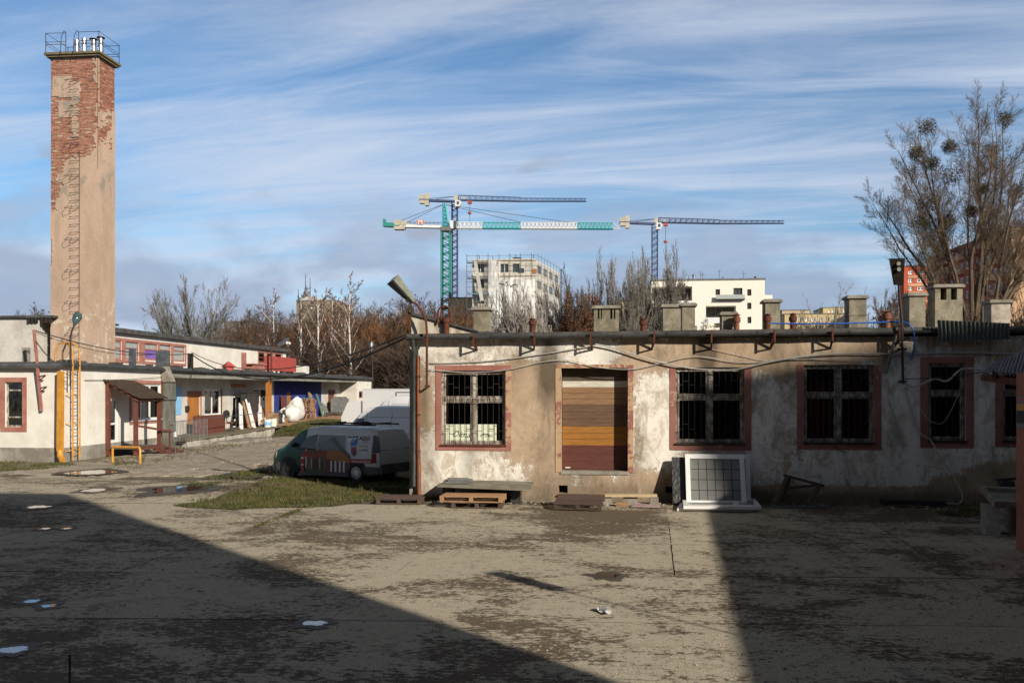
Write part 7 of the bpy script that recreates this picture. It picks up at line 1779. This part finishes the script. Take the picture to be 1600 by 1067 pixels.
def onS(nm, x0, y0, x1, y1, o0, o1, mat, parent):
    p, q = PX(x0, (y0+y1)/2, XSH), PX(x1, (y0+y1)/2, XSH); mb = MB(); zt_, zb_ = PX(x0, y0, XSH).z, PX(x0, y1, XSH).z; mb.box(XSH-o1, XSH-o0, q.y, p.y, zb_, zt_); return part(nm, mb, mat, parent)
sgn = onS('sign_board', 1592.5, 620, 1606, 668, .0, .05, m_slate, shd)
onS('yellow_field', 1593.5, 631, 1605, 641, .051, .056, m_yellow, sgn); onS('black_field', 1593.5, 641.5, 1605, 660, .051, .056, m_black, sgn); onS('red_line', 1593.5, 623, 1605, 627, .051, .056, m_redbox, sgn)
# stone basin on a slab leg in the corner
bs = thing('stone_basin', 'shallow pale stone basin on a slab leg beside the salmon shed', 'basin', (PG(1560, 838).x, 18.2, 0))
zb0, zb1 = .60, .72; Q = [PD(1531,776,21.0), PD(1554,790,18.0), PD(1600,790,17.9), PD(1600,777,20.6)]; Q = [Vector((v.x, v.y, 0)) for v in Q]
cm = sum(Q, Vector())/4; I = [cm+(v-cm)*.80 for v in Q]; Vv = [v+Vector((0,0,zb0)) for v in Q]+[v+Vector((0,0,zb1)) for v in Q]+[v+Vector((0,0,zb1)) for v in I]+[v+Vector((0,0,zb1-.09)) for v in I]
mb = MB(); mb.add(Vv, [(3,2,1,0),(12,13,14,15)]+[(a+i, a+(i+1) % 4, a+4+(i+1) % 4, a+4+i) for a in (0,4,8) for i in range(4)]); part('bowl', mb, m_concrete, bs)
g0, g1 = PG(1549, 838), PG(1570, 840); mb = MB(); mb.prism([(g0.x,g0.y+.25,0),(g1.x,g1.y+.2,0),(g1.x+.02,g1.y+.5,0),(g0.x,g0.y+.55,0)], (0,0,zb0-.002)); part('leg', mb, m_concrete, bs)
g0 = PG(1592, 838); mb = MB(); mb.box(g0.x, g0.x+.3, g0.y+.3, g0.y+.7, 0, zb0-.002); part('leg', mb, m_concrete, bs)
mb = MB(); mb.beam(PY(1562,748,22.6), PY(1572,782,22.4), .1, .06); mb.beam(PY(1558,750,22.6), PY(1592,747,22.6), .1, .06); mb.beam(PY(1574,750,22.6), PY(1582,786,22.6), .6, .05); solo('scrap_timber', mb, m_film, 'dark scrap timber heaped behind the stone basin', 'timber', kind='stuff')

# ------------------------------------------------------------------ litter
p = PG(943, 959)
for i, (dx, dy) in enumerate(((0,.05),(.10,0))):
    c = PG(940+i*9, 956+i*3); root = thing('paper_cup', ('crushed white cup lying left of the other on the sunlit concrete','crushed white cup lying right of the other on the sunlit concrete')[i], 'cup', (c.x, c.y, 0), R(40*i), 'crushed cups')
    mb = MB(local=True)
    for k in range(14):
        t0, t1 = 2*math.pi*k/14, 2*math.pi*(k+1)/14; a0, a1 = .055, .035
        mb.add([(a0*math.cos(t0),-.03,.05+a0*.8*math.sin(t0)),(a0*math.cos(t1),-.03,.05+a0*.8*math.sin(t1)),(a1*math.cos(t1),.08,.045+a1*.8*math.sin(t1)),(a1*math.cos(t0),.08,.045+a1*.8*math.sin(t0))],[(0,1,2,3)])
    part('cup_body', mb, m_pvc, root); mb = MB(local=True); mb.box(-.09,.03,.0,.05,0,.012); part('crushed_lid', mb, m_black, root)
p0 = PG(1378, 1018); p1 = PG(1412, 1026); mb = MB(); mb.tube([(*p0.xy,.015),(*(p0.lerp(p1,.6)).xy,.03),(*p1.xy,.012)], .008, 5); solo('dry_twig', mb, m_oldwood, 'dry twig lying on the shaded concrete', 'twig')
c = PD(109, 608, 8.6); zt = PD(109, 1022, 8.6).z; mb = MB(); mb.tube([(c.x,c.y,0),(c.x,c.y,zt)], .009, 6); solo('steel_rod', mb, m_dark, 'thin dark steel rod standing upright in the shaded yard', 'rod')
# loose stones and grit
rr = random.Random(31); mb = MB(); V = []; F = []
def stone(x, y, s_):
    b0 = len(V); a = rr.uniform(0, 6.28)
    for k in range(4): t = a+k*1.571; V.append((x+s_*math.cos(t)*rr.uniform(.7,1.2), y+s_*math.sin(t)*rr.uniform(.7,1.2), 0))
    V.append((x+s_*.2, y, s_*rr.uniform(.5,.9))); F.extend([(b0,b0+1,b0+4),(b0+1,b0+2,b0+4),(b0+2,b0+3,b0+4),(b0+3,b0,b0+4)])
for _ in range(5200):
    px = rr.uniform(-20, 1620); py = 795+272*rr.random()**1.3; p = PG(px, py)
    if p.y > 23.9: continue
    if mn.noise((p.x*.5, p.y*.5, 2)) < rr.uniform(-.35, .25): continue
    stone(p.x, p.y, abs(rr.gauss(0, .009))+.006)
for _ in range(900): stone(rr.uniform(-5.2, 9), rr.uniform(23.3, 24.05), abs(rr.gauss(0, .02))+.008)
mb.v = V; mb.f = F; mb.m = [0]*len(F); solo('gravel', mb, worn('loose grit', (.36,.32,.25), (.20,.17,.13), 6, .95, bump=0), kind='stuff', origin=(0,0,0))
# post lamp out of frame whose shadow falls across the yard
lx, ly = 7.7, 5.0; mb = MB(); mb.tube([(lx,ly,0),(lx,ly,5.6)], [.024,.02], 8); mb.beam((lx,ly,5.55),(lx-.3,ly+.35,6.1),.30,.16); solo('yard_lamp_post', mb, m_dark, 'slim yard lamp post whose shadow falls on the concrete', 'lamp', kind='thing')

# ================================================================== vans
class Van:
    def __init__(s, name, label, loc, heading, prof, belt, group):
        s.root = thing(name, label, 'van', loc, heading, group); s.p = prof; s.belt = belt
    def it(s, x, k):
        P = s.p
        if x <= P[0][0]: return P[0][k]
        for a, b in zip(P, P[1:]):
            if x <= b[0]: return a[k]+(b[k]-a[k])*(x-a[0])/(b[0]-a[0])
        return P[-1][k]
    def yside(s, x, z):
        zb, zt, w_ = s.it(x,1), s.it(x,2), s.it(x,3); bl = min(s.belt, zt-.12)
        if z <= bl: return w_
        wt = w_-.16*max(0, zt-.1-s.belt)/.75; return w_+(wt-w_)*min(1, (z-bl)/max(.02, zt-.1-bl))
    def body(s, mats, cls):
        mb = MB(local=True); xs = []
        for a, b in zip(s.p, s.p[1:]):
            k = max(1, int((b[0]-a[0])/.3)); xs += [a[0]+(b[0]-a[0])*i/k for i in range(k)]
        xs.append(s.p[-1][0]); rings = []
        for x in xs:
            zb, zt, w_ = s.it(x,1), s.it(x,2), s.it(x,3); bl = min(s.belt, zt-.12); wt = w_-.16*max(0, zt-.1-s.belt)/.75
            h = [(w_*.93, zb), (w_, zb+(bl-zb)*.25), (w_, zb+(bl-zb)*.6), (w_, bl), ((w_+wt)/2, (bl+zt-.1)/2), (wt, zt-.10), (wt-.035, zt-.04), (wt-.12, zt-.008), (wt*.5, zt+.012)]
            r = [(x, y, z) for y, z in h]+[(x, 0, zt+.018)]+[(x, -y, z) for y, z in reversed(h)]; rings.append(r)
        n = len(rings[0])
        for r in rings: mb.v += r
        for i in range(len(rings)-1):
            for j in range(n-1):
                mb.f.append((i*n+j, i*n+j+1, (i+1)*n+j+1, (i+1)*n+j)); xm = (xs[i]+xs[i+1])/2; mb.m.append(cls(xm, j, n))
            mb.f.append((i*n+n-1, i*n, (i+1)*n, (i+1)*n+n-1)); mb.m.append(cls((xs[i]+xs[i+1])/2, -1, n))
        mb.f.append(tuple(range(n))[::-1]); mb.m.append(cls(xs[0], -2, n)); L0 = (len(rings)-1)*n; mb.f.append(tuple(L0+j for j in range(n))); mb.m.append(cls(xs[-1], -2, n))
        s.b = part('body', mb, mats, s.root, smooth=True); return s.b
    def patch(s, name, poly, mat, off=.004, parent=None, side=1, label=None):
        def clip(P, keep):
            o = []
            for i in range(len(P)):
                a, b = P[i], P[(i+1) % len(P)]; ia, ib = keep(a) >= 0, keep(b) >= 0
                if ia: o.append(a)
                if ia != ib: t = keep(a)/(keep(a)-keep(b)); o.append((a[0]+(b[0]-a[0])*t, a[1]+(b[1]-a[1])*t))
            return o
        mb = MB(local=True); x0, x1 = min(p[0] for p in poly), max(p[0] for p in poly); cuts = [x0]+[k for k in [s.p[i][0] for i in range(len(s.p))] if x0 < k < x1]+[x1]
        for a, b in zip(cuts, cuts[1:]):
            q = clip(clip(poly, lambda p: p[0]-a), lambda p: b-p[0])
            for kp in ((lambda p: s.belt-p[1]), (lambda p: p[1]-s.belt)):
                c = clip(q, kp) if len(q) > 2 else []
                if len(c) > 2:
                    pts = [(x, side*(s.yside(x, z)+off), z) for x, z in c]; mb.add(pts, [tuple(range(len(pts)))])
        return part(name, mb, mat, parent or s.root, label=label)
    def wheel(s, x, r, rimmat, spokes, yw=None):
        for sd in (1, -1):
            y = sd*(s.it(x,3)-.085); mb = MB(local=True); prof = [(r*.55,-.11),(r*.92,-.11),(r,-.07),(r,.07),(r*.92,.11),(r*.62,.11),(r*.60,.06)]
            if sd < 0: prof = [(a, -b) for a, b in reversed(prof)]
            mb.lathe((x, y, r), prof, 22, 'y'); t = part('wheel', mb, m_black, s.root, smooth=True)
            rm = MB(local=True); yo = y+sd*.085
            if spokes:
                rm.lathe((x, yo, r), [(.05,-.02),(.05,.02)], 10, 'y')
                for k in range(spokes):
                    a = 2*math.pi*k/spokes; rm.beam((x+.04*math.cos(a), yo, r+.04*math.sin(a)), (x+r*.60*math.cos(a), yo, r+r*.60*math.sin(a)), .028, .03, up=(0,1,0))
                for k in range(24):
                    t0, t1 = 2*math.pi*k/24, 2*math.pi*(k+1)/24; rm.beam((x+r*.60*math.cos(t0), yo, r+r*.60*math.sin(t0)), (x+r*.60*math.cos(t1), yo, r+r*.60*math.sin(t1)), .03, .03, up=(0,1,0))
            else: rm.lathe((x, yo, r), [(r*.52,-.03),(r*.50,.012),(r*.3,.0),(r*.28,.03),(.05,.035)], 16, 'y')
            part('rim', rm, rimmat, t, kind='stuff' if spokes else None)
    def arch(s, x, r, mat=None):
        P = [(x+r*math.cos(a), .36+r*math.sin(a)*1.0) for a in [math.pi*k/14 for k in range(15)]]+[(x-r, .25), (x+r, .25)]
        P = [(x+r*math.cos(math.pi*k/14), .36+r*math.sin(math.pi*k/14)) for k in range(15)]+[(x-r, .24), (x+r, .24)]
        for sd in (1, -1): s.patch('wheel_arch', P, mat or m_black, .003, side=sd)
prof = [(-2.33,.42,1.02,.90),(-2.27,.34,1.52,.92),(-2.12,.30,1.76,.935),(-1.85,.30,1.83,.94),(.25,.28,1.85,.94),(.72,.28,1.82,.94),(1.02,.28,1.70,.94),(1.72,.30,1.13,.92),(2.05,.32,1.02,.88),(2.24,.36,.86,.80),(2.33,.42,.66,.70)]
vc = at(531, 30.3); hd = R(180-19-2)
av = Van('advert_van', 'green fronted advert van with house picture and red band on its side', (vc.x, vc.y, 0), hd, prof, 1.10, None)
def cls(x, j, n):
    top = j in (7, 8, 9, 10)
    if 1.02 < x < 1.70 and 6 <= j <= 11: return 2
    if x > .86: return 0
    return 1
av.root.scale = (.94, .97, .92)
av.body([m_greenpaint, worn('silver van paint', (.76,.76,.76), (.70,.70,.70), 2, .35, bump=0, grime=.2), m_darkglass], cls)
vx = lambda px: 1.45-(px-455)*2.9/130; vz = lambda py: (751-py)/46.5
def vp(pts): return [(vx(a), vz(b)) for a, b in pts]
solid = {}
def flat(name, c, rough=.4):
    if name not in solid: solid[name] = worn('print '+name, c, tuple(x*.9 for x in c), 2, rough, bump=0, grime=.06)
    return solid[name]
m_vred, m_vbrown, m_vorange, m_vmar, m_vgrey, m_vdk = flat('red', (.45,.02,.03)), flat('house brown', (.16,.085,.045)), flat('orange', (.46,.17,.03)), flat('maroon', (.13,.03,.025)), flat('roof grey', (.12,.12,.13)), flat('dark', (.03,.025,.025))
m_vblue, m_vgreen, m_vcream, m_vsky = flat('blue', (.03,.16,.50)), flat('lawn', (.06,.09,.03)), flat('cream', (.55,.48,.36)), flat('window print', (.27,.28,.30))
for sd in (1, -1):
    av.patch('front_door_window', vp([(474,702),(491,681),(508,677),(507.5,702)]), m_carglass if sd < 0 else m_darkglass, .005, side=sd)
av.patch('side_window', vp([(511,678),(561,678),(563,701),(509,701)]), m_vsky, .005)
pr_ = lambda nm, pts, m, o: av.patch(nm, vp(pts), m, o, parent=None)
av.patch('front_sill', vp([(477,738),(569,738),(569,743),(477,743)]), m_plastic, .0125)
pic = av.patch('side_print', vp([(491,702),(566,702),(572,713),(569,739),(490,739)]), m_vbrown, .006, label='house picture on the van side')
def pp(nm, pts, m, o): return av.patch(nm, vp(pts), m, o, parent=pic)
pp('lawn_print', [(490,733),(528,732),(528,739),(490,739)], m_vgreen, .009); pp('orange_print', [(530,702),(560,702),(571,714),(571,729),(529,717)], m_vorange, .009); pp('roof_print', [(534,684),(540,680),(575,711),(571,715)], m_vgrey, .010); pp('gable_print', [(512,692),(535,683),(560,703),(534,703),(513,702)], flat('gable', (.20,.20,.215)), .008)
pp('red_roof_print', [(491,712),(529,704),(529,708),(491,716)], m_vred, .011); pp('maroon_print', [(528,716),(570,721),(568,740),(527,738)], m_vmar, .010)
for a in (499, 515): pp('pillar_print', [(a,715),(a+2,715),(a+2,733),(a,733)], m_vcream, .011)
for a in (503, 508, 518): pp('dark_print', [(a,718),(a+3.6,718),(a+3.6,733),(a,733)], m_vdk, .0105)
for a in (536, 544, 552, 559.5): pp('white_bar', [(a,718),(a+3.4,718.6),(a+3.2,736),(a,736)], m_vpaint, .013)
av.patch('red_wedge', vp([(485,704),(493,704),(485,722),(487,738),(480,738),(479,722)]), m_vred, .012)
for y in (714, 725): av.patch('white_flash', vp([(480,y),(487,y+1),(483,y+3),(480,y+4)]), m_vpaint, .015)
lg = av.patch('blue_emblem', vp([(566,680),(584,678),(583.5,693),(569,694)]), m_vpaint, .007); av.patch('emblem_blue', vp([(584,679),(583.5,693),(570,693.6)]), m_vblue, .010, parent=lg); av.patch('emblem_dark', vp([(566,679.5),(584,678),(584,680),(566,681.5)]), m_vdk, .011, parent=lg); av.patch('emblem_stroke', vp([(570,690),(576,682),(578,682),(572,691)]), m_vblue, .011, parent=lg)
av.patch('shield', vp([(574,695),(584,695),(584,706),(580,711),(574.5,706)]), flat('shield red', (.35,.05,.04)), .008); av.patch('shield_grey', vp([(574,706),(584,703),(584,706),(580,711),(574.5,706)]), m_vgrey, .010)
av.patch('red_band', vp([(571,714),(612,713.5),(612,720.5),(571,720.5)]), m_vred, .007)
def vtext(s_, px, py, size, mat, o=.016, bold=0.0):
    x, z = vx(px), vz(py); me = text_mesh(s_, size, mat, 'lettering', 0, bold); tilt = 80 if z > 1.1 else 90
    share('lettering', me, av.b, Vector((x, av.yside(x, z)+o, z)), (R(tilt), 0, R(180)))
m_text = flat('text maroon', (.10,.015,.03)); m_textk = flat('text grey', (.05,.05,.055))
vtext('ADO', 587, 684.5, .19, m_text, .018, .004); vtext('CENTRUM', 593, 687.6, .050, m_textk) ; vtext('drzwi', 593, 694.8, .105, m_textk); vtext('pod\u0142ogi', 592, 700.3, .095, m_textk); vtext('www.arkado.pl', 575.5, 719.4, .125, m_vpaint, .014, .003)
for y in (693, 698.8): av.patch('red_bullet', vp([(589,y),(591,y),(591,y+1.9),(589,y+1.9)]), m_vred, .012)
av.patch('text_rule', vp([(586,689.3),(610,689.3),(610,689.8),(586,689.8)]), m_textk, .010)
for x_, y0, y1 in ((508.5,676,744),(564,676,701),(611,676,714)): av.patch('door_seam', vp([(x_,y0),(x_+.5,y0),(x_+.5,y1),(x_,y1)]), m_vdk, .0165)
av.patch('tail_light', vp([(612,705),(619,704),(619.5,719),(612,719.5)]), flat('tail red', (.25,.01,.01), .2), .012)
av.patch('quarter_panel', vp([(612,676),(623,679),(626,703),(612,704)]), m_plastic, .005)
for sd in (1, -1):
    av.patch('sill', [(-2.30,.30),(-.9,.30),(-.9,.44),(-1.0,.52),(-1.9,.55),(-2.28,.55)], m_plastic, .006, side=sd); av.patch('sill', [(2.28,.40),(1.85,.30),(1.85,.60),(2.25,.62)], m_plastic, .006, side=sd)
mb = MB(local=True); mb.box(-2.40,-2.27,-.9,.9,.32,.62); part('rear_bumper', mb, m_plastic, av.root); mb = MB(local=True); mb.prism([(2.20,-.84,.30),(2.38,-.60,.30),(2.38,.60,.30),(2.20,.84,.30)], (0,0,.30)); part('front_bumper', mb, m_plastic, av.root)
mb = MB(local=True); mb.prism([(-2.305,-.78,1.08),(-2.305,.78,1.08),(-2.15,.70,1.66),(-2.15,-.70,1.66)][::-1], (-.02,0,.004)); part('rear_window', mb, m_darkglass, av.root)
for sd in (1, -1):
    mb = MB(local=True); mb.prism([(2.19,sd*.60,.72),(2.06,sd*.86,.72),(1.98,sd*.90,.92),(2.17,sd*.68,.92)], (.03,sd*.015,.01)); part('headlight', mb, worn('headlamp glass', (.5,.52,.52), (.4,.42,.42), 3, .15, bump=0), av.root)
    mb = MB(local=True); mb.beam((1.18,sd*.93,1.20),(1.16,sd*1.08,1.22),.10,.15); part('mirror', mb, m_black, av.root)
for x in (1.45, -1.42): av.arch(x, .42)
av.wheel(1.45, .33, m_dark, 0); av.wheel(-1.42, .33, m_steel, 15)
mb = MB(local=True); mb.beam((.75,.66,1.93),(-2.0,.66,1.93),.05,.05)
rk = part('roof_rail', mb, m_dark, av.root); mb = MB(local=True); mb.beam((.75,-.66,1.93),(-2.0,-.66,1.93),.05,.05); part('roof_rail', mb, m_dark, av.root)
for x in (.3,-.6,-1.6):
    mb = MB(local=True); mb.beam((x,-.72,1.97),(x,.72,1.97),.05,.03); part('roof_bar', mb, m_dark, av.root)
mb = MB(local=True); mb.box(-1.75,-1.45,.55,.78,1.95,2.02); mb.box(-1.68,-1.52,.60,.74,2.021,2.06); part('rack_clamp', mb, m_dark, av.root)
# big white panel vans
def white_van(label, px, zc, hd, Lh, H, group='white vans parked behind the workshop'):
    c = at(px, zc); k = H/2.2; h2 = Lh/2
    P = [(-h2,.45,1.05*k,.93),(-h2+.05,.36,H-.18,.97),(-h2+.25,.34,H-.02,.98),(h2-2.35,.32,H,.98),(h2-1.95,.32,H-.06,.98),(h2-1.62,.32,H-.25,.97),(h2-.82,.34,1.18*k,.95),(h2-.35,.36,1.02*k,.90),(h2-.10,.40,.84*k,.80),(h2,.44,.62*k,.70)]
    v = Van('panel_van', label, (c.x, c.y, 0), hd, P, 1.14*k, group)
    v.body([m_vpaint, m_darkglass], lambda x, j, n: 1 if (h2-1.6 < x < h2-.85 and 5 <= j <= 12) else 0)
    zb_, zt_ = 1.12*k, min(1.75*k, H-.25)
    for sd in (1, -1):
        v.patch('side_window', [(h2-.98, zb_), (h2-1.85, zb_), (h2-1.85, zt_), (h2-1.50, zt_)], m_darkglass, .006, side=sd)
        for x in (h2-1.95, h2-3.1, -h2+.8): v.patch('door_seam', [(x, .45), (x+.018, .45), (x+.018, H-.22), (x, H-.22)], m_vgrey, .004, side=sd)
        v.patch('rubbing_strip', [(-h2+.4,.72),(h2-.6,.72),(h2-.6,.80),(-h2+.4,.80)], m_plastic, .006, side=sd); v.patch('roof_seam', [(-h2+.3,H-.42),(h2-2.1,H-.42),(h2-2.1,H-.405),(-h2+.3,H-.405)], m_vgrey, .004, side=sd)
        v.patch('side_panel_seam', [(-h2+.5,1.2*k),(h2-2.1,1.2*k),(h2-2.1,1.22*k),(-h2+.5,1.22*k)], m_vgrey, .004, side=sd)
    for x in (h2-1.05, -h2+1.15): v.arch(x, .45); v.wheel(x, .36, m_zinc, 0)
    mb = MB(local=True); mb.prism([(h2-.12,-.82,.34),(h2+.05,-.6,.34),(h2+.05,.6,.34),(h2-.12,.82,.34)], (0,0,.30)); part('front_bumper', mb, m_plastic, v.root)
    for sd in (1, -1):
        mb = MB(local=True); mb.beam((h2-1.2,sd*.97,1.25*k),(h2-1.22,sd*1.16,1.3*k),.14,.26); part('mirror', mb, m_dark, v.root)
    return v
white_van('white high roofed van parked directly behind the advert van', 622, 35.5, R(159), 5.6, 2.26)
white_van('white van further back with only its roof and nose showing', 648, 46, R(161), 5.9, 2.58)
c = at(640, 56); bt = thing('box_truck', 'white box truck body furthest back behind the parked vans', 'truck', (c.x, c.y, 0), R(165), None)
mb = MB(local=True); mb.box(-2.7,2.6,-1.1,1.1,.9,2.88); part('cargo_box', mb, m_vpaint, bt)
for nm, (x0,x1,z0,z1) in {'trim':(-2.7,2.6,2.885,2.93)}.items(): mb = MB(local=True); mb.box(x0,x1,-1.12,1.12,z0,z1); part('roof_trim', mb, m_pvc, bt)
mb = MB(local=True)
for x0,x1,z0,z1 in ((-1.0,.35,2.70,2.74),(-1.0,-.95,2.2,2.70),(.30,.35,2.2,2.70)): mb.box(x0,x1,1.102,1.12,z0,z1)
part('hatch_frame', mb, m_dark, bt, kind='stuff')
mb = MB(local=True); mb.prism([(2.65,-1.0,.5),(4.1,-1.0,.5),(4.15,-1.0,1.2),(3.7,-1.0,2.1),(2.65,-1.0,2.2)], (0,2.0,0)); part('cab', mb, m_vpaint, bt); mb = MB(local=True); mb.box(-2.6,4.0,-.4,.4,.5,.88); part('chassis', mb, m_dark, bt)
for x in (3.3,-1.6):
    for sd in (1,-1):
        mb = MB(local=True); mb.lathe((x, sd*.9, .42), [(.25,-.12),(.40,-.12),(.42,0),(.40,.12),(.25,.12)], 16, 'y'); part('wheel', mb, m_black, bt, smooth=True)
